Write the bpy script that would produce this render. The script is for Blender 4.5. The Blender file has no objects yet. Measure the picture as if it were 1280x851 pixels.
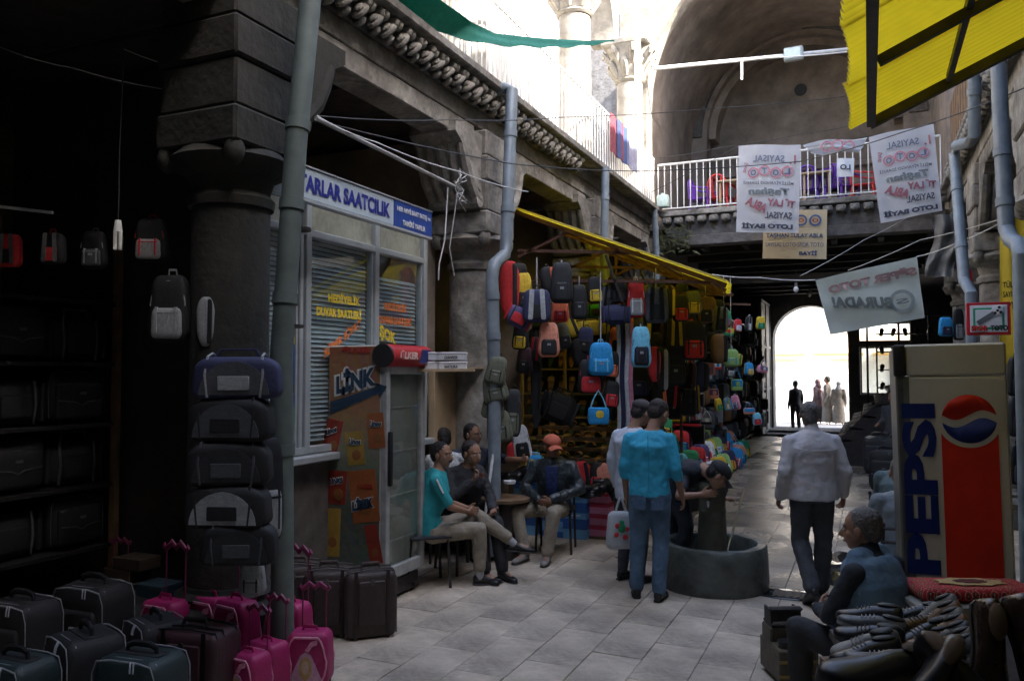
import bpy, bmesh, math, random
from mathutils import Vector, Matrix, noise
random.seed(7)
S = bpy.context.scene; COL = S.collection
R = math.radians; PI = math.pi
# ------------------------------------------------------------------ camera, world, sun, exposure
FP = 1000.0; CH = 1.95; TH = R(24.0); PT = math.atan(39.5/FP)
cam = bpy.data.cameras.new('camera'); camo = bpy.data.objects.new('camera', cam); COL.objects.link(camo)
cam.sensor_width = 36; cam.lens = 36*FP/1280; cam.clip_start = .05; cam.clip_end = 400
camo.location = (0, 0, CH); camo.rotation_euler = (PI/2+PT, 0, TH); S.camera = camo
SUN_EL = 41; SUN_AZ = (1.0, -.26)          # direction towards the sun, in plan
w = bpy.data.worlds.new('World'); S.world = w; w.use_nodes = True
nt = w.node_tree; bg = nt.nodes['Background']; sky = nt.nodes.new('ShaderNodeTexSky')
sky.sky_type = 'NISHITA'; sky.sun_disc = False; sky.sun_elevation = R(SUN_EL)
sky.sun_rotation = math.atan2(SUN_AZ[0], SUN_AZ[1]); sky.dust_density = 3.0; sky.air_density = .8; sky.ozone_density = .6
nt.links.new(sky.outputs[0], bg.inputs[0]); bg.inputs[1].default_value = .15
sl = bpy.data.lights.new('sun', 'SUN'); sl.energy = 2.8; sl.angle = R(.5); sl.color = (1, .95, .87)
so = bpy.data.objects.new('sun', sl); COL.objects.link(so)
sd = Vector((SUN_AZ[0], SUN_AZ[1], math.tan(R(SUN_EL))*math.hypot(*SUN_AZ)))
so.rotation_euler = sd.to_track_quat('Z', 'Y').to_euler(); so.location = (20, -5, 25)
S.view_settings.view_transform = 'Standard'; S.view_settings.look = 'None'
S.view_settings.exposure = 3.1; S.view_settings.gamma = 1
# ------------------------------------------------------------------ measuring helpers (photo pixel -> point of the place)
def ray(px, py):
    u = (px-640)/FP; v = (425.5-py)/FP
    f = math.cos(PT)-v*math.sin(PT); z = math.sin(PT)+v*math.cos(PT)
    return Vector((u*math.cos(TH)-f*math.sin(TH), u*math.sin(TH)+f*math.cos(TH), z))
def gp(px, py, z=0):
    d = ray(px, py); return Vector((0, 0, CH))+d*((z-CH)/d.z)
def onx(px, py, x):
    d = ray(px, py); return Vector((0, 0, CH))+d*(x/d.x)
def ony(px, py, y):
    d = ray(px, py); return Vector((0, 0, CH))+d*(y/d.y)
def at(px, py, dep):
    d = ray(px, py); f = -math.sin(TH)*d.x+math.cos(TH)*d.y; return Vector((0, 0, CH))+d*(dep/f)
# ------------------------------------------------------------------ materials
MC = {}
def M(name, col, rough=.65, var=.25, scale=7., bump=.15, metal=0., spec=.5, dirt=0., trans=0., rnd=.0, bscale=None, detail=5, coat=0):
    if name in MC: return MC[name]
    m = bpy.data.materials.new(name); m.use_nodes = True; t = m.node_tree; N = t.nodes; L = t.links
    b = N['Principled BSDF']; tc = N.new('ShaderNodeTexCoord')
    n = N.new('ShaderNodeTexNoise'); n.inputs['Scale'].default_value = scale; n.inputs['Detail'].default_value = detail
    n.inputs['Roughness'].default_value = .6
    L.new(tc.outputs['Object'], n.inputs['Vector'])
    c = Vector(col[:3]); mr = N.new('ShaderNodeMapRange')
    mr.inputs['From Min'].default_value = .3; mr.inputs['From Max'].default_value = .7
    mr.inputs['To Min'].default_value = 1-var; mr.inputs['To Max'].default_value = 1+var
    L.new(n.outputs[0], mr.inputs[0])
    hs = N.new('ShaderNodeVectorMath'); hs.operation = 'SCALE'; hs.inputs[0].default_value = c
    L.new(mr.outputs[0], hs.inputs['Scale']); out = hs.outputs[0]
    if dirt:
        n2 = N.new('ShaderNodeTexNoise'); n2.inputs['Scale'].default_value = scale*.22; n2.inputs['Detail'].default_value = 8
        n2.inputs['Roughness'].default_value = .7; L.new(tc.outputs['Object'], n2.inputs['Vector'])
        r2 = N.new('ShaderNodeMapRange'); r2.inputs['From Min'].default_value = .4; r2.inputs['From Max'].default_value = .68
        r2.inputs['To Min'].default_value = 0; r2.inputs['To Max'].default_value = dirt; L.new(n2.outputs[0], r2.inputs[0])
        mx = N.new('ShaderNodeMix'); mx.data_type = 'RGBA'; L.new(r2.outputs[0], mx.inputs[0]); L.new(out, mx.inputs[6])
        mx.inputs[7].default_value = (.06, .05, .04, 1); out = mx.outputs[2]
    if rnd:
        oi = N.new('ShaderNodeObjectInfo'); r3 = N.new('ShaderNodeMapRange')
        r3.inputs['To Min'].default_value = 1-rnd; r3.inputs['To Max'].default_value = 1+rnd; L.new(oi.outputs['Random'], r3.inputs[0])
        h2 = N.new('ShaderNodeVectorMath'); h2.operation = 'SCALE'; L.new(out, h2.inputs[0]); L.new(r3.outputs[0], h2.inputs['Scale']); out = h2.outputs[0]
    L.new(out, b.inputs['Base Color']); b.inputs['Roughness'].default_value = rough; b.inputs['Metallic'].default_value = metal
    b.inputs['Specular IOR Level'].default_value = spec
    if coat: b.inputs['Coat Weight'].default_value = coat; b.inputs['Coat Roughness'].default_value = .1
    if bump:
        n3 = N.new('ShaderNodeTexNoise'); n3.inputs['Scale'].default_value = bscale or scale*4; n3.inputs['Detail'].default_value = 6
        L.new(tc.outputs['Object'], n3.inputs['Vector'])
        bp = N.new('ShaderNodeBump'); bp.inputs['Strength'].default_value = bump; bp.inputs['Distance'].default_value = .02
        L.new(n3.outputs[0], bp.inputs['Height']); L.new(bp.outputs[0], b.inputs['Normal'])
    if trans:
        tr = N.new('ShaderNodeBsdfTranslucent'); L.new(out, tr.inputs[0]); ms = N.new('ShaderNodeMixShader'); ms.inputs[0].default_value = trans
        L.new(b.outputs[0], ms.inputs[1]); L.new(tr.outputs[0], ms.inputs[2]); L.new(ms.outputs[0], N['Material Output'].inputs[0])
    MC[name] = m; return m
def glass(name, tint=(.92, .95, .96), refl=.25, rough=.03):
    m = bpy.data.materials.new(name); m.use_nodes = True; t = m.node_tree; N = t.nodes; L = t.links
    b = N['Principled BSDF']; N.remove(b); g = N.new('ShaderNodeBsdfGlossy'); g.inputs['Roughness'].default_value = rough
    tr = N.new('ShaderNodeBsdfTransparent'); tr.inputs[0].default_value = (*tint, 1)
    fr = N.new('ShaderNodeFresnel'); fr.inputs[0].default_value = 1.5
    ad = N.new('ShaderNodeMath'); ad.operation = 'ADD'; ad.inputs[1].default_value = refl*.3; L.new(fr.outputs[0], ad.inputs[0])
    ms = N.new('ShaderNodeMixShader'); gb = N.new('ShaderNodeNewGeometry'); iv = N.new('ShaderNodeMath'); iv.operation = 'SUBTRACT'; iv.inputs[0].default_value = 1; L.new(gb.outputs['Backfacing'], iv.inputs[1]); mu = N.new('ShaderNodeMath'); mu.operation = 'MULTIPLY'; L.new(ad.outputs[0], mu.inputs[0]); L.new(iv.outputs[0], mu.inputs[1]); L.new(mu.outputs[0], ms.inputs[0]); L.new(tr.outputs[0], ms.inputs[1]); L.new(g.outputs[0], ms.inputs[2])
    L.new(ms.outputs[0], N['Material Output'].inputs[0]); return m
def fab(r, g, b, rough=.75, **k):
    n = 'fabric_%d_%d_%d_%d' % (r*100, g*100, b*100, rough*100)
    return M(n, (r, g, b), rough, var=.22, scale=14, bump=.25, bscale=60, **k)
def plast(r, g, b, rough=.35):
    return M('plastic_%d_%d_%d' % (r*100, g*100, b*100), (r, g, b), rough, var=.12, scale=9, bump=.03)
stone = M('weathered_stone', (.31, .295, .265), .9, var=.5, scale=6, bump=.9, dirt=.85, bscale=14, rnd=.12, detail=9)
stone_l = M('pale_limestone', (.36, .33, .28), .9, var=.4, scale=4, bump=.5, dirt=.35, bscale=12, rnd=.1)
stone_k = M('sooty_shaded_stone', (.018, .020, .017), .92, var=.45, scale=5, bump=.6, dirt=.6, bscale=14, rnd=.1, detail=9)  # near pier: soot plus the dimness of its bay put into the colour
stone_g = M('grey_stone', (.165, .155, .145), .9, var=.4, scale=6, bump=.6, dirt=.6, bscale=18, rnd=.1)
plaster = M('stained_plaster', (.36, .30, .25), .9, var=.3, scale=2.2, bump=.35, dirt=.7, bscale=9, detail=9)
plaster_w = M('white_plaster', (.55, .52, .47), .9, var=.1, scale=3, bump=.2, dirt=.12)
concrete = M('soot_concrete', (.16, .145, .13), .95, var=.4, scale=3, bump=.5, dirt=.6, bscale=12)
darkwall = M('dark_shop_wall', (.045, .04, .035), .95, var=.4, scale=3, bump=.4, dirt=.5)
wood = M('old_wood', (.16, .10, .055), .7, var=.35, scale=6, bump=.3)
wood_l = M('pale_board', (.45, .33, .2), .65, var=.2, scale=4, bump=.1)
wood_y = M('yellow_shelf_wood', (.42, .30, .10), .65, var=.25, scale=6, bump=.15)
metal_w = M('white_painted_metal', (.8, .8, .78), .5, var=.08, scale=8, bump=.05, dirt=.1)
alu = M('aluminium_frame', (.42, .47, .50), .4, var=.1, scale=9, bump=.05, metal=.3)
pipe_m = M('grey_drainpipe', (.22, .27, .31), .45, var=.25, scale=5, bump=.1, dirt=.35)
pipe_g = M('green_lit_pipe', (.13, .165, .15), .6, var=.25, scale=5, bump=.1, dirt=.3)  # green light from the shade cloth put into the grey paint
rust = M('rusty_steel', (.13, .06, .04), .7, var=.4, scale=12, bump=.3)
steel = M('dark_steel', (.05, .045, .045), .5, var=.3, scale=12, bump=.1, metal=.4)
chrome = M('bright_steel', (.6, .62, .65), .25, var=.1, scale=12, bump=.02, metal=.9)
black = M('black_rubber', (.018, .018, .019), .5, var=.3, scale=12, bump=.1)
cordw = M('pale_cord', (.6, .6, .58), .6, var=.1, bump=0)
cordb = M('black_cable', (.03, .03, .03), .6, var=.1, bump=0)
white = M('white_card', (.72, .74, .76), .6, var=.06, bump=.03)
red = plast(.55, .02, .02); navy = plast(.015, .025, .14)
# ------------------------------------------------------------------ geometry helpers : every shape is (verts, faces)
def box(x0, y0, z0, x1, y1, z1, c=0):
    if x0 > x1: x0, x1 = x1, x0
    if y0 > y1: y0, y1 = y1, y0
    if z0 > z1: z0, z1 = z1, z0
    if c: return rbox(((x0+x1)/2, (y0+y1)/2, (z0+z1)/2), (x1-x0, y1-y0, z1-z0), c, 0)
    v = [(x, y, z) for z in (z0, z1) for y in (y0, y1) for x in (x0, x1)]
    return v, [(0, 2, 3, 1), (4, 5, 7, 6), (0, 1, 5, 4), (2, 6, 7, 3), (0, 4, 6, 2), (1, 3, 7, 5)]
def rbox(c, s, r, n=2):
    hx, hy, hz = s[0]/2, s[1]/2, s[2]/2; r = min(r, hx*.999, hy*.999, hz*.999)
    if n == 0:   # chamfered box
        v = []; idx = {}
        for a in (-1, 1):
            for b in (-1, 1):
                for d in (-1, 1):
                    for k in range(3):
                        p = [a*hx, b*hy, d*hz]
                        for q in range(3):
                            if q != k: p[q] -= (a, b, d)[q]*r
                        idx[(a, b, d, k)] = len(v); v.append((c[0]+p[0], c[1]+p[1], c[2]+p[2]))
        f = []
        sg = lambda k, s_, u, v_: tuple((s_ if q == k else (u if q == (k+1) % 3 else v_)) for q in range(3))
        for k in range(3):
            for s_ in (-1, 1):
                q = [idx[(*sg(k, s_, u, v_), k)] for u, v_ in ((-1, -1), (1, -1), (1, 1), (-1, 1))]
                f.append(q if s_ > 0 else q[::-1])
            k1 = (k+1) % 3; k2 = (k+2) % 3    # edges along axis k
            for s1 in (-1, 1):
                for s2 in (-1, 1):
                    A = sg(k, -1, s1, s2); B = sg(k, 1, s1, s2)
                    q = [idx[(*A, k1)], idx[(*B, k1)], idx[(*B, k2)], idx[(*A, k2)]]
                    f.append(q if s1*s2 < 0 else q[::-1])
        for a in (-1, 1):
            for b in (-1, 1):
                for d in (-1, 1):
                    q = [idx[(a, b, d, k)] for k in range(3)]; f.append(q if a*b*d > 0 else q[::-1])
        return v, f
    P = []; cols = []
    for qd in range(4):
        for i in range(n+1):
            a = qd*PI/2+i*PI/2/n
            sx = 1 if qd in (0, 3) else -1; sy = 1 if qd in (0, 1) else -1
            cols.append((math.cos(a), math.sin(a), sx, sy))
    rows = [(i*PI/2/n, 1) for i in range(n+1)]+[(PI/2+i*PI/2/n, -1) for i in range(n+1)]
    for (t, sz) in rows:
        for (ca, sa, sx, sy) in cols:
            P.append((c[0]+sx*(hx-r)+r*math.sin(t)*ca, c[1]+sy*(hy-r)+r*math.sin(t)*sa, c[2]+sz*(hz-r)+r*math.cos(t)))
    m = len(cols); f = []
    for j in range(len(rows)-1):
        for i in range(m): f.append((j*m+i, (j+1)*m+i, (j+1)*m+(i+1) % m, j*m+(i+1) % m))
    f.append(tuple(range(m))); f.append(tuple((len(rows)-1)*m+i for i in range(m))[::-1])
    return P, f
def ring(c, u, v, a, b, n):
    return [tuple(c+u*(a*math.cos(2*PI*i/n))+v*(b*math.sin(2*PI*i/n))) for i in range(n)]
def skin(rings, closed=True, cap=True):
    n = len(rings[0]); v = [p for r_ in rings for p in r_]; f = []
    for j in range(len(rings)-1):
        for i in range(n if closed else n-1): f.append((j*n+i, j*n+(i+1) % n, (j+1)*n+(i+1) % n, (j+1)*n+i))
    if cap: f.append(tuple(range(n))[::-1]); f.append(tuple((len(rings)-1)*n+i for i in range(n)))
    return v, f
def basis(d):
    d = Vector(d).normalized(); h = Vector((0, 0, 1)) if abs(d.z) < .9 else Vector((1, 0, 0))
    u = d.cross(h).normalized(); return u, u.cross(d).normalized()*-1
def cyl(p, q, r1, r2=None, n=12):
    p = Vector(p); q = Vector(q); u, v = basis(q-p); r2 = r1 if r2 is None else r2
    return skin([ring(p, u, v, r1, r1, n), ring(q, u, v, r2, r2, n)])
def tube(pts, r, n=6, taper=None):
    pts = [Vector(p) for p in pts]; rs = []
    d0 = (pts[1]-pts[0]).normalized(); u, v = basis(d0)
    for i, p in enumerate(pts):
        a = pts[max(i-1, 0)]; b = pts[min(i+1, len(pts)-1)]; d = (b-a).normalized()
        u = (u-d*u.dot(d)); u = u.normalized() if u.length > 1e-6 else basis(d)[0]; v = d.cross(u)
        rr = r if taper is None else taper[i]
        rs.append(ring(p, u, v, rr, rr, n))
    return skin(rs)
def lathe(c, prof, n=24, a0=0, sq=None):
    rs = []
    for r, z in prof: rs.append([(c[0]+r*math.cos(a0+2*PI*i/n), c[1]+r*math.sin(a0+2*PI*i/n), c[2]+z) for i in range(n)])
    return skin(rs)
ORD = ['first', 'second', 'third', 'fourth', 'fifth', 'sixth', 'seventh', 'eighth', 'ninth', 'tenth', 'eleventh', 'twelfth', 'thirteenth', 'fourteenth', 'fifteenth', 'sixteenth']
def ell(c, r, n=14, m=9, M3=None):
    rs = []
    for j in range(1, m):
        t = PI*j/m; rs.append([(r[0]*math.sin(t)*math.cos(2*PI*i/n), r[1]*math.sin(t)*math.sin(2*PI*i/n), -r[2]*math.cos(t)) for i in range(n)])
    v, f = skin(rs, cap=False); k = len(v); v += [(0, 0, -r[2]), (0, 0, r[2])]
    for i in range(n): f.append((k, (i+1) % n, i)); f.append((k+1, (m-2)*n+i, (m-2)*n+(i+1) % n))
    if M3 is not None: v = [tuple(M3 @ Vector(p)) for p in v]
    return [(c[0]+p[0], c[1]+p[1], c[2]+p[2]) for p in v], f
def prism(poly, t, O=(0, 0, 0), U=(1, 0, 0), V=(0, 0, 1)):
    O = Vector(O); U = Vector(U); V = Vector(V); Nn = U.cross(V).normalized()
    a = [tuple(O+U*x+V*y) for x, y in poly]; b = [tuple(O+U*x+V*y-Nn*t) for x, y in poly]; n = len(poly)
    return a+b, [tuple(range(n)), tuple(range(n, 2*n))[::-1]]+[(i, i+n, (i+1) % n+n, (i+1) % n) for i in range(n)]
def grid(fn, nu, nv):
    v = [tuple(fn(i/nu, j/nv)) for j in range(nv+1) for i in range(nu+1)]
    return v, [(j*(nu+1)+i, j*(nu+1)+i+1, (j+1)*(nu+1)+i+1, (j+1)*(nu+1)+i) for j in range(nv) for i in range(nu)]
def sheet(fn, nu, nv, t):      # a thin closed sheet
    def off(u, v):
        p = Vector(fn(u, v)); a = Vector(fn(min(u+.01, 1), v))-Vector(fn(max(u-.01, 0), v)); b = Vector(fn(u, min(v+.01, 1)))-Vector(fn(u, max(v-.01, 0)))
        return p-a.cross(b).normalized()*t
    v1, f1 = grid(fn, nu, nv); v2, f2 = grid(off, nu, nv); k = len(v1); f = f1+[tuple(i+k for i in q)[::-1] for q in f2]
    b = [i for i in range(nu+1)]+[j*(nu+1)+nu for j in range(1, nv+1)]+[nv*(nu+1)+i for i in range(nu-1, -1, -1)]+[j*(nu+1) for j in range(nv-1, 0, -1)]
    for i in range(len(b)): p, q = b[i], b[(i+1) % len(b)]; f.append((p, p+k, q+k, q))
    return v1+v2, f
def join(*gs):
    V = []; F = []
    for g in gs:
        if isinstance(g, list): g = join(*g)
        k = len(V); V += list(g[0]); F += [tuple(i+k for i in q) for q in g[1]]
    return V, F
def mv(g, M4): return [tuple(M4 @ Vector(p)) for p in g[0]], g[1]
def warp(g, fn): return [tuple(fn(*p)) for p in g[0]], g[1]
def T(x, y, z): return Matrix.Translation((x, y, z))
def RZ(a): return Matrix.Rotation(a, 4, 'Z')
def RX(a): return Matrix.Rotation(a, 4, 'X')
def RY(a): return Matrix.Rotation(a, 4, 'Y')
# ------------------------------------------------------------------ objects
WL = {}
def mesh(name, g, sharp=35):
    me = bpy.data.meshes.new(name); me.from_pydata([tuple(p) for p in g[0]], [], [tuple(q) for q in g[1]]); me.validate()
    me.polygons.foreach_set('use_smooth', [True]*len(me.polygons))
    if sharp: me.set_sharp_from_angle(angle=R(sharp))
    return me
def link(name, me, parent=None, mat=None, loc=(0, 0, 0), rot=None):
    o = bpy.data.objects.new(name, me); COL.objects.link(o); o.location = loc
    if rot: o.rotation_euler = rot
    if parent: o.parent = parent
    if mat is not None and me is not None:
        if not len(me.materials): me.materials.append(None)
        o.material_slots[0].link = 'OBJECT'; o.material_slots[0].material = mat
    return o
def tag(o, label=None, cat=None, group=None, kind=None):
    if label: o['label'] = label
    if cat: o['category'] = cat
    if group: o['group'] = group
    if kind: o['kind'] = kind
    return o
def thing(name, label, cat, loc=(0, 0, 0), group=None, rz=0, kind=None, scale=None):
    o = bpy.data.objects.new(name, None); COL.objects.link(o); o.location = loc; o.rotation_euler = (0, 0, rz); o.empty_display_size = .1
    if scale: o.scale = scale
    WL[o.name] = Vector(loc); return tag(o, label, cat, group, kind)
def wobj(name, g, mat, parent=None, sharp=35, **k):      # g in world coordinates
    if isinstance(g, list): g = join(*g)
    vs = [Vector(p) for p in g[0]]
    xs = [p.x for p in vs]; ys = [p.y for p in vs]; zs = [p.z for p in vs]
    b = Vector(((min(xs)+max(xs))/2, (min(ys)+max(ys))/2, min(zs)))
    me = mesh(name, ([p-b for p in vs], g[1]), sharp)
    pw = WL[parent.name] if parent else Vector((0, 0, 0))
    o = link(name, me, parent, mat, b-pw); WL[o.name] = b
    return tag(o, **k)
def lobj(name, g, mat, parent=None, sharp=35, loc=(0, 0, 0), rot=None):      # g in the parent's coordinates
    if isinstance(g, list): g = join(*g)
    return link(name, mesh(name, g, sharp), parent, mat, loc, rot)
TXT = {}; TD = {}
def textmesh(s, bold=.02):
    if (s, bold) in TXT: return TXT[(s, bold)]
    c = bpy.data.curves.new('lettering', 'FONT'); c.body = s; c.size = 1; c.offset = bold; c.resolution_u = 3; c.extrude = .01
    o = bpy.data.objects.new('lettering', c); COL.objects.link(o)
    me = bpy.data.meshes.new_from_object(o.evaluated_get(bpy.context.evaluated_depsgraph_get()))
    bpy.data.objects.remove(o)
    xs = [v.co.x for v in me.vertices]; ys = [v.co.y for v in me.vertices]
    x0, x1, y0, y1 = min(xs), max(xs), min(ys), max(ys)
    g = ([((v.co.x-x0)/(x1-x0)-.5, (v.co.y-y0)/(y1-y0)-.5, v.co.z) for v in me.vertices], [tuple(p.vertices) for p in me.polygons])
    TXT[(s, bold)] = g; TD[(s, bold)] = (x1-x0, y1-y0); return g
def letter(parent, s, c, U, V, w, h, mat, bold=.02, fill=None, mirror=False, slant=0, name='lettering', off=.004, thick=.002, world=True, fn=None):
    c = Vector(c); U = Vector(U).normalized(); V = Vector(V).normalized(); N_ = U.cross(V).normalized()
    g = textmesh(s, bold); sg = -1 if mirror else 1
    if fill is not None: textmesh(s, fill); a, b = TD[(s, bold)], TD[(s, fill)]; w *= a[0]/b[0]; h *= a[1]/b[1]
    vs = []
    for x, y, z in g[0]:
        p = c+U*((x*sg*w)+slant*y*h)+V*(y*h)+N_*(off+(thick if z > 0 else 0))
        if fn: p = fn(p)
        vs.append(tuple(p))
    f = [q[::-1] for q in g[1]] if mirror else g[1]
    return (wobj if world else lobj)(name, (vs, f), mat, parent, sharp=0)
def remesh(g, vox, smooth=3, disp=0, dscale=.12, sm2=2):
    me = bpy.data.meshes.new('tmp'); me.from_pydata([tuple(p) for p in g[0]], [], [tuple(q) for q in g[1]])
    o = bpy.data.objects.new('tmp', me); COL.objects.link(o)
    m = o.modifiers.new('r', 'REMESH'); m.mode = 'VOXEL'; m.voxel_size = vox
    m = o.modifiers.new('s', 'SMOOTH'); m.factor = .5; m.iterations = smooth
    if disp:
        t = bpy.data.textures.get('fold%g' % dscale) or bpy.data.textures.new('fold%g' % dscale, 'CLOUDS'); t.noise_scale = dscale; t.noise_depth = 3; t.noise_type = 'HARD_NOISE'
        m = o.modifiers.new('d', 'DISPLACE'); m.texture = t; m.strength = disp; m.mid_level = .5; m.texture_coords = 'LOCAL'
        m = o.modifiers.new('s2', 'SMOOTH'); m.factor = .4; m.iterations = sm2
    r = bpy.data.meshes.new_from_object(o.evaluated_get(bpy.context.evaluated_depsgraph_get()))
    bpy.data.objects.remove(o); r.polygons.foreach_set('use_smooth', [True]*len(r.polygons)); return r
def sag(p, q, s, n=10):
    p = Vector(p); q = Vector(q); return [p.lerp(q, i/n)-Vector((0, 0, s*4*(i/n)*(1-i/n))) for i in range(n+1)]
# ================================================================== THE SETTING
def ground_mat():
    m = M('paving_stone', (.60, .51, .395), .75, var=.2, scale=7, bump=.4, dirt=.55, bscale=26, rnd=.035, detail=9)
    t = m.node_tree; N = t.nodes; L = t.links; b = N['Principled BSDF']
    g = N.new('ShaderNodeNewGeometry'); sx = N.new('ShaderNodeSeparateXYZ'); L.new(g.outputs['Position'], sx.inputs[0])
    n = N.new('ShaderNodeTexNoise'); n.inputs['Scale'].default_value = .9; n.inputs['Detail'].default_value = 6; L.new(g.outputs['Position'], n.inputs['Vector'])
    # spilled water : a wet track that runs down the middle of the passage from the fountain drain
    def lin(src, mul, add):
        q = N.new('ShaderNodeMath'); q.operation = 'MULTIPLY_ADD'; L.new(src, q.inputs[0]); q.inputs[1].default_value = mul; q.inputs[2].default_value = add; q.use_clamp = True; return q.outputs[0]
    def mul(a, c):
        q = N.new('ShaderNodeMath'); q.operation = 'MULTIPLY'; L.new(a, q.inputs[0]); L.new(c, q.inputs[1]); return q.outputs[0]
    a = mul(lin(sx.outputs['Y'], .8, -5.6), mul(lin(sx.outputs['X'], 3.0, 8.5), lin(sx.outputs['X'], -1.6, 1.0)))
    wn = lin(n.outputs[0], 6., -2.1); wet = mul(a, wn)
    mr = N.new('ShaderNodeMapRange'); L.new(wet, mr.inputs[0]); mr.inputs['To Min'].default_value = .72; mr.inputs['To Max'].default_value = .22; L.new(mr.outputs[0], b.inputs['Roughness'])
    src = b.inputs['Base Color'].links[0].from_socket; mx = N.new('ShaderNodeMix'); mx.data_type = 'RGBA'; mx.blend_type = 'MULTIPLY'
    n5 = N.new('ShaderNodeTexNoise'); n5.inputs['Scale'].default_value = 1.3; n5.inputs['Detail'].default_value = 10; n5.inputs['Roughness'].default_value = .75; L.new(g.outputs['Position'], n5.inputs['Vector'])
    r5 = N.new('ShaderNodeMapRange'); r5.inputs['From Min'].default_value = .35; r5.inputs['From Max'].default_value = .65; r5.inputs['To Min'].default_value = .62; r5.inputs['To Max'].default_value = 1.12; L.new(n5.outputs[0], r5.inputs[0])
    v5 = N.new('ShaderNodeVectorMath'); v5.operation = 'SCALE'; L.new(src, v5.inputs[0]); L.new(r5.outputs[0], v5.inputs['Scale']); src = v5.outputs[0]
    L.new(wet, mx.inputs[0]); L.new(src, mx.inputs[6]); mx.inputs[7].default_value = (.5, .5, .52, 1); L.new(mx.outputs[2], b.inputs['Base Color'])
    return m
pav = ground_mat()
joint = M('joint_dirt', (.46, .39, .30), .95, var=.3, scale=9, bump=.3)
gr = wobj('ground', box(-60, -30, -.3, 60, 90, -.012), joint); tag(gr, kind='structure')
floor = thing('floor', None, None, kind='structure')
slabs = []
for k in range(4):
    g = rbox((0, 0, -.02), (.356, .732, .04), .003, 0); g = warp(g, lambda x, y, z, k=k: (x, y, z+.004*noise.noise((x*3+k*9, y*3, 0))))
    slabs.append(mesh('paving_slab', g))
cnt = 0; rest = []
for i in range(-16, 6):
    y = 3.6+(.37 if i % 2 else 0)+random.uniform(-.06, .06)
    while y < 27.2:
        x = -.18+i*.36; L_ = .735
        d = math.hypot(x+1, y-5); vis = -3.7 < x < 1.3 and 4.6 < y < 14.2
        zz = random.uniform(-.003, .002)
        if vis and cnt < 300:
            link('paving_slab', random.choice(slabs), floor, pav, (x, y, zz), (0, random.uniform(-.003, .003), random.uniform(-.003, .003))); cnt += 1
        else: rest.append(box(x-.175, y-.364, -.04, x+.175, y+.364, zz))
        y += L_
fp_ = wobj('paving_slabs', rest, pav, floor, kind='stuff')
step = wobj('gate_step', [box(-3.4, 25.6, -.03, .4, 26.4, .07, .01), box(-3.4, 26.3, -.03, .4, 28.2, .14, .01)], stone_g); tag(step, kind='structure')
st = wobj('street', box(-30, 28.2, -.03, 30, 60, .12), M('street_stone', (.42, .40, .37), .85, var=.15, scale=2)); tag(st, kind='structure')

# ---------- a pillar: thing building > column > shaft, capital, base, stone blocks
def pillar(parent, x, y, ztop, side, mat=None, rs=.27, zc=3.55, lions=True, hid=False):
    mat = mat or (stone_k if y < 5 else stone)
    c = wobj('column', lathe((x, y, 0), [(rs*1.02, .45), (rs, .5), (rs*.985, 3.05), (rs*.97, 3.1)], 28), mat, parent)
    wobj('column_base', [box(x-.34, y-.34, -.02, x+.34, y+.34, .28, .02), lathe((x, y, 0), [(.38, .28), (.41, .33), (.36, .38), (.32, .4), (.34, .44), (.29, .47), (.28, .5)], 24)], mat, c)
    wobj('capital', [lathe((x, y, 0), [(rs, 3.1), (rs+.02, 3.1), (rs+.03, 3.16), (rs-.01, 3.2), (rs+.02, 3.3), (rs+.12, 3.36), (rs+.15, 3.42), (rs+.10, 3.47), (rs+.08, 3.50)], 24)]
         + [ell((x+a*.30, y+b*.30, 3.42), (.07, .07, .10), 10, 7) for a in (-1, 1) for b in (-1, 1)]
         + [box(x-.36, y-.36, 3.47, x+.36, y+.36, 3.72, .02)], mat, c)
    z = 3.722; wd = .34
    for k, h in enumerate((.33, .28, .30, .3)):
        if z >= ztop-.02: break
        h = min(h, ztop-z); ww = wd+(.02 if k % 2 else 0)
        g = box(x-ww, y-ww, z, x+ww, y+ww, z+h-.006, .018)
        g = warp(g, lambda a, b, d: (a+.006*noise.noise((a*4, b*4, d*4)), b+.006*noise.noise((a*4+9, b*4, d*4)), d))
        wobj('stone_block', g, mat, c); z += h
    # scrolled brackets carrying the beam on both sides along the front
    for s in ((1,) if y < 5 else (-1, 1)):
        fl = []
        for q in range(5):
            yy = 0; xx = x-.25+q*.125
            pts = [(xx, y+s*.33, 3.80), (xx, y+s*.47, 3.86), (xx, y+s*.60, 4.0), (xx, y+s*.70, 4.18), (xx, y+s*.78, 4.36)]
            fl.append(tube(pts, .065, 8, [.05, .065, .07, .065, .05]))
        fl.append(tube([(x-.3, y+s*.42, 3.82), (x+.3, y+s*.42, 3.82)], .085, 10))
        fl.append(prism([(y+s*.33, 3.9), (y+s*.33, 4.55), (y+s*.95, 4.55), (y+s*.95, 4.44), (y+s*.72, 4.3), (y+s*.52, 4.0)], .56, (x+.28, 0, 0), (0, 1, 0), (0, 0, 1)))
        wobj('scroll_bracket', fl, mat, c)
    return c
def rope(p, q, r, turns, n=6, mr=None):       # twisted rope moulding
    p = Vector(p); q = Vector(q); u, v = basis(q-p); gs = []
    for k in range(2):
        pts = []; m = int(turns*8)
        for i in range(m+1):
            a = 2*PI*turns*i/m+PI*k; pts.append(p.lerp(q, i/m)+u*(r*.55*math.cos(a))+v*(r*.55*math.sin(a)))
        gs.append(tube(pts, r*.62, n))
    return join(*gs)
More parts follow.
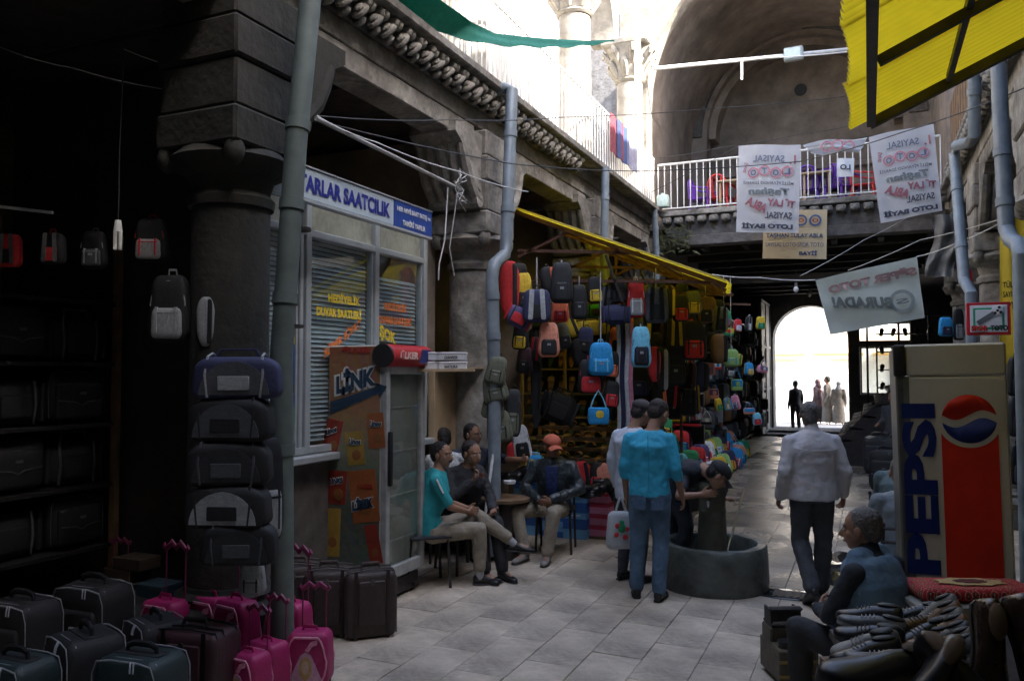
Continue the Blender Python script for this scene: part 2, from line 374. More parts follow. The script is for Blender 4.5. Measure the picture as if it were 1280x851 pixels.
def arcade(name, label, side, xf, xc, ys, y0, y1, zlist, has_scroll=True):
    """side=+1: the court lies at greater x; xf = front face"""
    b = thing(name, label, 'building', (xc, ys[0], 0)); s = side
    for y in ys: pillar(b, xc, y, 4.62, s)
    segs = [y0]+ys+[y1]
    for a, c in zip(segs[:-1], segs[1:]):
        wobj('beam', box(xf-s*.34, a+(.0 if a == y0 else .36), 4.46, xf-s*.02, c-(.0 if c == y1 else .36), 4.66, .012), concrete if False else stone, b)
    wobj('frieze', box(xf-s*.5, y0, 4.665, xf-s*.012, y1, 4.86, .01), stone, b)
    wobj('cornice_slab', box(xf-s*.55, y0, 5.06, xf+s*(.25 if s > 0 else .12), y1, 5.16, .015), stone, b)
    wobj('cornice_bed', box(xf-s*.5, y0, 4.862, xf+s*.03, y1, 5.058), stone_g, b)
    if has_scroll:
        m1 = mesh('scroll', join(ell((s*.09, 0, .03), (.075, .125, .045), 12, 7, RX(.75)), ell((s*.05, .05, -.04), (.06, .07, .035), 10, 6, RX(.75)), ell((s*.11, -.06, .03), (.045, .06, .025), 8, 6, RX(.75))))
        m2 = mesh('cornice_block', join(ell((s*.12, .035, 0), (.06, .035, .05), 8, 6), ell((s*.12, -.035, 0), (.06, .035, .05), 8, 6), rbox((s*.05, 0, .02), (.14, .13, .04), .01, 0)))
        y = y0+.1; k = 0
        while y < y1 and k < 60:
            for me, z in ((m1, 4.90), (m2, 5.0)):
                o = link('scroll' if me is m1 else 'cornice_block', me, b, stone, Vector((xf+s*.03, y+(.06 if me is m2 else 0), z))-WL[b.name], (random.uniform(-.15, .15), 0, random.uniform(-.12, .12)))
            y += .215; k += 1
    wobj('ceiling', box(xf-s*.36, y0, 4.66, xf-s*3.6, y1, 4.8), concrete, b)
    for i in range(int((y1-y0)/.8)):
        wobj('ceiling_plank', box(xf-s*.36, y0+.1+i*.8, 4.6+.02*(i % 2), xf-s*3.55, y0+.84+i*.8, 4.655, .01), M('sooty_plank', (.06, .052, .045), .95, var=.4, scale=5, bump=.4), b)
    return b
left = arcade('arcade_building', 'weathered stone arcade building along the left side with sunlit upper gallery', 1, -3.9, -4.12, [4.35, 8.15, 11.95], -2, 15.5, None)
right = arcade('arcade_building', 'stone arcade building at the right edge behind the drainpipes', -1, 1.30, 1.60, [4.35, 8.15, 11.95], .8, 15.5, None)
# back walls of the arcades, shops inside
wobj('back_wall', box(-7.6, -12.2, -.03, -7.4, 27.5, 4.89), darkwall, left)  # both walls run on unseen behind the camera to shut out side light
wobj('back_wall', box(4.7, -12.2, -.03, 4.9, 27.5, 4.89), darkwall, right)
# patchy plaster on the near left
wobj('plaster_patch', sheet(lambda u, v: (-7.38, 3.2+u*2.6+.1*math.sin(v*9), 2.9+v*1.3+.06*math.sin(u*14)), 10, 6, .03), M('ochre_plaster', (.17, .14, .10), .9, var=.4, scale=3, bump=.3, dirt=.5), left)
for k, (a, c) in enumerate(((-7.4, -4.5), )):
    wobj('partition_wall', box(a, 7.75, 0, c, 7.95, 4.55), plaster, left)
    wobj('partition_wall', box(a, 11.85, 0, c+.1, 12.05, 4.55), plaster, left)
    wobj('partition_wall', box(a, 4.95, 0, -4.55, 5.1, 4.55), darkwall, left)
# ---------- upper gallery on the left, in the sun
wobj('upper_floor', box(-7.6, -2, 4.98, -4.46, 15.5, 5.1), stone_l, left)
uw = wobj('upper_wall', box(-7.2, -2, 5.1, -6.9, 19, 10.5), plaster_w, left)
for y in (6.2, 9.6, 13.4):
    f = wobj('window', [box(-6.9, y-.55, 6.0, -6.84, y-.48, 7.7), box(-6.9, y+.48, 6.0, -6.84, y+.55, 7.7), box(-6.9, y-.48, 7.63, -6.84, y+.48, 7.7), box(-6.9, y-.48, 6.0, -6.84, y+.48, 6.07), box(-6.9, y-.02, 6.07, -6.85, y+.02, 7.63)], metal_w, left)
    wobj('window_pane', box(-6.895, y-.48, 6.07, -6.87, y+.48, 7.63), M('dusty_glass', (.35, .4, .42), .15, var=.1), f)
leaf_prof = [(.27, 7.62), (.30, 7.66), (.27, 7.70), (.29, 7.78), (.36, 8.0), (.44, 8.22), (.47, 8.28)]
def upcol(parent, x, y, r=.27):
    c = wobj('upper_column', lathe((x, y, 0), [(r+.05, 5.16), (r+.07, 5.2), (r+.05, 5.26), (r+.01, 5.3), (r, 5.34), (r*.93, 7.62)], 24), stone_l, parent)
    g = [lathe((x, y, 0), [(p*r/.27, z) for p, z in leaf_prof], 20), box(x-.46, y-.46, 8.28, x+.46, y+.46, 8.42, .03)]
    for a in range(8):
        an = a*PI/4; cx, cy = math.cos(an), math.sin(an)
        g.append(tube([(x+cx*.26, y+cy*.26, 7.72), (x+cx*.36, y+cy*.36, 7.9), (x+cx*.44, y+cy*.44, 8.0), (x+cx*.42, y+cy*.42, 7.93)], .06, 6, [.05, .07, .06, .04]))
        an += PI/8; cx, cy = math.cos(an), math.sin(an)
        g.append(tube([(x+cx*.30, y+cy*.30, 7.95), (x+cx*.42, y+cy*.42, 8.12), (x+cx*.53, y+cy*.53, 8.22), (x+cx*.50, y+cy*.50, 8.12)], .06, 6, [.05, .07, .06, .045]))
    wobj('leaf_capital', g, stone_l, c)
for y in (4.35, 8.15, 11.95, 15.2): upcol(left, -4.22, y)
# arches of the upper gallery
for ya, yb in ((4.35, 8.15), (8.15, 11.95), (11.95, 15.2)):
    n = 14; pts = []; rr = (yb-ya)/2-.28; cy = (ya+yb)/2
    poly = [(ya, 8.42)]+[(cy-rr*math.cos(PI*i/n), 8.42+rr*math.sin(PI*i/n)) for i in range(n+1)]+[(yb, 8.42), (yb, 10.9), (ya, 10.9)]
    wobj('upper_arch', prism(poly, .5, (-4.45, .001, 0), (0, 1, 0), (0, 0, 1)), stone_l, left)
def railing(name, label, p, q, z0, h, step_, mat, parent=None, r=.011, group=None):
    p = Vector(p); q = Vector(q); L_ = (q-p).length; d = (q-p)/L_
    t = thing(name, label, 'railing', p, group)
    wobj('top_rail', tube([p+Vector((0, 0, z0+h)), q+Vector((0, 0, z0+h))], .022, 8), mat, t)
    wobj('bottom_rail', tube([p+Vector((0, 0, z0+.08)), q+Vector((0, 0, z0+.08))], .015, 6), mat, t)
    me = mesh('baluster', cyl((0, 0, .08), (0, 0, h), r, n=6)); n = int(L_/step_)
    for i in range(n+1): link('baluster', me, t, mat, d*(i*L_/n)+Vector((0, 0, z0)))
    return t
railing('balcony_railing', 'white iron railing along the sunlit upper gallery on the left', (-3.78, 5.2, 0), (-3.78, 15.3, 0), 5.16, .95, .13, metal_w)
# far-left side railing of the stairs seen between the two sunlit columns
# ---------- facing building at the end of the court
fb = thing('arch_building', 'brown plastered building at the end of the court with a big arch over its balcony', 'building', (-1.3, 15.5, 0))
wobj('cornice_slab', box(-3.7, 15.38, 4.98, 1.3, 15.9, 5.08, .012), stone, fb)
wobj('frieze', box(-3.6, 15.5, 4.60, 1.25, 15.9, 4.975, .01), stone_g, fb)
wobj('beam', box(-3.45, 15.46, 4.40, 1.2, 15.8, 4.597, .01), stone_g, fb)
m2 = mesh('cornice_block', join(rbox((0, -.05, 0), (.17, .16, .12), .03, 2), ell((0, -.13, -.03), (.06, .05, .05), 8, 6)))
for i in range(22): link('cornice_block', m2, fb, stone, Vector((-3.55+i*.225, 15.49, 4.89))-WL[fb.name], (random.uniform(-.1, .1), random.uniform(-.1, .1), 0))
for x in (-4.12, 1.62): pillar(fb, x, 15.85, 4.6, 1)
wobj('gallery_floor', box(-4.4, 15.9, 4.82, 1.9, 21.3, 5.0), concrete, fb)
# passage ceiling with iron joists
wobj('passage_ceiling', box(-5.2, 15.81, 4.5, 4.6, 27.4, 4.7), concrete, fb)
for i in range(9): wobj('joist', box(-3.6, 16.4+i*1.2, 4.36, 1.2, 16.52+i*1.2, 4.498), M('sooty_joist', (.05, .045, .04), .9), fb)
for i in range(6): wobj('joist', box(-3.0+i*.8, 15.82, 4.38, -2.9+i*.8, 16.38, 4.497), MC['sooty_joist'], fb)
wobj('iron_lintel', box(-3.6, 17.0, 3.80, 1.2, 17.12, 3.93, .01), M('pale_lintel', (.22, .21, .19), .8, var=.3, scale=4, dirt=.5), fb)
wobj('passage_wall', box(-5.2, 16.3, 0, -5.0, 27.4, 4.5), darkwall, fb)
wobj('passage_wall', box(2.4, 16.3, 0, 2.6, 27.4, 4.5), darkwall, fb)
# front wall with the great arch: centre x=-1.25
n = 22; cx, rr, zs = -1.25, 2.72, 7.35
poly = [(-4.5, 5.085), (cx-rr, 5.085)]+[(cx-rr*math.cos(PI*i/n), zs+rr*1.05*math.sin(PI*i/n)) for i in range(n+1)]+[(cx+rr, 5.085), (1.9, 5.085), (1.9, 11), (-4.5, 11)]
wobj('arch_wall', prism(poly, .45, (0, 15.52, 0), (1, 0, 0), (0, 0, 1)), stone_l, fb, sharp=20)
wobj('vault', grid(lambda u, v: (cx-(rr+.12)*math.cos(PI*u), 15.8+v*4.8, zs+(rr+.12)*1.05*math.sin(PI*u)), 24, 6), plaster, fb)
for x in (-4.3, 1.55):
    wobj('gallery_side_wall', box(x-.2, 15.98, 5.0, x+.2, 20.6, 7.6), plaster, fb)
# back wall of the gallery with the recessed inner arch
R1 = 2.26; zc = 7.95; xc2 = -1.42
outer = [(-4.6, 5.0), (-4.6, 11.5), (1.9, 11.5), (1.9, 5.0), (xc2+R1, 5.0), (xc2+R1, 6.95)]+[(xc2+R1*math.cos(PI*i/n), zc+R1*math.sin(PI*i/n)) for i in range(n+1)]+[(xc2-R1, 6.95), (xc2-R1, 5.0)]
wobj('inner_wall', prism(outer[::-1], .6, (0, 20.5, 0), (1, 0, 0), (0, 0, 1)), plaster, fb, sharp=20)
wobj('lunette', box(-4.6, 21.3, 5.0, 1.9, 21.45, 11.5), plaster, fb)
an = [PI*i/n for i in range(n+1)]
def band(r0, r1, y0, y1, z=zc, c=xc2):
    poly = [(c+r1*math.cos(a), z+r1*math.sin(a)) for a in an]+[(c+r0*math.cos(a), z+r0*math.sin(a)) for a in an[::-1]]
    return prism(poly, y1-y0, (0, y0, 0), (1, 0, 0), (0, 0, 1))
wobj('arch_band', band(R1-.18, R1+.02, 20.75, 21.3), plaster, fb, sharp=20)
wobj('arch_band', band(R1+.12, R1+.5, 20.42, 20.52), stone_g, fb, sharp=20)
wobj('impost_ledge', box(-4.1, 21.1, 7.0, 1.8, 21.3, 7.12, .01), plaster, fb)
wobj('vent_hole', cyl((-1.46, 21.26, 9.1), (-1.46, 21.31, 9.1), .15, n=16), black, fb)
wobj('damp_stain', cyl((-3.2, 18.59, 8.05), (-3.2, 18.61, 8.05), .3, n=16), M('soot', (.03, .03, .03), .95, var=.5, scale=8), fb) if False else None
railing('balcony_railing', 'white iron railing of the balcony at the end of the court behind the hanging banners', (-3.75, 15.55, 0), (1.2, 15.55, 0), 5.08, .96, .125, metal_w)
# gate wall with its round-headed opening
ga, gb_, gz = -2.85, -.58, 3.02
cxg = (ga+gb_)/2; rg = (gb_-ga)/2
poly = [(-5.2, -.03), (ga, -.03), (ga, gz)]+[(cxg-rg*math.cos(PI*i/16), gz+rg*.95*math.sin(PI*i/16)) for i in range(1, 16)]+[(gb_, gz), (gb_, -.03), (-.24, -.03), (-.24, 4.7), (-5.2, 4.7)]
wobj('gate_wall', prism(poly, .8, (0, 27.4, 0), (1, 0, 0), (0, 0, 1)), M('gate_stone', (.14, .13, .12), .9, var=.3, scale=4, dirt=.4), fb, sharp=20)
for q in ((-.239, -.03, 1.2, 1.25), (-.239, 2.75, 1.2, 2.88), (-.239, 3.5, 1.2, 4.7), (1.201, -.03, 2.6, 4.7)): wobj('gate_wall', box(q[0], 27.4, q[1], q[2], 28.2, q[3]), MC['gate_stone'], fb)
wf = wobj('window', [box(-.235, 27.5, z, 1.195, 27.56, z+.05) for z in (1.255, 2.695, 2.885, 3.445)]+[box(x, 27.501, 1.306, x+.05, 27.559, 2.694) for x in (-.235, .22, .68, 1.145)], steel, fb)  # glazed opening added so daylight shows where shop panes shine
wobj('window_pane', [box(-.23, 27.52, 1.26, 1.19, 27.53, 2.74)], glass('dusty_pane', (.55, .58, .58), .1), wf)
# the block over the gate so that the street light stays outside
wobj('gate_upper_wall', box(-8, 21.46, 4.72, 5, 28.1, 12), stone_g, fb)
wobj('side_wing', box(-12, 16.0, -.03, -7.45, 28.1, 9), stone_g, fb); wobj('side_wing', box(4.95, 16.0, -.03, 10, 28.1, 9), stone_g, fb)
gd = thing('gate_leaf', 'open grey iron gate leaf with riveted panels at the left of the bright gateway', 'gate', (-2.95, 27.3, 0))
wobj('leaf_frame', [box(-2.98, 24.9, .1, -2.9, 24.98, 4.15), box(-2.98, 27.2, .1, -2.9, 27.28, 4.15), box(-2.98, 26.05, .1, -2.9, 26.11, 4.15)]+[box(-2.985, 24.98, z, -2.895, 27.2, z+.07) for z in (.1, 1.4, 2.7, 4.08)], M('gate_iron', (.23, .22, .2), .6, var=.3, scale=5, dirt=.3), gd)
for j, z in enumerate((.17, 1.47, 2.77)):
    for y in (24.98, 26.11): wobj('iron_panel', box(-2.955, y, z, -2.93, y+(1.07 if y < 26 else 1.09), z+(1.23 if j < 2 else 1.31)), MC['gate_iron'], gd)
# ---------- right building upper storey and its wall (shades the court)
wobj('upper_wall', box(1.5, .8, 5.165, 1.9, 15.5, 10.15), stone_g, right)
wobj('upper_roof', box(1.3, .8, 10.15, 5, 15.5, 10.35), stone_g, right)
for y in (6.3, 10.1, 13.6):
    f = wobj('window', [box(1.5, y-.5, 5.9, 1.46, y-.42, 7.6), box(1.5, y+.42, 5.9, 1.46, y+.5, 7.6), box(1.5, y-.42, 7.52, 1.46, y+.42, 7.6), box(1.5, y-.42, 5.9, 1.46, y+.42, 5.98)], wood, right)
    wobj('window_pane', box(1.497, y-.42, 5.98, 1.48, y+.42, 7.52), MC['dusty_glass'], f)
wobj('wooden_balcony', [box(1.2, 11.2, 5.17, 1.5, 13.6, 5.9)]+[box(1.18, 11.2+i*.3, 5.17, 1.199, 11.44+i*.3, 5.95) for i in range(8)], wood, right)
wobj('roof_slab', box(-7.6, -12, 10.9, -4.3, 3.5, 11.1), stone_g, left)
# ---------- unseen building added behind the camera to darken the near court
nb = thing('light_blocker_building', 'unseen building added over the near end of the court to block light', 'building', (0, -6, 0))
wobj('ceiling', box(-7.4, -12, 4.9, 4.7, .6, 5.2), concrete, nb)
wobj('blocker_front_wall', box(-7.4, .4, 5.2, 4.7, .8, 9.5), stone_g, nb)
wobj('blocker_end_wall', box(-7.6, -12.3, -.03, 4.9, -12, 10.5), darkwall, nb)
# ---------- houses across the street outside the gate
hs = thing('street_house', 'bright sunlit house across the street seen through the gateway', 'building', (-3, 40, 0))
wobj('wall', box(-14, 42, 0, 8, 46, 11), M('cream_render', (.82, .80, .74), .9, var=.08, scale=1.5), hs)
for i in range(6):
    for j in range(3):
        x = -9.5+i*2.6; z = .9+j*3
        wobj('window', box(x, 41.9, z, x+1.1, 41.999, z+1.6), M('street_window', (.55, .57, .58), .2), hs)
    wobj('awning', prism([(0, 0), (2.2, 0), (2.2, .1), (0, .1)], 1.0, (-10.2+i*2.6, 41.0, 2.75), (1, 0, 0), (0, 0, 1)), M('shop_awning', (.6, .35, .1), .7), hs)
for j in (3.6, 6.6): wobj('string_course', box(-14, 41.85, j, 8, 41.999, j+.18), M('ochre_trim', (.7, .6, .42), .8), hs)

# ================================================================== pipes, nets, canopies
def pipe(label, pts, r, mat, collars=(), brackets=True):
    t = thing('drainpipe', label, 'drainpipe', pts[-1])
    wobj('pipe', tube(pts, r, 14), mat, t)
    for i, f in collars:
        p = Vector(pts[i]).lerp(Vector(pts[i+1]), f); d = (Vector(pts[i+1])-Vector(pts[i])).normalized()
        wobj('collar', cyl(p-d*.035, p+d*.035, r*1.14, n=14), mat, t)
    return t
pl = pipe('fat grey drainpipe, green light in its colour, leaning past the near column at the left', [onx(392, -40, -3.45), onx(370, 180, -3.45), onx(352, 440, -3.45), (-3.46, 4.16, 0)], .072, pipe_g, ((0, .9), (1, .3), (1, .75), (2, .3)))
for z in (2.25, 2.9): wobj('strap', cyl((-3.455, 4.19+.1*(z-2.2), z-.01), (-3.455, 4.19+.1*(z-2.2), z+.01), .085, n=14), steel, pl)
pm = [onx(640, 113, -3.55), onx(633, 300, -3.55), onx(631, 318, -3.55), onx(618, 330, -3.58), onx(615, 345, -3.58), onx(618, 470, -3.58), onx(618, 560, -3.58)]
pm[-1] = Vector((pm[-2].x, pm[-2].y, .05))
pp = pipe('blue-grey drainpipe with an offset bend in front of the middle stone column', [Vector((-3.95, pm[0].y, pm[0].z+.03)), Vector((-3.62, pm[0].y, pm[0].z+.03))]+pm, .068, pipe_m, ((2, .3), (2, .8), (6, .2), (6, .6)))
pb = [onx(757, 210, -3.62), onx(755, 305, -3.62)]; pb.append(Vector((pb[1].x, pb[1].y, 2.2)))
pipe('short grey drainpipe above the yellow awning between the stone piers', pb, .06, pipe_m, ((0, .4),))
pc = [onx(818, 262, -3.7), onx(821, 320, -3.7)]; pc.append(Vector((pc[1].x, pc[1].y, 1.5)))
pipe('grey drainpipe in the far left corner of the court', pc, .055, pipe_m, ((0, .4),))
pr = [onx(1218, 60, 1.05), onx(1218, 170, 1.05), onx(1212, 178, 1.05), onx(1196, 182, 1.0), onx(1193, 192, 1.0), onx(1205, 350, 1.0), onx(1214, 366, 1.02)]; pr.append(Vector((pr[-1].x, pr[-1].y, .1)))
pipe('blue-grey drainpipe with a stepped bend beside the hung white banner', pr, .062, pipe_m, ((0, .5), (4, .3), (4, .75)))
pr = [onx(1246, 20, .98), onx(1250, 130, .98), onx(1258, 285, .98), onx(1264, 300, .98), onx(1274, 306, .98), onx(1277, 318, .98)]; pr.append(Vector((pr[-1].x, pr[-1].y, .1)))
pipe('grey drainpipe nearest the right edge with a long straight run', pr, .058, pipe_m, ((0, .5), (1, .4), (1, .8)))
# lamp post tube of the upper gallery: pale poles
for x, y, l in ((-3.9, 8.9, 'white pole standing on the cornice beside the first sunlit column'), (-3.9, 14.6, 'white downpipe on the corner where the court buildings meet')):
    wobj('gallery_pole', cyl((x, y, 5.16), (x, y, 9.5), .06, n=10), metal_w, label=l, cat='pole')
# green shade net
def net():
    A = at(430, -60, 5.6); B = at(768, 51, 10.5); C = at(640, -45, 6.4)
    def f(u, v):
        lo = A.lerp(B, u)-Vector((0, 0, .42*math.sin(PI*u)**1.0)); hi = C.lerp(B, u)+Vector((0, 0, .02))
        return lo.lerp(hi, v)+Vector((0, 0, .03*math.sin(u*19+v*5)-.10*math.sin(PI*v)*(1-u)))
    return sheet(f, 40, 10, .006)
def net2():
    lo = [(380, -75), (425, -35), (464, 0), (512, 28), (557, 44), (614, 55), (660, 59), (700, 60), (735, 57), (768, 52)]; hi = [(500, -75), (530, -40), (549, 0), (572, 15), (590, 28), (620, 43), (662, 47), (700, 49), (735, 51), (768, 50)]
    def pick(L_, t):
        k = min(int(t*9), 8); f = t*9-k; return L_[k][0]*(1-f)+L_[k+1][0]*f, L_[k][1]*(1-f)+L_[k+1][1]*f
    def f(u, v):
        a = pick(lo, u); b = pick(hi, u); return at(a[0]*(1-v)+b[0]*v, a[1]*(1-v)+b[1]*v, 5.8+4.4*u+.5*v*(1-u))+Vector((0, .05*math.sin(v*9+u*14)*(1-u), .012*math.sin(u*60)*(1-v)))
    return sheet(f, 54, 10, .005)
wobj('shade_net', net2(), M('green_shade_cloth', (.03, .22, .17), .8, var=.15, scale=20, bump=.3, trans=.45), label='green shade cloth stretched across the top of the court', cat='shade cloth')
# yellow corrugated canopies
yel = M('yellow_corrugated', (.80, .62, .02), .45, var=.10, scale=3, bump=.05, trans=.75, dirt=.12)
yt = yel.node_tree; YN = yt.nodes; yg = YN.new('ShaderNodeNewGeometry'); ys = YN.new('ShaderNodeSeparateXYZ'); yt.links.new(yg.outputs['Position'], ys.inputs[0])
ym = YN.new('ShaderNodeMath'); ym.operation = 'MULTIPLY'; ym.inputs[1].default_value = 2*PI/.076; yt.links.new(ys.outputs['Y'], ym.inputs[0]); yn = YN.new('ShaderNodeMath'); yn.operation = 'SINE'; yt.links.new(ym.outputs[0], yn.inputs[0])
yr = YN.new('ShaderNodeMapRange'); yr.inputs['From Min'].default_value = -1; yr.inputs['To Min'].default_value = .72; yr.inputs['To Max'].default_value = 1.05; yt.links.new(yn.outputs[0], yr.inputs[0])      # ridge shading painted into the colour as darker stripes
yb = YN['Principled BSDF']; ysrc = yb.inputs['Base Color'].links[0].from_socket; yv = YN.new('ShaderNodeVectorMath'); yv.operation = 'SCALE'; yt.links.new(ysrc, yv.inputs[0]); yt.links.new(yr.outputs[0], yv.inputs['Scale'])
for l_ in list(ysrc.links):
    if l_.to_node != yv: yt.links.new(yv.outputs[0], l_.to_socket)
def corr(x0, z0, x1, z1, ya, yb, pitch=.076, amp=.021, jag=.010):
    n = int(abs(yb-ya)/pitch*4); X0 = Vector((x0, 0, z0)); X1 = Vector((x1, 0, z1)); N_ = Vector((-(z1-z0), 0, x1-x0)).normalized()
    def f(u, v):
        k = u*n; y = ya+(yb-ya)*u; j = jag*math.sin(int(k/4)*12.9)
        return X0.lerp(X1, v+(j if v < .01 else 0))+Vector((0, y, 0))+N_*(amp*math.cos(2*PI*k/4))
    return grid(f, n, 6)
yc = thing('yellow_canopy', 'yellow corrugated canopy on steel beams at the upper right', 'canopy', (.9, 3.5, 3.8))
sl_ = (3.83-3.46)/(.87-.04)
zz = lambda x: 3.50+sl_*(x-.0)
for k in range(6):
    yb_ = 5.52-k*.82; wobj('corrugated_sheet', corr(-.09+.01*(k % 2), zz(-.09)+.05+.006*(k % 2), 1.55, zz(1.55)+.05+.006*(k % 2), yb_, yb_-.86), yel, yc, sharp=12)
def bar(p, q, w_, h_, up=(0, 0, 1)):
    p = Vector(p); q = Vector(q); d = (q-p).normalized(); u = d.cross(Vector(up)).normalized(); v = u.cross(d)
    rs = []
    for c in (p, q): rs.append([tuple(c+u*(a*w_/2)+v*(b*h_/2)) for a, b in ((-1, -1), (1, -1), (1, 1), (-1, 1))])
    return skin(rs)
wobj('steel_beam', bar((.03, 5.42, zz(.03)-.02), (1.55, 5.42, zz(1.55)-.02), .05, .06), steel, yc)
wobj('steel_beam', bar((.04, .6, zz(.04)-.02), (.04, 5.39, zz(.04)-.02), .05, .06), steel, yc)
wobj('steel_beam', bar((.47, .6, zz(.47)-.0), (.47, 5.39, zz(.47)-.0), .03, .05), steel, yc)
wobj('steel_beam', bar((1.2, .6, zz(1.2)-.02), (1.2, 5.39, zz(1.2)-.02), .04, .06), steel, yc)
for y in (4.35, 3.2, 2.0): wobj('steel_beam', bar((.07, y, zz(.07)-.03), (1.55, y, zz(1.55)-.03), .04, .05), steel, yc)
aw = thing('yellow_awning', 'long yellow corrugated awning on rusty trusses over the bag stall', 'awning', (-3.9, 9, 3.9))
ax0, az0, ax1, az1 = -3.86, 3.93, -1.38, 2.93
azf = lambda x: az0+(az1-az0)*(x-ax0)/(ax1-ax0)
axe = lambda y: -.1600*y+.02
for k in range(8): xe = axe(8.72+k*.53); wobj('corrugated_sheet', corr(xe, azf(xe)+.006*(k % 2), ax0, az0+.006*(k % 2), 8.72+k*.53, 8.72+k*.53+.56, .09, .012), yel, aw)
for y in (8.80, 10.4, 12.0, 12.9): wobj('rafter', bar((ax0, y, azf(ax0)-.05), (axe(y)+.0, y, azf(axe(y))-.05), .04, .05), rust, aw)
for x in (-3.4, -2.8, -2.2, -1.6): wobj('purlin', bar((x, 8.8, azf(x)-.045), (x, min(12.95, x/-.16-.1), azf(x)-.045), .035, .03), rust, aw)
for y in (8.84, 10.4, 12.0):
    wobj('tie_bar', bar((ax0, y, 3.42), (-2.35, y, 3.30), .03, .035), rust, aw)
    wobj('tie_bar', bar((-3.86, y, 3.06), (-1.55, y, 2.93), .03, .03), rust, aw)
    for x in (-3.3, -2.6): wobj('strut', bar((x, y, azf(x)-.05), (x, y, 3.36), .025, .025), rust, aw)
    wobj('strut', bar((-3.86, y, 3.34), (-3.2, y, azf(-3.2)-.06), .03, .03), rust, aw)
    wobj('strut', bar((-2.75, y, 3.3), (-2.55, y, 2.75), .03, .03), steel, aw)
for p in ((-2.72, 12.7), (-3.75, 12.6)): wobj('awning_post', cyl((p[0], p[1], 0), (p[0], p[1], azf(p[0])-.07), .025, n=8), rust, aw)
# ================================================================== the watch shop
gl = glass('shop_glass', (.9, .94, .95), .2)
bl = M('blind_slat', (.40, .47, .50), .5, var=.08)
ws = thing('watch_shop_front', 'aluminium watch shop front with blinds and lettered glass between the stone columns', 'shop front', (-4.3, 6.3, 0))
yA, yB, zb, zt, ztop = 4.8, 7.36, 1.30, 3.12, 3.36
for y in (4.8, 5.40, 6.42, 7.33): wobj('post', box(-4.36, y-.035, zb-.02, -4.26, y+.035, ztop, .006), alu, ws)
wobj('post', box(-4.34, 5.30, zb, -4.27, 5.345, 3.1, .006), alu, ws)
for z in (zb, zt): wobj('rail', box(-4.355, yA, z-.03, -4.265, yB, z+.03, .006), alu, ws)
wobj('sill', box(-4.4, yA, 1.2, -4.18, yB+.05, 1.262, .01), alu, ws)
for a, b in ((4.84, 5.29), (5.44, 6.38), (6.46, 7.29)):
    p = wobj('pane', box(-4.318, a, zb+.035, -4.308, b, zt-.035), gl, ws)
    wobj('inner_frame', [box(-4.345, a, zb+.035, -4.285, a+.022, zt-.035), box(-4.345, b-.022, zb+.035, -4.285, b, zt-.035)], alu, ws)
    wobj('transom_pane', box(-4.32, a, zt+.035, -4.308, b, ztop), M('frosted_transom', (.34, .36, .30), .35, var=.35, scale=6, dirt=.5), ws)
    g = []
    for k in range(44):
        z = zb+.08+k*.04; g.append(mv(box(-.019, a+.03, -.001, .019, b-.03, .001), T(-4.352, 0, z) @ RY(1.15)))
    if a != 6.46: wobj('blind', g, bl, ws, kind='stuff')
    else: wobj('blind', g[:38], bl, ws, kind='stuff')
wobj('plinth_wall', box(-4.5, yA, 0, -4.3, yB, 1.19), M('plinth', (.10, .09, .085), .9, var=.3, dirt=.3), ws)
wobj('shop_interior', [box(-7.3, yA+.35, 0, -4.6, yB+.3, .05)], wood_l, ws)
for k in range(4):
    wobj('display_shelf', box(-5.1, 5.3, 1.45+k*.45, -4.75, 7.3, 1.47+k*.45), wood_y, ws)
glx = -4.303
yelw = M('yellow_vinyl', (.85, .62, .03), .5, var=.05); orw = M('orange_vinyl', (.75, .2, .04), .5, var=.05)
def onglass(s, px, py, w, h, mat, sl=0, x=glx, name='window_lettering'):
    c = onx(px, py, x); U = Vector((0, 1, sl)); letter(ws, s, c, U, (0, 0, 1), w, h, mat, name=name, bold=.045, off=.006)
onglass('HEDİYELİK', 430, 373, .48, .10, yelw); onglass('DUVAR SAATLERİ', 424, 390, .66, .105, yelw)
onglass('SÜPER FİYAT', 428, 421, .62, .10, orw, .55)
onglass('HEDİYELİK', 494, 383, .42, .095, orw); onglass('DUVAR SAATLERİ', 494, 400, .60, .10, orw)
onglass('ŞOK', 484, 420, .3, .15, yelw, -.25)
for (px, py, w_, h_, c) in ((367, 385, .09, .12, red), (367, 400, .09, .07, black), (366, 412, .09, .08, M('poster_brown', (.2, .12, .06))), (368, 439, .12, .12, plast(.03, .12, .4)), (367, 465, .13, .22, plast(.02, .08, .35)), (366, 486, .08, .07, black), (366, 501, .08, .1, plast(.03, .1, .5)), (365, 518, .06, .14, plast(.04, .3, .12)), (366, 425, .1, .06, yelw)):
    c0 = onx(px, py, -4.302); wobj('sticker', box(-4.303, c0.y-w_/2, c0.z-h_/2, -4.299, c0.y+w_/2, c0.z+h_/2), c, ws)
sg = thing('shop_sign', 'white sign board with blue capital letters over the watch shop', 'sign', (-3.9, 5.8, 3.4))
lb = M('sign_white', (.50, .60, .68), .35, var=.05, dirt=.12); bb = M('sign_blue', (.02, .07, .35), .35, var=.08)
def sq(px, a, b): return onx(px, a, -3.93), onx(px, b, -3.93)
y0s = onx(352, 195, -3.93).y; y1s = onx(493, 250, -3.93).y; y2s = onx(540, 265, -3.93).y
wobj('white_panel', box(-3.99, y0s-.2, 3.285, -3.935, y1s, 3.525, .005), lb, sg)
wobj('blue_panel', box(-3.99, y1s+.002, 3.283, -3.93, y2s, 3.527, .005), bb, sg)
wobj('trim', [box(-3.99, y0s-.2, 3.26, -3.925, y2s, 3.281), box(-3.99, y0s-.2, 3.529, -3.925, y2s, 3.542)], alu, sg)
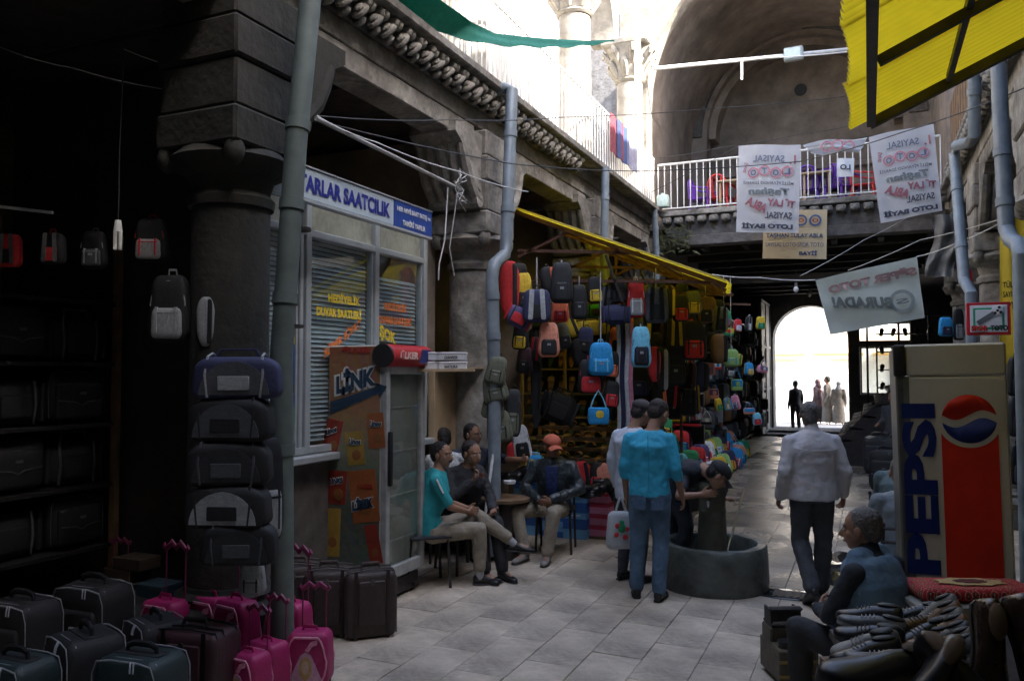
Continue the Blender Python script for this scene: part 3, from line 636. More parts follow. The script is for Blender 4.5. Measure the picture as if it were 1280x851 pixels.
blt = M('sign_letter_blue', (.02, .03, .28), .4, var=.05)
letter(sg, 'OTARLAR SAATCILIK', ((-3.934), (onx(360, 215, -3.93).y+y1s-.06)/2, 3.405), (0, 1, 0), (0, 0, 1), y1s-.08-onx(360, 215, -3.93).y, .135, blt, bold=.035)
letter(sg, 'HER NEVİ SAAT SATIŞ ve', (-3.929, (y1s+y2s)/2, 3.455), (0, 1, 0), (0, 0, 1), (y2s-y1s)*.88, .07, white, bold=.03)
letter(sg, 'TAMİRİ YAPILIR', (-3.929, (y1s+y2s)/2, 3.345), (0, 1, 0), (0, 0, 1), (y2s-y1s)*.6, .065, white, bold=.03)
# awning rail above the sign
wobj('awning_rail', tube([onx(395, 148, -3.75), onx(578, 238, -3.75)], .018, 8), M('pale_rail', (.4, .4, .38), .5, dirt=.3), label='thin pale rail running slantwise above the blue lettered shop sign', cat='rail')
# tan board wall and the shelf of white boxes
bd = at(570, 505, 8.0)
wobj('plywood_board', [box(-4.28, 7.42, .35, -4.2, 7.95, 1.98, .006), box(-4.24, 7.42, 1.98, -3.9, 8.0, 2.0, .004)], wood_l, label='plain tan plywood board beside the watch shop, below the stack of white boxes', cat='board')
for k, (dx, dz, lt) in enumerate(((0, 0, 'NATURA'), (0, .085, 'DANICA'), (-.26, .0, ''), (-.26, .085, ''))):
    c = at(565 if dx == 0 else 541, 448, 7.35); b = thing('white_carton', ['lower white carton with black hand lettering beside the stone column', 'upper white carton lying on the lettered one beside the stone column', 'lower blank white carton just right of the cooler header', 'upper blank white carton just right of the cooler header'][k], 'box', (c.x, c.y, 1.985+dz-.02))
    b.rotation_euler = (0, 0, TH); wd = .27 if dx == 0 else .14
    lobj('carton', rbox((0, 0, .04), (wd, .2, .062), .004, 0), white, b); lobj('lid', rbox((0, 0, .072), (wd+.012, .21, .016), .004, 0), white, b)
    if lt: letter(b, lt, (0, -.1, .035), (1, 0, 0), (0, 0, 1), .12, .025, black, slant=.3, world=False)
wobj('wooden_ledge', mv(box(-.33, -.14, -.03, .24, .2, -.006), T(at(560, 462, 7.35).x, at(560, 462, 7.35).y, 1.985) @ RZ(TH)), wood_l, label='short plank ledge carrying the white cartons', cat='shelf')
# ================================================================== drinks coolers
ck = thing('cooler_cabinet', 'tall glass door drinks cooler with an orange printed side and red rounded header', 'cooler', (-4.0, 6.05, 0))
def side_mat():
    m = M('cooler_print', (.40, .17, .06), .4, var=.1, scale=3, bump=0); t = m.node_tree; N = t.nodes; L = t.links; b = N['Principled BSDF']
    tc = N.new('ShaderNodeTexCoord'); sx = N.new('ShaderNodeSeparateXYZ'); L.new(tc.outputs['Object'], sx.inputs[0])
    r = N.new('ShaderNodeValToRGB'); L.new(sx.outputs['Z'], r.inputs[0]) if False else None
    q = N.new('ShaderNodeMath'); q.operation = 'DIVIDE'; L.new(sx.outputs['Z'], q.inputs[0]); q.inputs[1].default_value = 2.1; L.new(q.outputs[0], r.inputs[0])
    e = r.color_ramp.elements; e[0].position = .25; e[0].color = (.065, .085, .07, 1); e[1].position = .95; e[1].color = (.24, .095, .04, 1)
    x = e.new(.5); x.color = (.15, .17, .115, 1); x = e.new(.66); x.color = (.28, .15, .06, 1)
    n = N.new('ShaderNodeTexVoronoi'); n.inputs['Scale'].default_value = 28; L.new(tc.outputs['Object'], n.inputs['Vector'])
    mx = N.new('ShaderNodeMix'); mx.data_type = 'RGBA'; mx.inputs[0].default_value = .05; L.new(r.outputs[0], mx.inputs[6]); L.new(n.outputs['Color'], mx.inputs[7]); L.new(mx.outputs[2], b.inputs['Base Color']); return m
cxl, cxr, cy0, cy1 = -4.31, -3.71, 5.74, 6.38
cream = M('cooler_enamel', (.5, .5, .47), .35, var=.08, dirt=.2)
wobj('cabinet', [box(cxl, cy0+.004, .16, cxr-.06, cy1, 2.18, .01)], cream, ck)
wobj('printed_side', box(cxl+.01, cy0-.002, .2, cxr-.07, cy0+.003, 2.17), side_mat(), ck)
dr = wobj('door', [box(cxr-.058, cy0, .2, cxr, cy0+.06, 2.0, .006), box(cxr-.058, cy1-.06, .2, cxr, cy1, 2.0, .006), box(cxr-.058, cy0+.06, 1.93, cxr, cy1-.06, 2.0, .006), box(cxr-.058, cy0+.06, .2, cxr, cy1-.06, .30, .006)], M('door_frame_grey', (.33, .34, .33), .4), ck)
wobj('door_glass', box(cxr-.035, cy0+.06, .3, cxr-.025, cy1-.06, 1.93), glass('cooler_glass', (.88, .9, .88), .5), dr)
wobj('handle', rbox((cxr+.02, cy0+.03, 1.22), (.04, .035, .46), .012, 2), black, dr)
wobj('cooler_interior', [box(cxl+.03, cy0+.03, .22, cxl+.06, cy1-.03, 1.98)]+[box(cxl+.06, cy0+.03, .5+i*.35, cxr-.09, cy1-.03, .512+i*.35) for i in range(4)], M('cooler_inside', (.5, .52, .5), .6), ck) if False else None
for i in range(4): wobj('wire_shelf', box(cxr-.0519, cy0+.065, .5+i*.38, cxr-.045, cy1-.065, .512+i*.38), M('cooler_inside', (.5, .52, .5), .6), ck)
wobj('reflection_liner', box(cxr-.0599, cy0+.06, .3, cxr-.052, cy1-.06, 1.93), M('reflection_grey', (.36, .37, .35), .6, var=.2, scale=2), ck)  # pale inner panel close behind the glass, its grey standing in for reflections
hd_ = wobj('rounded_header', cyl((cxr-.03, cy0-.0, 2.09), (cxr-.03, cy1+.02, 2.09), .098, n=24), plast(.45, .02, .03), ck)
wobj('header_cap', cyl((cxr-.03, cy0-.03, 2.09), (cxr-.03, cy0, 2.09), .1, n=24), black, ck)
letter(ck, 'ÜLKER', (cxr+.066, cy0+.25, 2.10), (0, 1, 0), (0, 0, 1), .3, .075, M('header_letter', (.75, .5, .45), .4), bold=.05, slant=.2)
wobj('header_badge', prism([(-.09, -.06), (.05, -.06), (.11, .06), (-.04, .06)], .004, (cxr+.068, cy0+.51, 2.09), (0, 1, 0), (0, 0, 1)), navy, ck)
wobj('base', [box(cxl+.03, cy0+.03, .03, cxr-.05, cy1-.03, .16), box(cxl+.0, cy0+.1, .05, cxr-.02, cy0+.14, .08), box(cxl, cy1-.14, .05, cxr-.02, cy1-.1, .08)]+[cyl((x, y, 0), (x, y, .06), .03) for x in (cxl+.08, cxr-.1) for y in (cy0+.08, cy1-.08)], steel, ck)
yS = cy0-.003
def pp_(px, py): return ony(px, py, yS)
def side(s, px, py, wpx, hpx, mat, rot=0, bold=.03, off=.003, sl=.2, th=.002, fill=None):
    c = pp_(px, py); sc = c.y/FP*1.19*1.0; a = R(rot); U = Vector((math.cos(a), 0, math.sin(a))); V = Vector((-math.sin(a), 0, math.cos(a)))
    letter(ck, s, c, U, V, wpx*sc, hpx*sc, mat, bold=bold, slant=sl, off=off, thick=th, name='side_lettering', fill=fill)
dred = M('print_red', (.35, .03, .02), .4); dkb = M('print_navy', (.02, .05, .09), .4); wh = M('print_white', (.70, .72, .70), .4); org = M('print_orange', (.55, .2, .03), .4)
side('ÜLKER', 446, 437, 44, 9, dred, -1, .06)
side('LİNK', 445, 472, 60, 29, wh, 12, .14, .002, fill=.05); side('LİNK', 445, 472, 60, 29, dkb, 12, .05, .005)
def quad(pts, mat, off, name='printed_shape'):
    P = [pp_(*p) for p in pts]; o = P[0]
    wobj(name, prism([((p-o).x, (p-o).z) for p in P], .002, (o.x, o.y-off, o.z), (1, 0, 0), (0, 0, 1)), mat, ck)
quad([(413, 518), (413, 502), (470, 484), (468, 478), (484, 483), (474, 497), (473, 491)][::1], dkb, .004)
side('Hemen yerdinki!', 436, 504, 44, 7, dkb, 13, .0)
pr_ = [(415, 547, 20, 46, 12, M('pack_red', (.26, .035, .02), .5), 'Linos'), (444, 560, 22, 42, -6, M('pack_yellow', (.34, .22, .04), .5), 'Linos'), (470, 538, 21, 44, -4, M('pack_orange', (.32, .10, .03), .5), 'Linos'), (421, 609, 24, 42, 4, MC['pack_red'], 'LINKS'), (455, 620, 34, 66, -6, MC['pack_orange'], ''), (414, 665, 22, 60, 2, MC['pack_yellow'], ''), (467, 680, 16, 50, -10, MC['pack_red'], '')]
for (px, py, w_, h_, rt, mt, tx) in pr_:
    a = R(rt); q = [(px+(x*w_*math.cos(a)+y*h_*math.sin(a))/2, py-(-x*w_*math.sin(a)+y*h_*math.cos(a))/2) for x, y in ((-1, -1), (1, -1), (1, 1), (-1, 1))]
    quad(q, mt, .0015, 'printed_pack')
    c = pp_(px+2, py+h_*.2); wobj('printed_dot', mv(cyl((0, 0, 0), (0, .002, 0), w_*.0021, n=14), T(c.x, c.y-.006, c.z)), M('print_brown', (.25, .10, .03), .4), ck)
    if tx: side(tx, px, py-h_*.2, w_*.85, 9, wh, rt+6, .1, .004); side(tx, px, py-h_*.2, w_*.8, 7, dkb, rt+6, .03, .007)
side('ÜLKER', 457, 607, 24, 6, dred, 0, .05, .004); side('LİNK', 454, 628, 32, 15, wh, 14, .14, .004, fill=.05); side('LİNK', 454, 628, 32, 15, dkb, 14, .05, .007)
# ---- the other cooler, cola, at right
pk = thing('cooler_cabinet', 'off-white cola cooler with a big blue and red emblem on its side at the right', 'cooler', (ony(1132, 465, 5.55).x, 5.55, 0))
pk.rotation_euler = (0, R(-1.0), R(1.5)); W_ = ony(1267, 465, 5.57).x-ony(1132, 465, 5.55).x; Dp = .66; zb = .1; zt = 2.12
ivory = M('ivory_enamel', (.66, .64, .54), .5, var=.08, scale=3, dirt=.18, bump=.03)
lobj('cabinet', [box(.03, .0, zb, W_, Dp, zt-.2, .012), box(.03, .0, zt-.195, W_, Dp, zt, .012)], ivory, pk)
lobj('door', box(-.025, .0, zb+.05, .028, Dp, zt-.02, .01), M('door_edge', (.10, .10, .09), .4), pk)
lobj('hinge_cap', rbox((-.0, .0, zt-.1), (.07, .05, .2), .015, 2), black, pk)
lobj('edge_strip', box(.018, -.004, zb+.05, .05, .0, zt-.2), M('strip_green', (.15, .17, .14), .5), pk)
pb_ = M('emblem_blue', (.010, .028, .16), .55, var=.06, bump=.02, dirt=.1, spec=.25); prd = M('emblem_red', (.72, .035, .015), .55, var=.08, bump=.02, dirt=.12, spec=.25)
zf = lambda py: zt-(py-432)/1000*5.15; xf = lambda px: ony(px, 465, 5.55).x-pk.location.x-.02
x0, x1 = xf(1186), xf(1258)
rc = (x1-x0)/2-.005; ccx = (x0+x1)/2; ccz = zf(521)
lobj('red_panel', prism([(x0, .12), (x1, .12), (x1, ccz), (x0, ccz)], .004, (0, -.004, 0), (1, 0, 0), (0, 0, 1)), prd, pk)
lobj('emblem_disc', prism([(ccx+(rc+.028)*math.cos(2*PI*i/40), ccz+(rc+.028)*math.sin(2*PI*i/40)) for i in range(40)], .003, (0, -.0075, 0), (1, 0, 0), (0, 0, 1)), ivory, pk)
def wave(lo, hi):
    top = []; n = 24
    f1 = lambda x: .20*rc*math.sin(PI*x)  # gentle s-curve
    return f1
up = [(ccx+rc*math.cos(a), ccz+rc*math.sin(a)) for a in [R(8)+R(172-8+8)*i/24 for i in range(25)]]
crv = [(ccx+rc*x, ccz+rc*(.16+.20*math.sin(PI*x*1.0)*1.0-.0)) for x in [-.98+1.96*i/20 for i in range(21)]]
lobj('emblem_red_half', prism([p for p in up]+[(x, z) for x, z in crv], .003, (0, -.011, 0), (1, 0, 0), (0, 0, 1)), prd, pk, sharp=0)
lo = [(ccx+rc*math.cos(a), ccz+rc*math.sin(a)) for a in [R(188)+R(164)*i/24 for i in range(25)]]
crv2 = [(ccx+rc*x, ccz+rc*(-.16+.20*math.sin(PI*x))) for x in [.98-1.96*i/20 for i in range(21)]]
lobj('emblem_blue_half', prism(lo+crv2, .003, (0, -.011, 0), (1, 0, 0), (0, 0, 1)), pb_, pk, sharp=0)
zlo, zhi = zf(705), zf(503)
letter(pk, 'PEPSI', ((xf(1136)+xf(1180))/2, -.0, (zlo+zhi)/2), (0, 0, 1), (-1, 0, 0), zhi-zlo, (xf(1180)-xf(1136))*.98, pb_, bold=.045, world=False, off=.005)
lobj('vent', box(.1, -.003, .14, .6, .0, .3), steel, pk)
# ================================================================== banners, signs
def cloth(name, label, y, P4, mat, wav=.03, cat='banner'):
    A, B, C, D = [ony(px, py, y) for px, py in P4]     # top-left, top-right, bottom-right, bottom-left
    t = thing(name, label, cat, (A+B)/2)
    def q(u, v): return A.lerp(B, u).lerp(D.lerp(C, u), 1-v)+Vector((0, wav*math.sin(u*7+v*2.2)+wav*.5*math.sin(v*9+u*3), 0))
    wobj('cloth', sheet(q, 24, 24, .003), mat, t)
    def put(s, u, v, w, h, m, bold=.03, mirror=True, sl=0, rot=0):
        c = q(u, v); a = R(rot); U0 = (B-A).normalized(); V0 = (A-D).normalized(); U = U0*math.cos(a)+V0*math.sin(a); V = V0*math.cos(a)-U0*math.sin(a)
        wd = (B-A).length; hg = (A-D).length
        def fn(p):
            uu = (p-A).dot(U0)/wd; vv = 1+(p-A).dot(V0)/hg; z = q(uu, vv); return Vector((p.x, z.y-.03, p.z))
        letter(t, s, A.lerp(B, u).lerp(D.lerp(C, u), 1-v), U, V, w*wd, h*hg, m, bold=bold, mirror=mirror, slant=sl, fn=fn, name='printed_lettering')
    def disc(u, v, r, m, m2, ch):
        c = q(u, v); wd = (B-A).length
        wobj('printed_disc', [skin([ring(c+Vector((0, -.026, 0)), Vector((1, 0, 0)), Vector((0, 0, 1)), r*wd*k, r*wd*k, 20) for k in (1, .72)], cap=False)], m, t, sharp=0)
        put(ch, u, v, r*1.0, r*.75, m2)
    return t, put, disc, q
bw = M('banner_cloth', (.80, .82, .86), .85, var=.06, scale=3, bump=.1, trans=.6)
fp = M('faded_pink', (.52, .22, .27), .8); fb2 = M('faded_blue', (.20, .24, .38), .8); fgr = M('faded_grey', (.28, .32, .34), .8); fk = M('faded_black', (.10, .11, .16), .8)
for lab, y, P4, rt in (('white lottery banner with mirrored print, hanging straight at the left of the pair', 14.3, ((923, 182), (1001, 181), (998, 291), (920, 290)), 0), ('white lottery banner with mirrored print, tilted and nearer the yellow canopy', 14.3, ((1086, 171), (1167, 155), (1178, 263), (1101, 279)), 8)):
    t, put, disc, q = cloth('lottery_banner', lab, y, P4, bw)
    tag(t, group='white lottery banners')
    put('SAYISAL', .50, .84, .50, .075, fb2, .01); put('1.', .88, .83, .10, .10, fp)
    for k, ch in enumerate('LOTO'): disc(.80-.18*k, .70-.02*(k % 2), .092, fp, fb2, ch)
    put('ŞANS', .13, .74, .17, .05, fp, rot=80, mirror=True); put('MİLLİ PİYANGO İDARESİ', .50, .565, .80, .045, fk, .01)
    put('Taşhan', .52, .455, .66, .10, fgr, .05, sl=-.2); put('TÜLAY', .72, .335, .44, .10, fp, .05, rot=-4); put('ABLA', .33, .31, .38, .10, fp, .05, rot=-26)
    put('SAYISAL', .68, .19, .42, .075, fk, .02); put('LOTO BAYİİ', .50, .075, .82, .07, fk, .06)
t, put, disc, q = cloth('crumpled_banner', 'small crumpled white banner sagging between the two lottery banners', 14.4, ((1003, 180), (1084, 172), (1074, 190), (1016, 192)), bw, .09)
for k in range(3): disc(.35+.2*k, .45, .09, fp, fb2, 'O')
t, put, disc, q = cloth('paper_notice', 'small white paper notice hanging on the balcony railing under the crumpled banner', 15.3, ((1046, 198), (1068, 198), (1067, 221), (1046, 221)), white, .01, 'notice')
put('LO', .5, .5, .6, .3, fk, .04, mirror=True)
t, put, disc, q = cloth('lottery_sign', 'cream sign with blue lettering fixed under the balcony edge', 15.25, ((955, 263), (1034, 262), (1033, 324), (953, 323)), M('cream_sign', (.62, .50, .30), .7, var=.06), .004, 'sign')
sbl = M('sign_dark_blue', (.04, .10, .28), .6)
for k in range(2): disc(.60+.22*k, .78, .095, sbl, red, 'O')
put('TAŞHAN TÜLAY ABLA', .5, .47, .9, .13, sbl, .03, False); put('SAYISAL LOTO-SPOR TOTO', .5, .285, .92, .085, sbl, .0, False); put('BAYİİ', .72, .12, .28, .10, sbl, .04, False)
t, put, disc, q = cloth('toto_banner', 'pale banner with mirrored pink and grey print slung low on a wire before the gateway', 11.4, ((1019, 350), (1146, 321), (1156, 397), (1038, 418)), M('pale_green_cloth', (.70, .76, .72), .85, var=.05, bump=.08, trans=.5), .03)
put('SÜPER TOTO', .54, .79, .86, .17, M('faded_rose', (.50, .33, .33), .8), .06, rot=0); put('BURADA!', .40, .44, .58, .20, M('faded_green_grey', (.27, .31, .30), .8), .06, rot=-14, sl=-.2)
disc(.80, .33, .12, MC['faded_green_grey'], MC['faded_green_grey'], 'S')
# spor toto light box
sx_ = thing('light_box_sign', 'small red framed light box with a pen and football picture on the right wall', 'sign', (.9, 9.4, 2.5))
P = [ony(px, py, 9.3) for px, py in ((1209, 419), (1264, 419), (1264, 377), (1209, 377))]
bx = lambda m, n=0, d=0: box(P[0].x+m, 9.3+n, P[0].z+m, P[1].x-m, 9.3+n+.1+d, P[2].z-m, .004)
wobj('red_case', bx(0), plast(.5, .02, .03), sx_); wobj('white_face', bx(.028, -.006, -.08), white, sx_)
wobj('green_border', [bx(.055, -.010, -.09)], plast(.02, .35, .2), sx_); wobj('inner_face', bx(.075, -.014, -.09), white, sx_)
c = ony(1239, 410, 9.28)
letter(sx_, 'SPOR', c+Vector((-.10, 0, 0)), (1, 0, 0), (0, 0, 1), .15, .055, red, bold=.06); letter(sx_, 'TOTO', c+Vector((.07, 0, 0)), (1, 0, 0), (0, 0, 1), .15, .055, black, bold=.05)
wobj('football', ell(ony(1247, 388, 9.28), (.055, .008, .055), 14, 8), white, sx_); wobj('football_patch', [ell(ony(1247+a, 388+b, 9.272), (.014, .003, .014), 6, 5) for a, b in ((0, 0), (4, 2), (-3, 3), (2, -4))], black, sx_)
wobj('pen', bar(ony(1243, 391, 9.275), ony(1222, 404, 9.275), .004, .045), M('pen_grey', (.15, .16, .17), .4), sx_)
# yellow poster strips at the far right wall
for px, lab in ((1259, 'tall yellow poster with black print hanging behind the light box sign'), ):
    t, put, disc, q = cloth('yellow_poster', lab, 9.9, ((1250, 275), (1280, 272), (1282, 455), (1250, 455)), M('yellow_poster', (.7, .5, .03), .7, var=.05), .02, 'poster')
    put('TÜLAY', .45, .55, .7, .05, black, .02, False); put('SAYISAL', .45, .48, .7, .04, black, .02, False); put('LOTO', .45, .40, .5, .05, black, .03, False)
# wires
WI = [('black overhead cable crossing the whole court from the left beam to the far right', [at(-20, 50, 6), at(150, 105, 6), at(400, 152, 6.5), at(640, 205, 8), at(800, 214, 10), at(1000, 202, 10), at(1130, 165, 8), at(1300, 102, 6)], .006, cordb),
      ('upper thin black cable sagging across the court', [at(395, 145, 6), at(560, 150, 7.5), at(700, 147, 9), at(900, 135, 11), at(1060, 120, 11)], .005, cordb),
      ('thin cable running to the balcony arch', [at(820, 85, 15), at(960, 72, 15), at(1060, 65, 15)], .012, metal_w),
      ('pale cord pair sagging under the left beam', [at(396, 145, 6), at(470, 178, 6.5), at(575, 215, 7.5), at(660, 240, 8)], .006, cordw),
      ('washing wire that carries the mirrored pale banner, left end', [at(890, 343, 12), at(950, 347, 11.8), at(1019, 350, 11.6)], .008, cordw),
      ('washing wire that carries the mirrored pale banner, right end', [at(1146, 321, 11.5), at(1200, 302, 10), at(1262, 272, 9)], .008, cordw),
      ('second pale cable rising to the right wall', [at(1060, 338, 12), at(1150, 300, 11), at(1290, 262, 8)], .005, cordw),
      ('thin wire across the far arch above the railing', [at(820, 198, 15), at(900, 185, 15), at(1000, 168, 15), at(1100, 150, 14)], .006, cordb),
      ('wire that holds the lottery banners', [at(815, 240, 14.6), at(923, 182, 14.7), at(1001, 181, 14.8), at(1086, 171, 15), at(1170, 154, 15)], .005, cordb),
      ('faint wire in the dark bay at the far left', [at(-10, 55, 5.5), at(90, 85, 5.6), at(228, 115, 5.6)], .004, cordw),
      ('short taut cord below the dark vault at left', [at(155, 62, 5.5), at(262, 94, 5.5), at(232, 155, 5.5)], .003, cordw),
      ('diagonal wire under the balcony', [at(1000, 345, 12), at(1080, 300, 13), at(1150, 262, 13)], .005, cordw)]
for lab, pts, r_, m_ in WI:
    P = []
    for a, b in zip(pts[:-1], pts[1:]): P += sag(a, b, .02, 5)[:-1]
    wobj('cable', tube(P+[pts[-1]], r_, 5), m_, label=lab, cat='cable')
# tangle of loose wires at the middle capital
g = []
for k in range(5):
    c = onx(575, 215, -3.55); g.append(tube([c+Vector((random.uniform(-.03, .03), random.uniform(-.1, .12), -.02*i*k*.2+random.uniform(-.04, .05)-.05*i)) for i in range(6)], .0045, 5))
g.append(tube([onx(560, 235, -3.6), onx(556, 300, -3.6), onx(549, 330, -3.6), onx(548, 350, -3.6)], .006, 5)); g.append(tube([onx(572, 240, -3.6), onx(562, 310, -3.6), onx(568, 345, -3.6)], .005, 5))
wobj('wire_tangle', g, cordw, label='tangle of loose white wires hanging at the middle column capital', cat='wires')
# the white bar with floodlight across the great arch
br = wobj('arch_tie_bar', cyl(at(818, 86, 15.6), at(1100, 58, 15.6), .04, n=8), metal_w, label='white painted tie bar across the great arch', cat='bar')
fl_ = thing('floodlight', 'square floodlight fixed on the white tie bar under the arch', 'floodlight', at(992, 68, 15.5))
c = at(992, 68, 15.45); wobj('housing', rbox(c, (.36, .14, .26), .02, 0), M('lamp_grey', (.3, .34, .34), .4), fl_); wobj('lens', rbox(c+Vector((-.02, -.08, 0)), (.3, .02, .2), .005, 0), M('lamp_glass', (.5, .58, .56), .1), fl_)
for px, py, l in ((927, 92, 'white hanging rod left of the floodlight'), ): wobj('hanging_rod', cyl(at(px, 75, 15.5), at(px, 100, 15.5), .025), metal_w, label=l, cat='rod')
for px, py, d, lab in ((995, 362, 14, 'bare bulb hanging on a wire before the dark passage'), (1012, 368, 17, 'faint bare bulb further inside the dark passage')):
    c = at(px, py, d); b = thing('hanging_bulb', lab, 'light bulb', c); wobj('bulb', ell(c, (.045, .045, .06), 12, 8), M('bulb_glass', (.75, .78, .76), .2), b)
    wobj('socket', cyl(c+Vector((0, 0, .05)), c+Vector((0, 0, .12)), .025), M('socket', (.2, .2, .2)), b); wobj('flex', tube([c+Vector((0, 0, .12)), c+Vector((0, 0, .35))], .006, 5), cordb, b)
# balcony furniture
def pchair(x, y, z, rz, mat, label, group):
    t = thing('plastic_chair', label, 'chair', (x, y, z), group, rz)
    lobj('seat', rbox((0, 0, .43), (.44, .42, .04), .02, 1), mat, t)
    for sx in (-1, 1):
        for sy in (-1, 1): lobj('leg', cyl((sx*.24, sy*.22, 0), (sx*.18, sy*.17, .43), .02, .025, 8), mat, t)
        lobj('armrest', tube([(sx*.22, -.2, .42), (sx*.25, -.2, .62), (sx*.25, .05, .66), (sx*.2, .2, .7)], .02, 6), mat, t)
    n = 12; lobj('back_frame', tube([(.2*math.cos(PI*i/n), .2+.05*math.sin(PI*i/n), .45+.42*math.sin(PI*i/n)**.5) for i in range(n+1)], .024, 6), mat, t)
    for i in range(3): lobj('back_slat', cyl((-.1+.1*i, .2, .44), (-.1+.1*i, .24, .84-.03*abs(i-1)), .022), mat, t)
    return t
rp = plast(.6, .03, .03); pu = plast(.12, .03, .35)
for px, m_, r_, lab in ((902, rp, 2.9, 'red plastic chair on the balcony left of the banners'), (878, pu, 1.4, 'purple plastic chair at the left end of the balcony'), (1008, pu, 3.3, 'purple plastic chair just right of the straight banner'), (1040, pu, .4, 'purple plastic chair in the middle of the balcony'), (1080, rp, 1.5, 'red plastic chair peeping out left of the tilted banner'), (1055, pu, 2.2, 'purple plastic chair partly behind the paper notice')):
    c = ony(px, 262, 16.3); pchair(c.x, c.y, 5.0, r_, m_, lab, 'plastic chairs on the balcony')
for px, lab in ((917, 'small wooden table beside the red balcony chair'), (1022, 'small wooden table between the purple balcony chairs')):
    c = ony(px, 262, 16.2); t = thing('cafe_table', lab, 'table', (c.x, c.y, 5.0)); lobj('table_top', rbox((0, 0, .7), (.55, .55, .04), .01, 0), wood_l, t)
    for a in (-1, 1):
        for b in (-1, 1): lobj('leg', box(a*.22-.02, b*.22-.02, 0, a*.22+.02, b*.22+.02, .68), wood_l, t)
c = ony(829, 263, 15.3); wobj('water_can', [rbox((c.x, 15.3, 5.26), (.22, .2, .24), .03, 2), cyl((c.x, 15.3, 5.38), (c.x, 15.3, 5.42), .04)], M('milky_plastic', (.6, .75, .68), .4), label='milky plastic can standing on the cornice corner by the railing', cat='can')
# laundry over the far left railing
for k, (px, py, cc, lab) in enumerate(((772, 185, (.22, .05, .07), 'crimson cloth'), (780, 205, (.05, .08, .2), 'blue cloth'), (790, 215, (.3, .3, .4), 'lilac cloth'))):
    c = onx(px, py, -3.68); wobj('hung_cloth', sheet(lambda u, v, c=c: (-3.70+.02*math.sin(u*9), c.y+(u-.5)*.7, 6.08-v*.62), 8, 8, .01), fab(*cc), label=lab+' hung over the sunlit side railing near the court corner', cat='cloth')
# weeds at the left corner
g = []
c0 = ony(842, 300, 15.4)
for k in range(160):
    b = c0+Vector((random.uniform(-.3, .35), random.uniform(-.08, .02), random.uniform(-.25, .18))); d = Vector((random.uniform(-.2, .2), random.uniform(-.25, -.02), random.uniform(-.12, .14)))
    g.append(([b, b+d*.5+Vector((.012, 0, .03)), b+d, b+d*.5+Vector((-.012, 0, .0))], [(0, 1, 2, 3)]))
wobj('weeds', g, M('dry_weed', (.14, .15, .07), .8), label='dry weeds growing under the left corner of the balcony', cat='weeds', kind='stuff')
# plastic sheeting on the right
wobj('plastic_sheeting', sheet(lambda u, v: ony(1162+u*36+6*math.sin(v*5), 268+v*78, 15.0)+Vector((0, .06*math.sin(u*11+v*4)+.04*math.sin(v*13+u*5), 0)), 20, 20, .004), M('grey_sheeting', (.3, .3, .29), .4, var=.3, scale=6, bump=.5, trans=.3), label='crumpled grey plastic sheeting hung at the right end of the balcony', cat='sheeting')
# ================================================================== the stone fountain
FC = Vector((-1.335, 7.55, 0)); fo = thing('stone_fountain', 'round stone water basin with a carved central pillar in the middle of the court', 'fountain', FC)
wets = M('wet_grey_stone', (.10, .12, .11), .3, var=.55, scale=5, bump=.8, dirt=.5, bscale=14, rnd=0)
g = lathe((0, 0, 0), [(.485, 0), (.495, .06), (.488, .3), (.484, .37), (.47, .392), (.40, .395), (.385, .375), (.375, .12), (.37, .1), (.02, .1)], 56)
g = warp(g, lambda x, y, z: (x*(1+.018*noise.noise((x*5, y*5, z*4))), y*(1+.018*noise.noise((x*5+7, y*5, z*4))), z+(.012*noise.noise((x*6, y*6, 3)) if z > .3 else 0)))
lobj('basin', g, wets, fo)
lobj('water', cyl((0, 0, .12), (0, 0, .14), .372, n=40), M('dark_water', (.01, .012, .01), .05, var=.05, bump=.05, bscale=8), fo)
g = lathe((0, 0, 0), [(.135, .1), (.125, .5), (.122, .66), (.130, .68), (.122, .70), (.118, .80), (.135, .86), (.14, .90), (.12, .945), (.02, .955)], 30)
g = warp(g, lambda x, y, z: (x*(1+.14*noise.noise((x*9, y*9, z*5))), y*(1+.14*noise.noise((x*9+5, y*9, z*5))), z))
lobj('pillar', g, M('mossy_wet_stone', (.095, .095, .065), .5, var=.5, scale=5, bump=.6, dirt=.5, bscale=16), fo)
lobj('tap', [cyl((0, -.13, .8), (0, -.22, .78), .014), cyl((0, -.22, .79), (0, -.22, .74), .012)], MC.get('x') or chrome, fo)
wobj('metal_pole', cyl(at(907, 697, 7.1), at(930, 612, 7.3), .011, n=10), chrome, label='thin shiny metal pole leaning out of the stone basin', cat='pole')
def blob(cx, cy, rx, ry, z, seed): return prism([(cx+rx*(1+.35*noise.noise((math.cos(a)*1.5+seed, math.sin(a)*1.5, 0)))*math.cos(a), cy+ry*(1+.35*noise.noise((math.cos(a)*1.5, math.sin(a)*1.5+seed, 4)))*math.sin(a)) for a in [2*PI*i/40 for i in range(40)]], .004, (0, 0, z), (1, 0, 0), (0, 1, 0))
c = gp(1000, 745); pu_ = wobj('puddle', [blob(c.x-.05, c.y, .38, .17, .0075, 1), blob(c.x+.3, c.y+1.2, .3, .8, .0075, 7)], M('puddle_water', (.03, .03, .03), .06, var=.1, bump=.12, bscale=5), sharp=0); tag(pu_, kind='structure')
wobj('drain_grate', [box(c.x-.22, c.y-.13, .008, c.x+.18, c.y+.1, .014)]+[box(c.x-.2+i*.06, c.y-.11, .014, c.x-.175+i*.06, c.y+.08, .02) for i in range(6)], steel, label='dark metal drain cover in the puddle beside the basin', cat='drain cover')
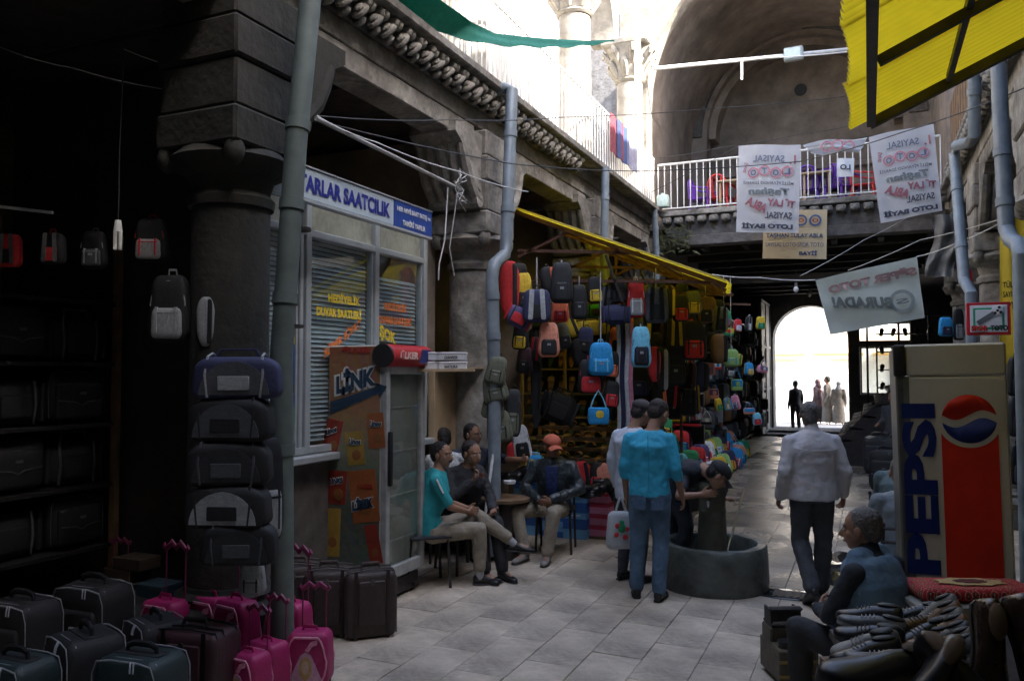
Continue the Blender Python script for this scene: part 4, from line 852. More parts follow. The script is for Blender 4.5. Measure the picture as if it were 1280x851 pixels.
# ================================================================== goods : bags, cases, shoes, boxes
BG = {}
def bagparts(kind):
    """parts in a unit space: x -.5...5, y depth (front = -y), z 0..1 ; entries (name, geometry, colour index, parent index)"""
    if kind in BG: return BG[kind]
    L_ = []
    if kind == 'backpack':
        b = rbox((0, 0, .47), (.92, .8, .94), .2, 4)
        def f(x, y, z):
            k = 1-.22*max(0, z-.55)**1.2*2; top = (z > .7); return (x*k*(1+.05*math.sin(z*7)), y*(1-.35*max(0, z-.5))-(.06*math.sin(z*PI)), z+(.05*(1-(2*x)**2) if top else 0)+.012*noise.noise((x*5, y*5, z*5)))
        L_.append(('body', warp(b, f), 0, -1))
        L_.append(('pocket', warp(rbox((0, -.42, .27), (.72, .26, .44), .1, 3), lambda x, y, z: (x*(1-.15*z), y, z+.01*noise.noise((x*6, y, z*6)))), 1, -1))
        L_.append(('zipper', [tube([(.40*math.cos(a), -.36+.02*math.sin(a), .52+.36*math.sin(a)) for a in [PI*i/14 for i in range(15)]], .014, 5), tube([(-.28, -.555, .42), (.28, -.555, .42)], .012, 5)], 2, -1))
        L_.append(('buckle_strap', [box(s*.22-.025, -.575, .12, s*.22+.025, -.40, .50) for s in (-1, 1)], 2, -1)); L_.append(('label_patch', box(-.08, -.565, .32, .08, -.55, .38), 3, 1))
        L_.append(('handle', tube([(-.1, .12, .95), (-.08, .1, 1.06), (.08, .1, 1.06), (.1, .12, .95)], .022, 6), 2, -1))
        L_.append(('strap', [tube([(s*.18, .3, .92), (s*.26, .47, .8), (s*.3, .5, .5), (s*.36, .42, .12)], .045, 6) for s in (-1, 1)], 1, -1))
    elif kind == 'backstraps':       # a backpack seen from its strap side
        b = rbox((0, 0, .47), (.9, .7, .94), .2, 4)
        L_.append(('body', warp(b, lambda x, y, z: (x*(1-.3*max(0, z-.5)), y*(1-.3*max(0, z-.5)), z)), 0, -1))
        for s in (-1, 1): L_.append(('strap', warp(rbox((0, 0, .5), (.15, .10, .86), .04, 2), lambda x, y, z, s=s: (x+s*(.15+.06*(1-z)), -.36-.12*math.sin(z*PI), z)), 1, -1))
        L_.append(('handle', tube([(-.1, 0, .93), (-.08, -.02, 1.06), (.08, -.02, 1.06), (.1, 0, .93)], .025, 6), 2, -1))
        L_.append(('back_pad', rbox((0, -.33, .3), (.5, .08, .4), .03, 2), 2, -1))
    elif kind == 'duffel':
        g = rbox((0, 0, .42), (1, .9, .84), .3, 4); L_.append(('body', warp(g, lambda x, y, z: (x, y, z+.02*math.sin(x*9))), 0, -1))
        L_.append(('end_panel', [rbox((s*.47, 0, .42), (.08, .8, .7), .2, 3) for s in (-1, 1)], 1, -1))
        L_.append(('pocket', rbox((0, -.43, .36), (.5, .12, .42), .05, 2), 1, -1))
        L_.append(('handle', [tube([(-.25, s*.3, .72), (-.2, s*.22, .98), (.2, s*.22, .98), (.25, s*.3, .72)], .025, 6) for s in (-1, 1)], 2, -1))
        L_.append(('zipper', tube([(-.42, -.05, .855), (.42, -.05, .855)], .014, 5), 2, -1))
        L_.append(('strap', [tube([(s*.3, -.40, .8), (s*.3, -.47, .4), (s*.3, -.4, .04)], .022, 5) for s in (-1, 1)], 2, -1))
    elif kind == 'arched_duffel':
        g = rbox((0, 0, .45), (1, .9, .9), .18, 4); L_.append(('body', warp(g, lambda x, y, z: (x*(1-.12*max(0, z-.4)), y, z-.12*(2*x)**2*(z > .5))), 0, -1))
        n = 14; arc = [(.40*math.cos(PI*i/n), .10+.66*math.sin(PI*i/n)) for i in range(n+1)]
        L_.append(('front_panel', [prism([(x, z) for x, z in arc], .05, (0, -.47, 0), (1, 0, 0), (0, 0, 1))], 1, -1))
        L_.append(('logo_patch', rbox((0, -.49, .33), (.36, .03, .28), .012, 0), 2, 1))
        for s in (-1, 1): L_.append(('piping', tube([(s*.30, -.46, .05), (s*.33, -.47, .5), (s*.31, -.36, .86), (s*.30, 0, .93), (s*.30, .4, .85)], .016, 5), 2, -1))
        L_.append(('handle', tube([(-.25, 0, .86), (-.2, 0, 1.0), (.2, 0, 1.0), (.25, 0, .86)], .028, 6), 0, -1))
    elif kind == 'suitcase':
        b = rbox((0, 0, .5), (1, .96, .92), .17, 4); L_.append(('body', warp(b, lambda x, y, z: (x, y*(1+.04*math.sin(z*PI)), z+.02*math.cos(x*3)*(z > .5))), 0, -1))
        L_.append(('front_pocket', rbox((0, -.5, .42), (.8, .16, .66), .07, 3), 0, -1))
        def lp(y, m=.49, t=.009): return tube([(m*sx*(1-.0), y, z) for sx, z in ((-.98, .12), (-1, .5), (-.98, .82), (-.85, .94), (-.4, .965), (.4, .965), (.85, .94), (.98, .82), (1, .5), (.98, .12))], t, 5)
        L_.append(('piping', [lp(-.44), lp(-.30), lp(.42)], 2, -1))
        L_.append(('pocket_trim', tube([(-.38, -.585, .44), (-.1, -.59, .40), (0, -.595, .34), (.1, -.59, .40), (.38, -.585, .44)], .013, 5), 2, -1))
        L_.append(('badge', rbox((.02, -.585, .56), (.12, .02, .06), .01, 1), 2, 1))
        L_.append(('handle', [tube([(-.24, 0, .94), (-.22, 0, 1.03), (-.12, 0, 1.06), (.12, 0, 1.06), (.22, 0, 1.03), (.24, 0, .94)], .035, 7), rbox((0, 0, .965), (.7, .3, .03), .01, 0)], 1, -1))
        L_.append(('zip_pull', [tube([(.12+.05*k, -.45, .97), (.15+.05*k, -.5, .93), (.16+.05*k, -.52, .88)], .012, 5) for k in (0, 1)], 2, -1))
        for s in (-1, 1): L_.append(('wheel', cyl((s*.4-.03, .35, .05), (s*.4+.03, .35, .05), .06, n=12), 1, -1))
    elif kind == 'soft_case':
        b = rbox((0, 0, .48), (1, .96, .92), .12, 3); L_.append(('body', warp(b, lambda x, y, z: (x, y, z-.05*abs(x)*(z > .5))), 0, -1))
        L_.append(('front_pocket', rbox((0, -.47, .5), (.52, .12, .62), .04, 2), 0, -1))
        for s in (-1, 1): L_.append(('belt', warp(rbox((0, 0, 0), (.07, .03, .94), .01, 0), lambda x, y, z, s=s: (x+s*.31, -.50+.02*z, z+.48)), 1, -1))
        L_.append(('piping', [tube([(sx*.49, y, z) for sx, z in ((-1, .05), (-1, .8), (-.9, .93), (0, .96), (.9, .93), (1, .8), (1, .05))], .014, 5) for y in (-.36, -.12, .3)], 2, -1))
        L_.append(('handle', tube([(-.2, -.1, .93), (-.16, -.1, 1.02), (.16, -.1, 1.02), (.2, -.1, .93)], .03, 7), 1, -1))
        L_.append(('badge', cyl((0, -.54, .8), (0, -.57, .8), .045, n=12), 2, 1))
    elif kind == 'trolley':
        b = rbox((0, 0, .52), (1, .9, .9), .16, 4); L_.append(('body', warp(b, lambda x, y, z: (x*(1-.12*max(0, z-.5)), y*(1-.15*max(0, z-.5)), z)), 0, -1))
        L_.append(('piping', [tube([(.44*math.cos(a)*(1 if math.sin(a) > 0 else 1.08), -.45 if z_ else .4, .52+.4*max(-.9, min(.97, 1.3*math.sin(a)))) for a in [2*PI*i/28 for i in range(29)]], .022, 5) for z_ in (1, 0)], 1, -1))
        n = 5; tri = [(-.34, .12), (.34, .12), (.38, .2), (.12, .62), (.0, .67), (-.12, .62), (-.38, .2)]
        L_.append(('picture_patch', prism(tri, .03, (0, -.46, 0), (1, 0, 0), (0, 0, 1)), 2, -1))
        L_.append(('patch_face', [ell((0, -.49, .42), (.09, .012, .12), 12, 7)], 4, 2)); L_.append(('patch_hair', [ell((0, -.484, .40), (.15, .012, .20), 12, 7)], 5, 2))
        L_.append(('patch_trim', prism([(-.02, .70), (.10, .84), (.26, .88), (.26, .80), (.14, .76), (.06, .67)], .02, (0, -.46, 0), (1, 0, 0), (0, 0, 1)), 1, -1))
        L_.append(('pull_handle', [cyl((s*.28, .42, .5), (s*.28, .42, 1.62), .02, n=7) for s in (-1, 1)]+[tube([(-.36, .42, 1.66), (-.3, .42, 1.60), (-.12, .42, 1.70), (0, .42, 1.63), (.12, .42, 1.70), (.3, .42, 1.60), (.36, .42, 1.66)], .05, 7)], 3, -1))
        L_.append(('handle', tube([(-.18, 0, .95), (-.14, 0, 1.03), (.14, 0, 1.03), (.18, 0, .95)], .03, 6), 0, -1))
        for s in (-1, 1): L_.append(('wheel', cyl((s*.38-.04, .3, .07), (s*.38+.04, .3, .07), .07, n=12), 6, -1))
    elif kind == 'shoulder_bag':
        b = rbox((0, 0, .25), (1, .7, .5), .12, 3); L_.append(('body', b, 0, -1)); L_.append(('flap', rbox((0, -.33, .33), (.9, .1, .3), .04, 2), 1, -1))
        L_.append(('strap', tube([(-.42, 0, .42), (-.2, 0, .8), (0, 0, 1.0), (.2, 0, .8), (.42, 0, .42)], .028, 6), 2, -1))
        L_.append(('print_patch', ell((.05, -.385, .3), (.2, .02, .12), 10, 6), 3, 1))
    elif kind == 'long_bag':
        b = rbox((0, 0, .5), (.9, .9, 1), .3, 4); L_.append(('body', warp(b, lambda x, y, z: (x*(.75+.35*math.sin(z*2.6)), y, z)), 0, -1))
        L_.append(('side_panel', warp(rbox((.2, -.4, .5), (.24, .2, .9), .08, 3), lambda x, y, z: (x+.12*math.sin(z*3), y, z)), 1, -1))
        L_.append(('strap', tube([(-.1, -.1, 1.0), (0, -.15, 1.1), (.1, -.1, 1.0)], .03, 6), 2, -1))
    R_ = []
    for i, (n_, g, ci, pi) in enumerate(L_):
        gs = g if isinstance(g, list) and n_ in ('end_panel', 'strap', 'handle', 'piping', 'zipper', 'zip_pull', 'buckle_strap') else [join(g) if isinstance(g, list) else g]
        for q in gs: R_.append((i, n_, mesh(n_, q, 40), ci, pi))
    BG[kind] = R_; return R_
def bag(kind, loc, size, rz, cols, label, group=None, tilt=0, cat='bag', name=None, simple=False, rx=0):
    t = thing(name or kind, label, cat, loc, group, 0, scale=size); t.rotation_euler = (rx, tilt, rz)
    made = {}
    for ix, nm, me, ci, pi in bagparts(kind):
        if simple and nm in ('zipper', 'zip_pull', 'piping', 'wheel', 'handle'): continue
        m = cols[ci] if ci < len(cols) else (LG if nm == 'label_patch' else cols[-1])
        o = link(nm, me, made.get(pi, t), m); made[ix] = o
    return t
BK = fab(.012, .013, .015, .7); BK2 = fab(.022, .024, .028, .7); GY = fab(.07, .075, .085); LG = fab(.30, .32, .33); RD = fab(.60, .03, .035); OR = fab(.80, .20, .09); NV = fab(.03, .035, .09)
BL = fab(.02, .30, .65); LB = fab(.20, .62, .82); YE = fab(.70, .50, .04); GR = fab(.03, .32, .14); LGN = fab(.32, .55, .18); WH = fab(.72, .76, .78); OL = fab(.13, .14, .10); PK = fab(.36, .015, .11, .5); PKL = fab(.72, .30, .42, .5)
TR = fab(.32, .34, .36, .3); MAR = fab(.05, .02, .025, .5); BR = fab(.045, .033, .03, .55); PUR = fab(.10, .08, .20); SAL = fab(.75, .30, .20); SK = fab(.55, .40, .30); BRN = fab(.20, .11, .04)
def hang(kind, px, py, w_, h_, dep, cols, label, d_=.55, rz=0, tilt=0, cord=None, group='bags hung under the yellow awning', cat='bag', name=None, simple=False):
    """px,py = centre in the photo, sizes in photo pixels"""
    c = at(px, py, dep); k = dep/FP; W_, H_ = w_*k, h_*k
    p = c-Vector((0, 0, H_/2))
    t = bag(kind, p, (W_, W_*d_, H_), TH+rz, cols, label, group, tilt, cat, name or ('backpack' if kind in ('backpack', 'backstraps') else 'sports_bag' if 'duffel' in kind else kind), simple)
    if cord:
        q = at(px, cord, dep); lobj('cord', warp(cyl((0, 0, .95), (0, 0, (q.z-p.z)/H_), 1, n=5), lambda x, y, z: (x*.006/W_, y*.006/(W_*d_), z)), cordw, t)
    return t
H = hang; D0 = 8.9
H('long_bag', 637, 362, 26, 72, D0, (RD, BK, BK), 'red and black long bag hanging nearest the blue-grey drainpipe')
H('duffel', 643, 393, 34, 30, 8.8, (PUR, RD, BK), 'small purple bag with red edge hanging tilted by the drainpipe', tilt=.5)
H('backpack', 655, 365, 22, 50, 9.1, (YE, BK, BK), 'yellow and black backpack behind the white striped one')
H('backstraps', 671, 381, 40, 44, 8.7, (NV, WH, BK), 'dark blue backpack with two wide white shoulder straps', cord=322)
H('backpack', 702, 353, 30, 52, 8.8, (BK2, BK2, BK), 'tall plain black backpack hung highest under the awning', cord=325)
H('backpack', 700, 388, 24, 30, 9.1, (OR, RD, BK), 'orange red backpack tucked under the tall black one')
H('backpack', 724, 377, 22, 44, 8.9, (BK, BK2, BK), 'slim black backpack beside the tall black one', cord=345)
H('backpack', 686, 424, 28, 44, 8.8, (SAL, BK, BK), 'salmon pink backpack with a black lower half')
H('duffel', 739, 408, 34, 22, 9.6, (YE, YE, BK), 'yellow carton-like sports bag in the middle of the hanging rows')
H('long_bag', 719, 404, 18, 34, 9.3, (YE, BK, BK), 'small olive yellow bag beside the yellow sports bag', tilt=-.4)
H('duffel', 770, 391, 34, 30, 9.2, (NV, NV, BK), 'navy blue square sports bag hung left of the red and white backpack')
H('backpack', 795, 373, 24, 48, 9.2, (RD, LG, WH), 'red backpack with a light grey bottom hung in the awning middle', cord=340)
H('backstraps', 820, 380, 34, 48, 9.2, (GY, BK, BK), 'charcoal backpack hung with its black straps outward', cord=335)
H('long_bag', 838, 378, 14, 36, 9.6, (BK, YE, BK), 'black bag with a yellow stripe right of the charcoal backpack')
H('backpack', 851, 385, 22, 34, 9.9, (BK, RD, BK), 'black backpack with a small red pocket in the dark right rows')
H('backpack', 866, 378, 22, 30, 10.2, (OL, YE, BK), 'olive and yellow backpack under the right end of the awning')
H('backpack', 882, 387, 20, 34, 10.4, (BRN, BK, BK), 'brown black backpack hung near the awning corner', cord=345)
H('backpack', 866, 425, 34, 50, 10.4, (BK, RD, BK), 'big black backpack with a red side hung under the awning corner')
H('backstraps', 845, 415, 26, 40, 10.2, (BK, YE, BK), 'black backpack with thin yellow straps hung low')
H('backpack', 801, 433, 26, 52, 9.0, (LB, BK, NV), 'sky blue backpack with a black lower half', cord=405)
H('backpack', 772, 425, 22, 34, 9.6, (OR, BK, BK), 'orange backpack in shade left of the white striped cloths')
H('backpack', 751, 448, 33, 42, 8.6, (BL, BL, LB), 'bright blue child backpack with a printed dog hung on a white cord', cord=340)
H('backpack', 738, 470, 34, 44, 8.7, (BK, RD, RD), 'black and red backpack hung below the bright blue one')
H('shoulder_bag', 748, 509, 26, 42, 8.6, (BL, BL, LB, YE), 'round blue shoulder bag with a yellow print hung on blue straps')
H('long_bag', 826, 462, 22, 56, 9.8, (BK, LG, BK), 'black bag with a pale curved stripe behind the standing men')
H('long_bag', 818, 455, 16, 44, 9.6, (RD, BK, BK), 'narrow red bag beside the sky blue backpack')
H('backpack', 843, 455, 28, 54, 10.4, (BK, BK2, BK), 'plain black backpack in the low dark row, right of the pale striped bag')
H('backpack', 797, 475, 30, 40, 10, (BK, NV, BK), 'black and navy backpack under the sky blue one')
H('long_bag', 670, 480, 14, 110, 9.3, (BK2, BK, BK), 'long thin black strap bag dangling before the slipper shelves')
H('duffel', 690, 505, 46, 44, 9.6, (BK, BK2, BK), 'limp black bag hung low before the slipper shelves', tilt=.4)
H('backpack', 776, 470, 22, 60, 9.9, (BK, BK, BK), 'black backpack just left of the white striped cloths')
FC_ = [(BK, BK2, BK), (BK2, BK, BK), (NV, BK, BK), (BK, RD, BK), (OL, BK, BK), (BK, YE, BK), (BRN, BK, BK), (GY, BK, BK), (BK, OR, BK), (MAR, BK, BK)]; FN_ = ['black', 'dark grey', 'navy', 'black and red', 'olive', 'black and yellow', 'brown', 'grey', 'black and orange', 'maroon']
rr_ = random.Random(3); k = 0
for row, py in enumerate((372, 404, 436, 468, 498)):
    for i in range(11):
        px = 768+i*13+rr_.uniform(-4, 4); 
        if row > 2 and i > 8: continue
        q = rr_.randrange(10); dp = 10.0+.25*i*.5+rr_.uniform(-.2, .5)
        if py < 380 and px > 850: py_ = py+14
        else: py_ = py
        H(['backpack', 'backstraps', 'long_bag'][rr_.randrange(3)], px, py_+rr_.uniform(-6, 6), rr_.uniform(19, 26), rr_.uniform(32, 44), dp, FC_[q], '%s bag, %s from the left, %s row of the shaded crowd' % (FN_[q], ORD[i], ORD[row]), rz=rr_.uniform(-.7, .7), tilt=rr_.uniform(-.12, .12), group='shaded bags crowded behind the front hanging rows', name='hung_bag', simple=(i % 2 == 0))
for k, (px, py, q, kd) in enumerate(((650, 420, 5, 'backpack'), (668, 436, 3, 'backstraps'), (705, 420, 4, 'backpack'), (725, 440, 0, 'long_bag'), (762, 455, 8, 'backpack'), (655, 450, 9, 'backpack'), (762, 492, 3, 'backpack'), (730, 425, 2, 'backpack'), (648, 345, 0, 'backpack'), (688, 350, 8, 'long_bag'), (745, 362, 5, 'backpack'), (758, 372, 7, 'backstraps'), (775, 362, 0, 'backpack'))):
    H(kd, px, py, 22, 34, 9.25, FC_[q], '%s bag filling a gap of the left hanging rows, %s of them' % (FN_[q], ORD[k]), rz=rr_.uniform(-.6, .6), tilt=rr_.uniform(-.2, .2), name='hung_bag')
# pale striped cloths
for k, (px, c_, lab) in enumerate(((773, WH, 'white towel'), (778, NV, 'navy and white towel'), (784, WH, 'second white towel'), (789, PKL, 'pink towel'))):
    c = at(px, 470, 9.4); wobj('hung_towel', sheet(lambda u, v, c=c: c+Vector((math.cos(TH)*(u-.5)*.05+.01*math.sin(v*9), math.sin(TH)*(u-.5)*.05+.02*math.sin(u*9), .62-v*1.25)), 4, 10, .012), c_, label=lab+' hanging in a narrow strip behind the sky blue backpack', cat='towel')
# children bags over the passage
H('backpack', 905, 398, 20, 22, 11.5, (GR, RD, BL), 'small green, blue and red striped child backpack high on a cord', cord=345)
H('shoulder_bag', 900, 425, 15, 34, 11.5, (BL, GR, BL, YE), 'small green and blue child bag on a long blue strap')
H('backpack', 886, 458, 16, 22, 11.3, (SAL, SAL, BL), 'orange child backpack with blue straps')
H('backpack', 914, 447, 20, 22, 11.6, (LGN, LGN, BL), 'lime green child backpack with blue straps', cord=345)
H('shoulder_bag', 921, 474, 14, 28, 11.8, (LGN, BL, BL, LGN), 'little lime bag on a blue strap hung lowest of the child bags')
H('shoulder_bag', 892, 486, 12, 24, 11.4, (SAL, PUR, BL, SAL), 'little orange and purple bag on a thin strap')
H('shoulder_bag', 859, 500, 9, 28, 11, (OR, OR, WH, WH), 'tiny orange bag on a pale ribbon beside the red shelves')
KC = [(BL, YE, WH), (SAL, BL, BL), (LGN, BL, BL), (RD, WH, BL), (YE, GR, BK), (PKL, PUR, WH), (LB, RD, NV), (GR, YE, RD), (BK, LG, WH)]; KN = ['blue and yellow', 'salmon and blue', 'lime and blue', 'red and white', 'yellow and green', 'pink and purple', 'sky blue and red', 'green and yellow', 'black and pale']
for k in range(27):
    row = k//9; i = k % 9; q = (k*5+row) % 9; px = 846+i*13+rr_.uniform(-3, 3); py = (412, 452, 512)[row]+rr_.uniform(-12, 12)
    H(['backpack', 'shoulder_bag', 'backpack', 'backstraps'][k % 4], px, py, rr_.uniform(11, 15), rr_.uniform(15, 22), 12.2+.22*i, KC[q], 'little %s bag, %s along the %s string of small bags' % (KN[q], ORD[i], ['upper', 'middle', 'lower'][row]), rz=rr_.uniform(-.8, .8), tilt=rr_.uniform(-.2, .2), group='little bags strung along the stall end', name='small_bag')
# olive rucksacks by the pipe
for k, (px, py, w_, h_, t_) in enumerate(((617, 462, 28, 36, .2), (622, 485, 34, 34, -.2), (615, 507, 30, 32, .1), (626, 532, 34, 40, -.1), (640, 515, 22, 60, .05))):
    H('backpack', px, py, w_, h_, 8.35+.05*k, (OL if k < 4 else BK2, OL, BK), ['crumpled olive rucksack, topmost of the bunch tied to the drainpipe', 'olive rucksack second from the top on the drainpipe', 'olive rucksack third from the top on the drainpipe', 'olive rucksack lowest on the drainpipe', 'dark grey rucksack behind the olive bunch'][k], tilt=t_, group='rucksacks bunched at the drainpipe')
# rack of the slipper shop
sh = thing('slipper_rack', 'wooden display rack of yellow slippers at the back of the bag stall', 'rack', (-3.9, 11.2, 0))
for z in (.95, 1.28, 1.62, 1.98, 2.35, 2.7): wobj('shelf', box(-4.75, 11.0, z, -2.75, 11.4, z+.025), wood_y, sh)
for x in (-4.75, -4.07, -3.4, -2.76): wobj('upright', box(x, 10.98, .0, x+.035, 11.03, 2.9), wood_y, sh)
wobj('back_board', box(-4.75, 11.42, .6, -2.7, 11.46, 2.9), M('green_board', (.09, .13, .05), .8, var=.4, scale=2), sh)
def slip():
    sole = prism([(.045*math.sin(a)*(1 if math.cos(a) > 0 else .82), .13*math.cos(a)) for a in [2*PI*i/16 for i in range(16)]], .018, (0, 0, 0), (1, 0, 0), (0, 1, 0))
    def f(u, v): a = PI*u; return Vector((.05*math.cos(a), .02+.07*v, .002+.045*math.sin(a)*(1-.35*v)))
    return mesh('sole', sole), mesh('toe_strap', sheet(f, 8, 4, .004))
SL1, SL2 = slip()
SC = [fab(.5, .33, .08), fab(.35, .18, .06), fab(.04, .04, .04), fab(.45, .22, .05), fab(.06, .10, .05)]
SCN = ['mustard', 'brown', 'black', 'ochre', 'dark green']
def slipper(loc, rot, k, label, group):
    t = thing('slipper', label, 'slipper', loc, group); t.rotation_euler = rot
    link('sole', SL1, t, SC[(k+1) % 5]); link('toe_strap', SL2, t, SC[k])
k = 0
for r_, (z, nm) in enumerate(((.975, 'lowest'), (1.305, 'second'), (1.645, 'third'), (2.005, 'upper'))):
    for i in range(12):
        x = -4.65+i*.165; ci = (i*7+r_*3) % 5 if r_ != 2 else (2 if i % 2 else 0)
        slipper((x, 11.12, z+.14), (R(68), 0, random.uniform(-.1, .1)), ci, '%s slipper, %s from the left on the %s shelf of the rack' % (SCN[ci], ORD[i], nm), 'slippers on the rack')
for k, (x, z, c_) in enumerate(((-4.5, 2.375, BK), (-3.9, 2.375, RD), (-3.2, 2.375, BK2), (-4.4, 2.72, BK), (-3.6, 2.72, GR))):
    bag('duffel', (x, 11.15, z), (.4, .25, .26), .1*k, (c_, BK, BK), ['black sports bag lying at the left on the rack top row', 'red sports bag lying midway on the rack', 'grey black sports bag lying at the right of the rack', 'black sports bag on the very top of the rack at left', 'green sports bag on the very top of the rack'][k], 'bags lying on the rack', name='sports_bag', cat='bag')
# sloping shoe table
tb = thing('sloping_stall_table', 'stepped wooden sloping table covered with brown and yellow sandals', 'stall', (-3.2, 10.0, 0))
for k in range(6): wobj('tier', box(-4.2, 9.35+k*.22, .55+k*.12, -2.5, 9.57+k*.22, .60+k*.12), wood, tb)
wobj('front_board', box(-4.2, 9.33, 0, -2.5, 9.35, .58), wood, tb)
for k in range(6):
    for i in range(11):
        x = -4.08+i*.15; ci = (i*3+k*2) % 5
        if x < -3.95 and k < 2: continue
        slipper((x, 9.46+k*.22, .62+k*.12), (R(14), 0, random.uniform(-.3, .3)+PI*(i % 2)), ci, '%s sandal, %s from the left on the %s tier of the sloping table' % (SCN[ci], ORD[i], ['front', 'second', 'third', 'fourth', 'fifth', 'rearmost'][k]), 'sandals on the sloping table')
# ---- shoe boxes
def sbox(c, w_, d_, h_, m1, m2, label, group, txt=None, rz=0, tm=None):
    t = thing('shoe_box', label, 'box', c, group, rz)
    lobj('carton', rbox((0, 0, h_*.36), (w_*.98, d_*.98, h_*.72), .003, 0), m1, t); lobj('lid', rbox((0, 0, h_*.79), (w_, d_, h_*.36), .003, 0), m2, t)
    if txt: letter(t, txt, (0, -d_/2, h_*.36), (1, 0, 0), (0, 0, 1), w_*.5, h_*.3, tm or white, world=False, bold=.04, slant=.2)
bxb = M('blue_carton', (.03, .12, .38), .5, var=.1); bxl = M('light_blue_carton', (.16, .38, .62), .5, var=.1); bxp = M('pink_carton', (.62, .22, .32), .55, var=.08); bxr = M('crimson_carton', (.50, .03, .08), .5, var=.1)
nms = ['bottom', 'second', 'third', 'fourth', 'fifth', 'top']
for col_, (px, n_) in enumerate(((656, 6), (690, 5), (718, 5))):
    for k in range(n_):
        c = gp(px, 668+(px-656)*.09); wd = .30
        sbox((c.x, c.y+.1, k*.118), wd, .2, .116, bxb if (k+col_) % 2 else bxl, bxl if k % 3 == 0 else bxb, '%s blue shoe box in the %s stack under the shoe tables' % (nms[min(k, 5)], ['left', 'middle', 'right'][col_]), 'blue shoe boxes', 'Jon' if k in (2, 4, 5) else None)
for k in range(4):
    c = gp(745, 674); sbox((c.x-.01, c.y+.14, .03+k*.13), .31, .22, .128, bxp, bxr, '%s pink shoe box with crimson lid in the front stack' % ['bottom', 'second', 'third', 'top'][k], 'pink shoe boxes')
wobj('stall_plinth', box(-4.1, 9.02, 0, -2.68, 9.3, .028), wood, label='low dark plinth board under the stacks of shoe boxes', cat='board')
c = gp(712, 671); sbox((c.x, c.y+.02, .0), .34, .1, .09, white, white, 'flat white printed shoe box on the ground before the blue ones', 'loose boxes', 'POLARIS', 0, black)
# black shiny shoes on the boxes: real shoes
def shoe_mesh():
    secs = [(-.137, .012, .0, .055, 0), (-.133, .022, .0, .066, 0), (-.12, .033, .0, .075, 0), (-.09, .036, 0, .074, 0), (-.05, .035, .0, .070, 0), (-.01, .035, .002, .064, 0), (.03, .040, .0, .052, 0), (.06, .044, 0, .043, 0), (.09, .045, .0, .037, 0), (.115, .040, .0, .032, 0), (.133, .029, 0, .027, 0), (.143, .016, .002, .018, .0), (.147, .006, .002, .012, 0)]
    rs = []
    for y, wv, zl, zh, _ in secs:
        rs.append([(wv*math.cos(a), y, zl+.012+(zh-.0)*(max(0, math.sin(a)))**.8+(-.002 if math.sin(a) < 0 else 0)) for a in [2*PI*i/18 for i in range(18)]])
    up = skin(rs)
    sole = prism([(wv*1.06*s, y) for s, yy in ((1, 0),) for y, wv, *_ in secs]+[(-wv*1.06, y) for y, wv, *_ in secs[::-1]], .014, (0, 0, .014), (1, 0, 0), (0, 1, 0))
    heel = prism([(.03*math.cos(a), -.095+.03*math.sin(a)) for a in [2*PI*i/10 for i in range(10)]], .016, (0, 0, .002), (1, 0, 0), (0, 1, 0))
    open_ = ell((0, -.075, .085), (.024, .05, .012), 10, 6)
    return mesh('upper', up, 75), mesh('sole', join(sole, heel)), mesh('opening', open_)
SU, SS, SO = shoe_mesh()
SLC = mesh('laces', join(*[tube([(-.022, y, z), (0, y+.004, z+.008), (.022, y, z)], .0028, 5) for y, z in ((.0, .070), (.016, .065), (.032, .060), (.048, .055))]))
gloss = M('polished_black', (.015, .015, .017), .34, var=.2, bump=.04); brl = M('brown_leather', (.09, .045, .02), .35, var=.3); whl = M('white_leather', (.24, .24, .235), .45, dirt=.4); grl = M('grey_leather', (.08, .085, .09), .4); tan = M('tan_leather', (.17, .09, .045), .4)
def shoe(loc, rot, m, label, group, s=1.0, sole=None):
    t = thing('shoe', label, 'shoe', loc, group); t.rotation_euler = rot; t.scale = (s, s, s)
    link('upper', SU, t, m); link('sole', SS, t, sole or black); link('opening', SO, t, black); link('laces', SLC, t, sole or black)
    return t
for k in range(16):
    px = 628+k*10.5; c = at(px if px < 665 else px+62, 588 if px < 665 else 612, 9.35); z = .70 if px < 665 else .60
    if px+62 > 775 and px >= 665: break
    shoe((c.x, c.y+random.uniform(-.04, .1), z+.03*(k % 3)), (random.uniform(-.2, .3), random.uniform(-.3, .3), random.uniform(0, 6)), gloss, 'glossy black shoe in the heap on the stacked boxes', 'glossy black shoes heaped on the boxes')
for k in range(14):
    px = random.uniform(725, 768); c = at(px, 620, 9.0); shoe((c.x, c.y+random.uniform(-.05, .15), .555+.035*(k % 4)), (random.uniform(-.2, .3), random.uniform(-.3, .3), random.uniform(0, 6)), gloss, 'glossy black shoe in the heap on the stacked boxes', 'glossy black shoes heaped on the boxes')
for k, (px, py, w_, h_, cc, kd, lab) in enumerate(((640, 565, 18, 26, (RD, RD, BK), 'long_bag', 'red pouch standing behind the glossy shoes'), (655, 552, 24, 44, (WH, BK, BK), 'backpack', 'white backpack with black lines leaning behind the glossy shoes'), (667, 575, 22, 20, (BL, YE, LB), 'duffel', 'round bright blue bag with a yellow print by the seated man in the cap'), (730, 590, 20, 28, (RD, BK, BK), 'long_bag', 'small crimson bag by the shoulder of the man in the cap'), (743, 595, 20, 36, (BK, RD, BK), 'backpack', 'black backpack with red stripes leaning among the sandals'), (757, 597, 22, 38, (SAL, BK, BK), 'backpack', 'salmon and black backpack leaning among the sandals'))):
    H(kd, px, py, w_, h_, 9.35, cc, lab, group=None, tilt=.15*(-1)**k)
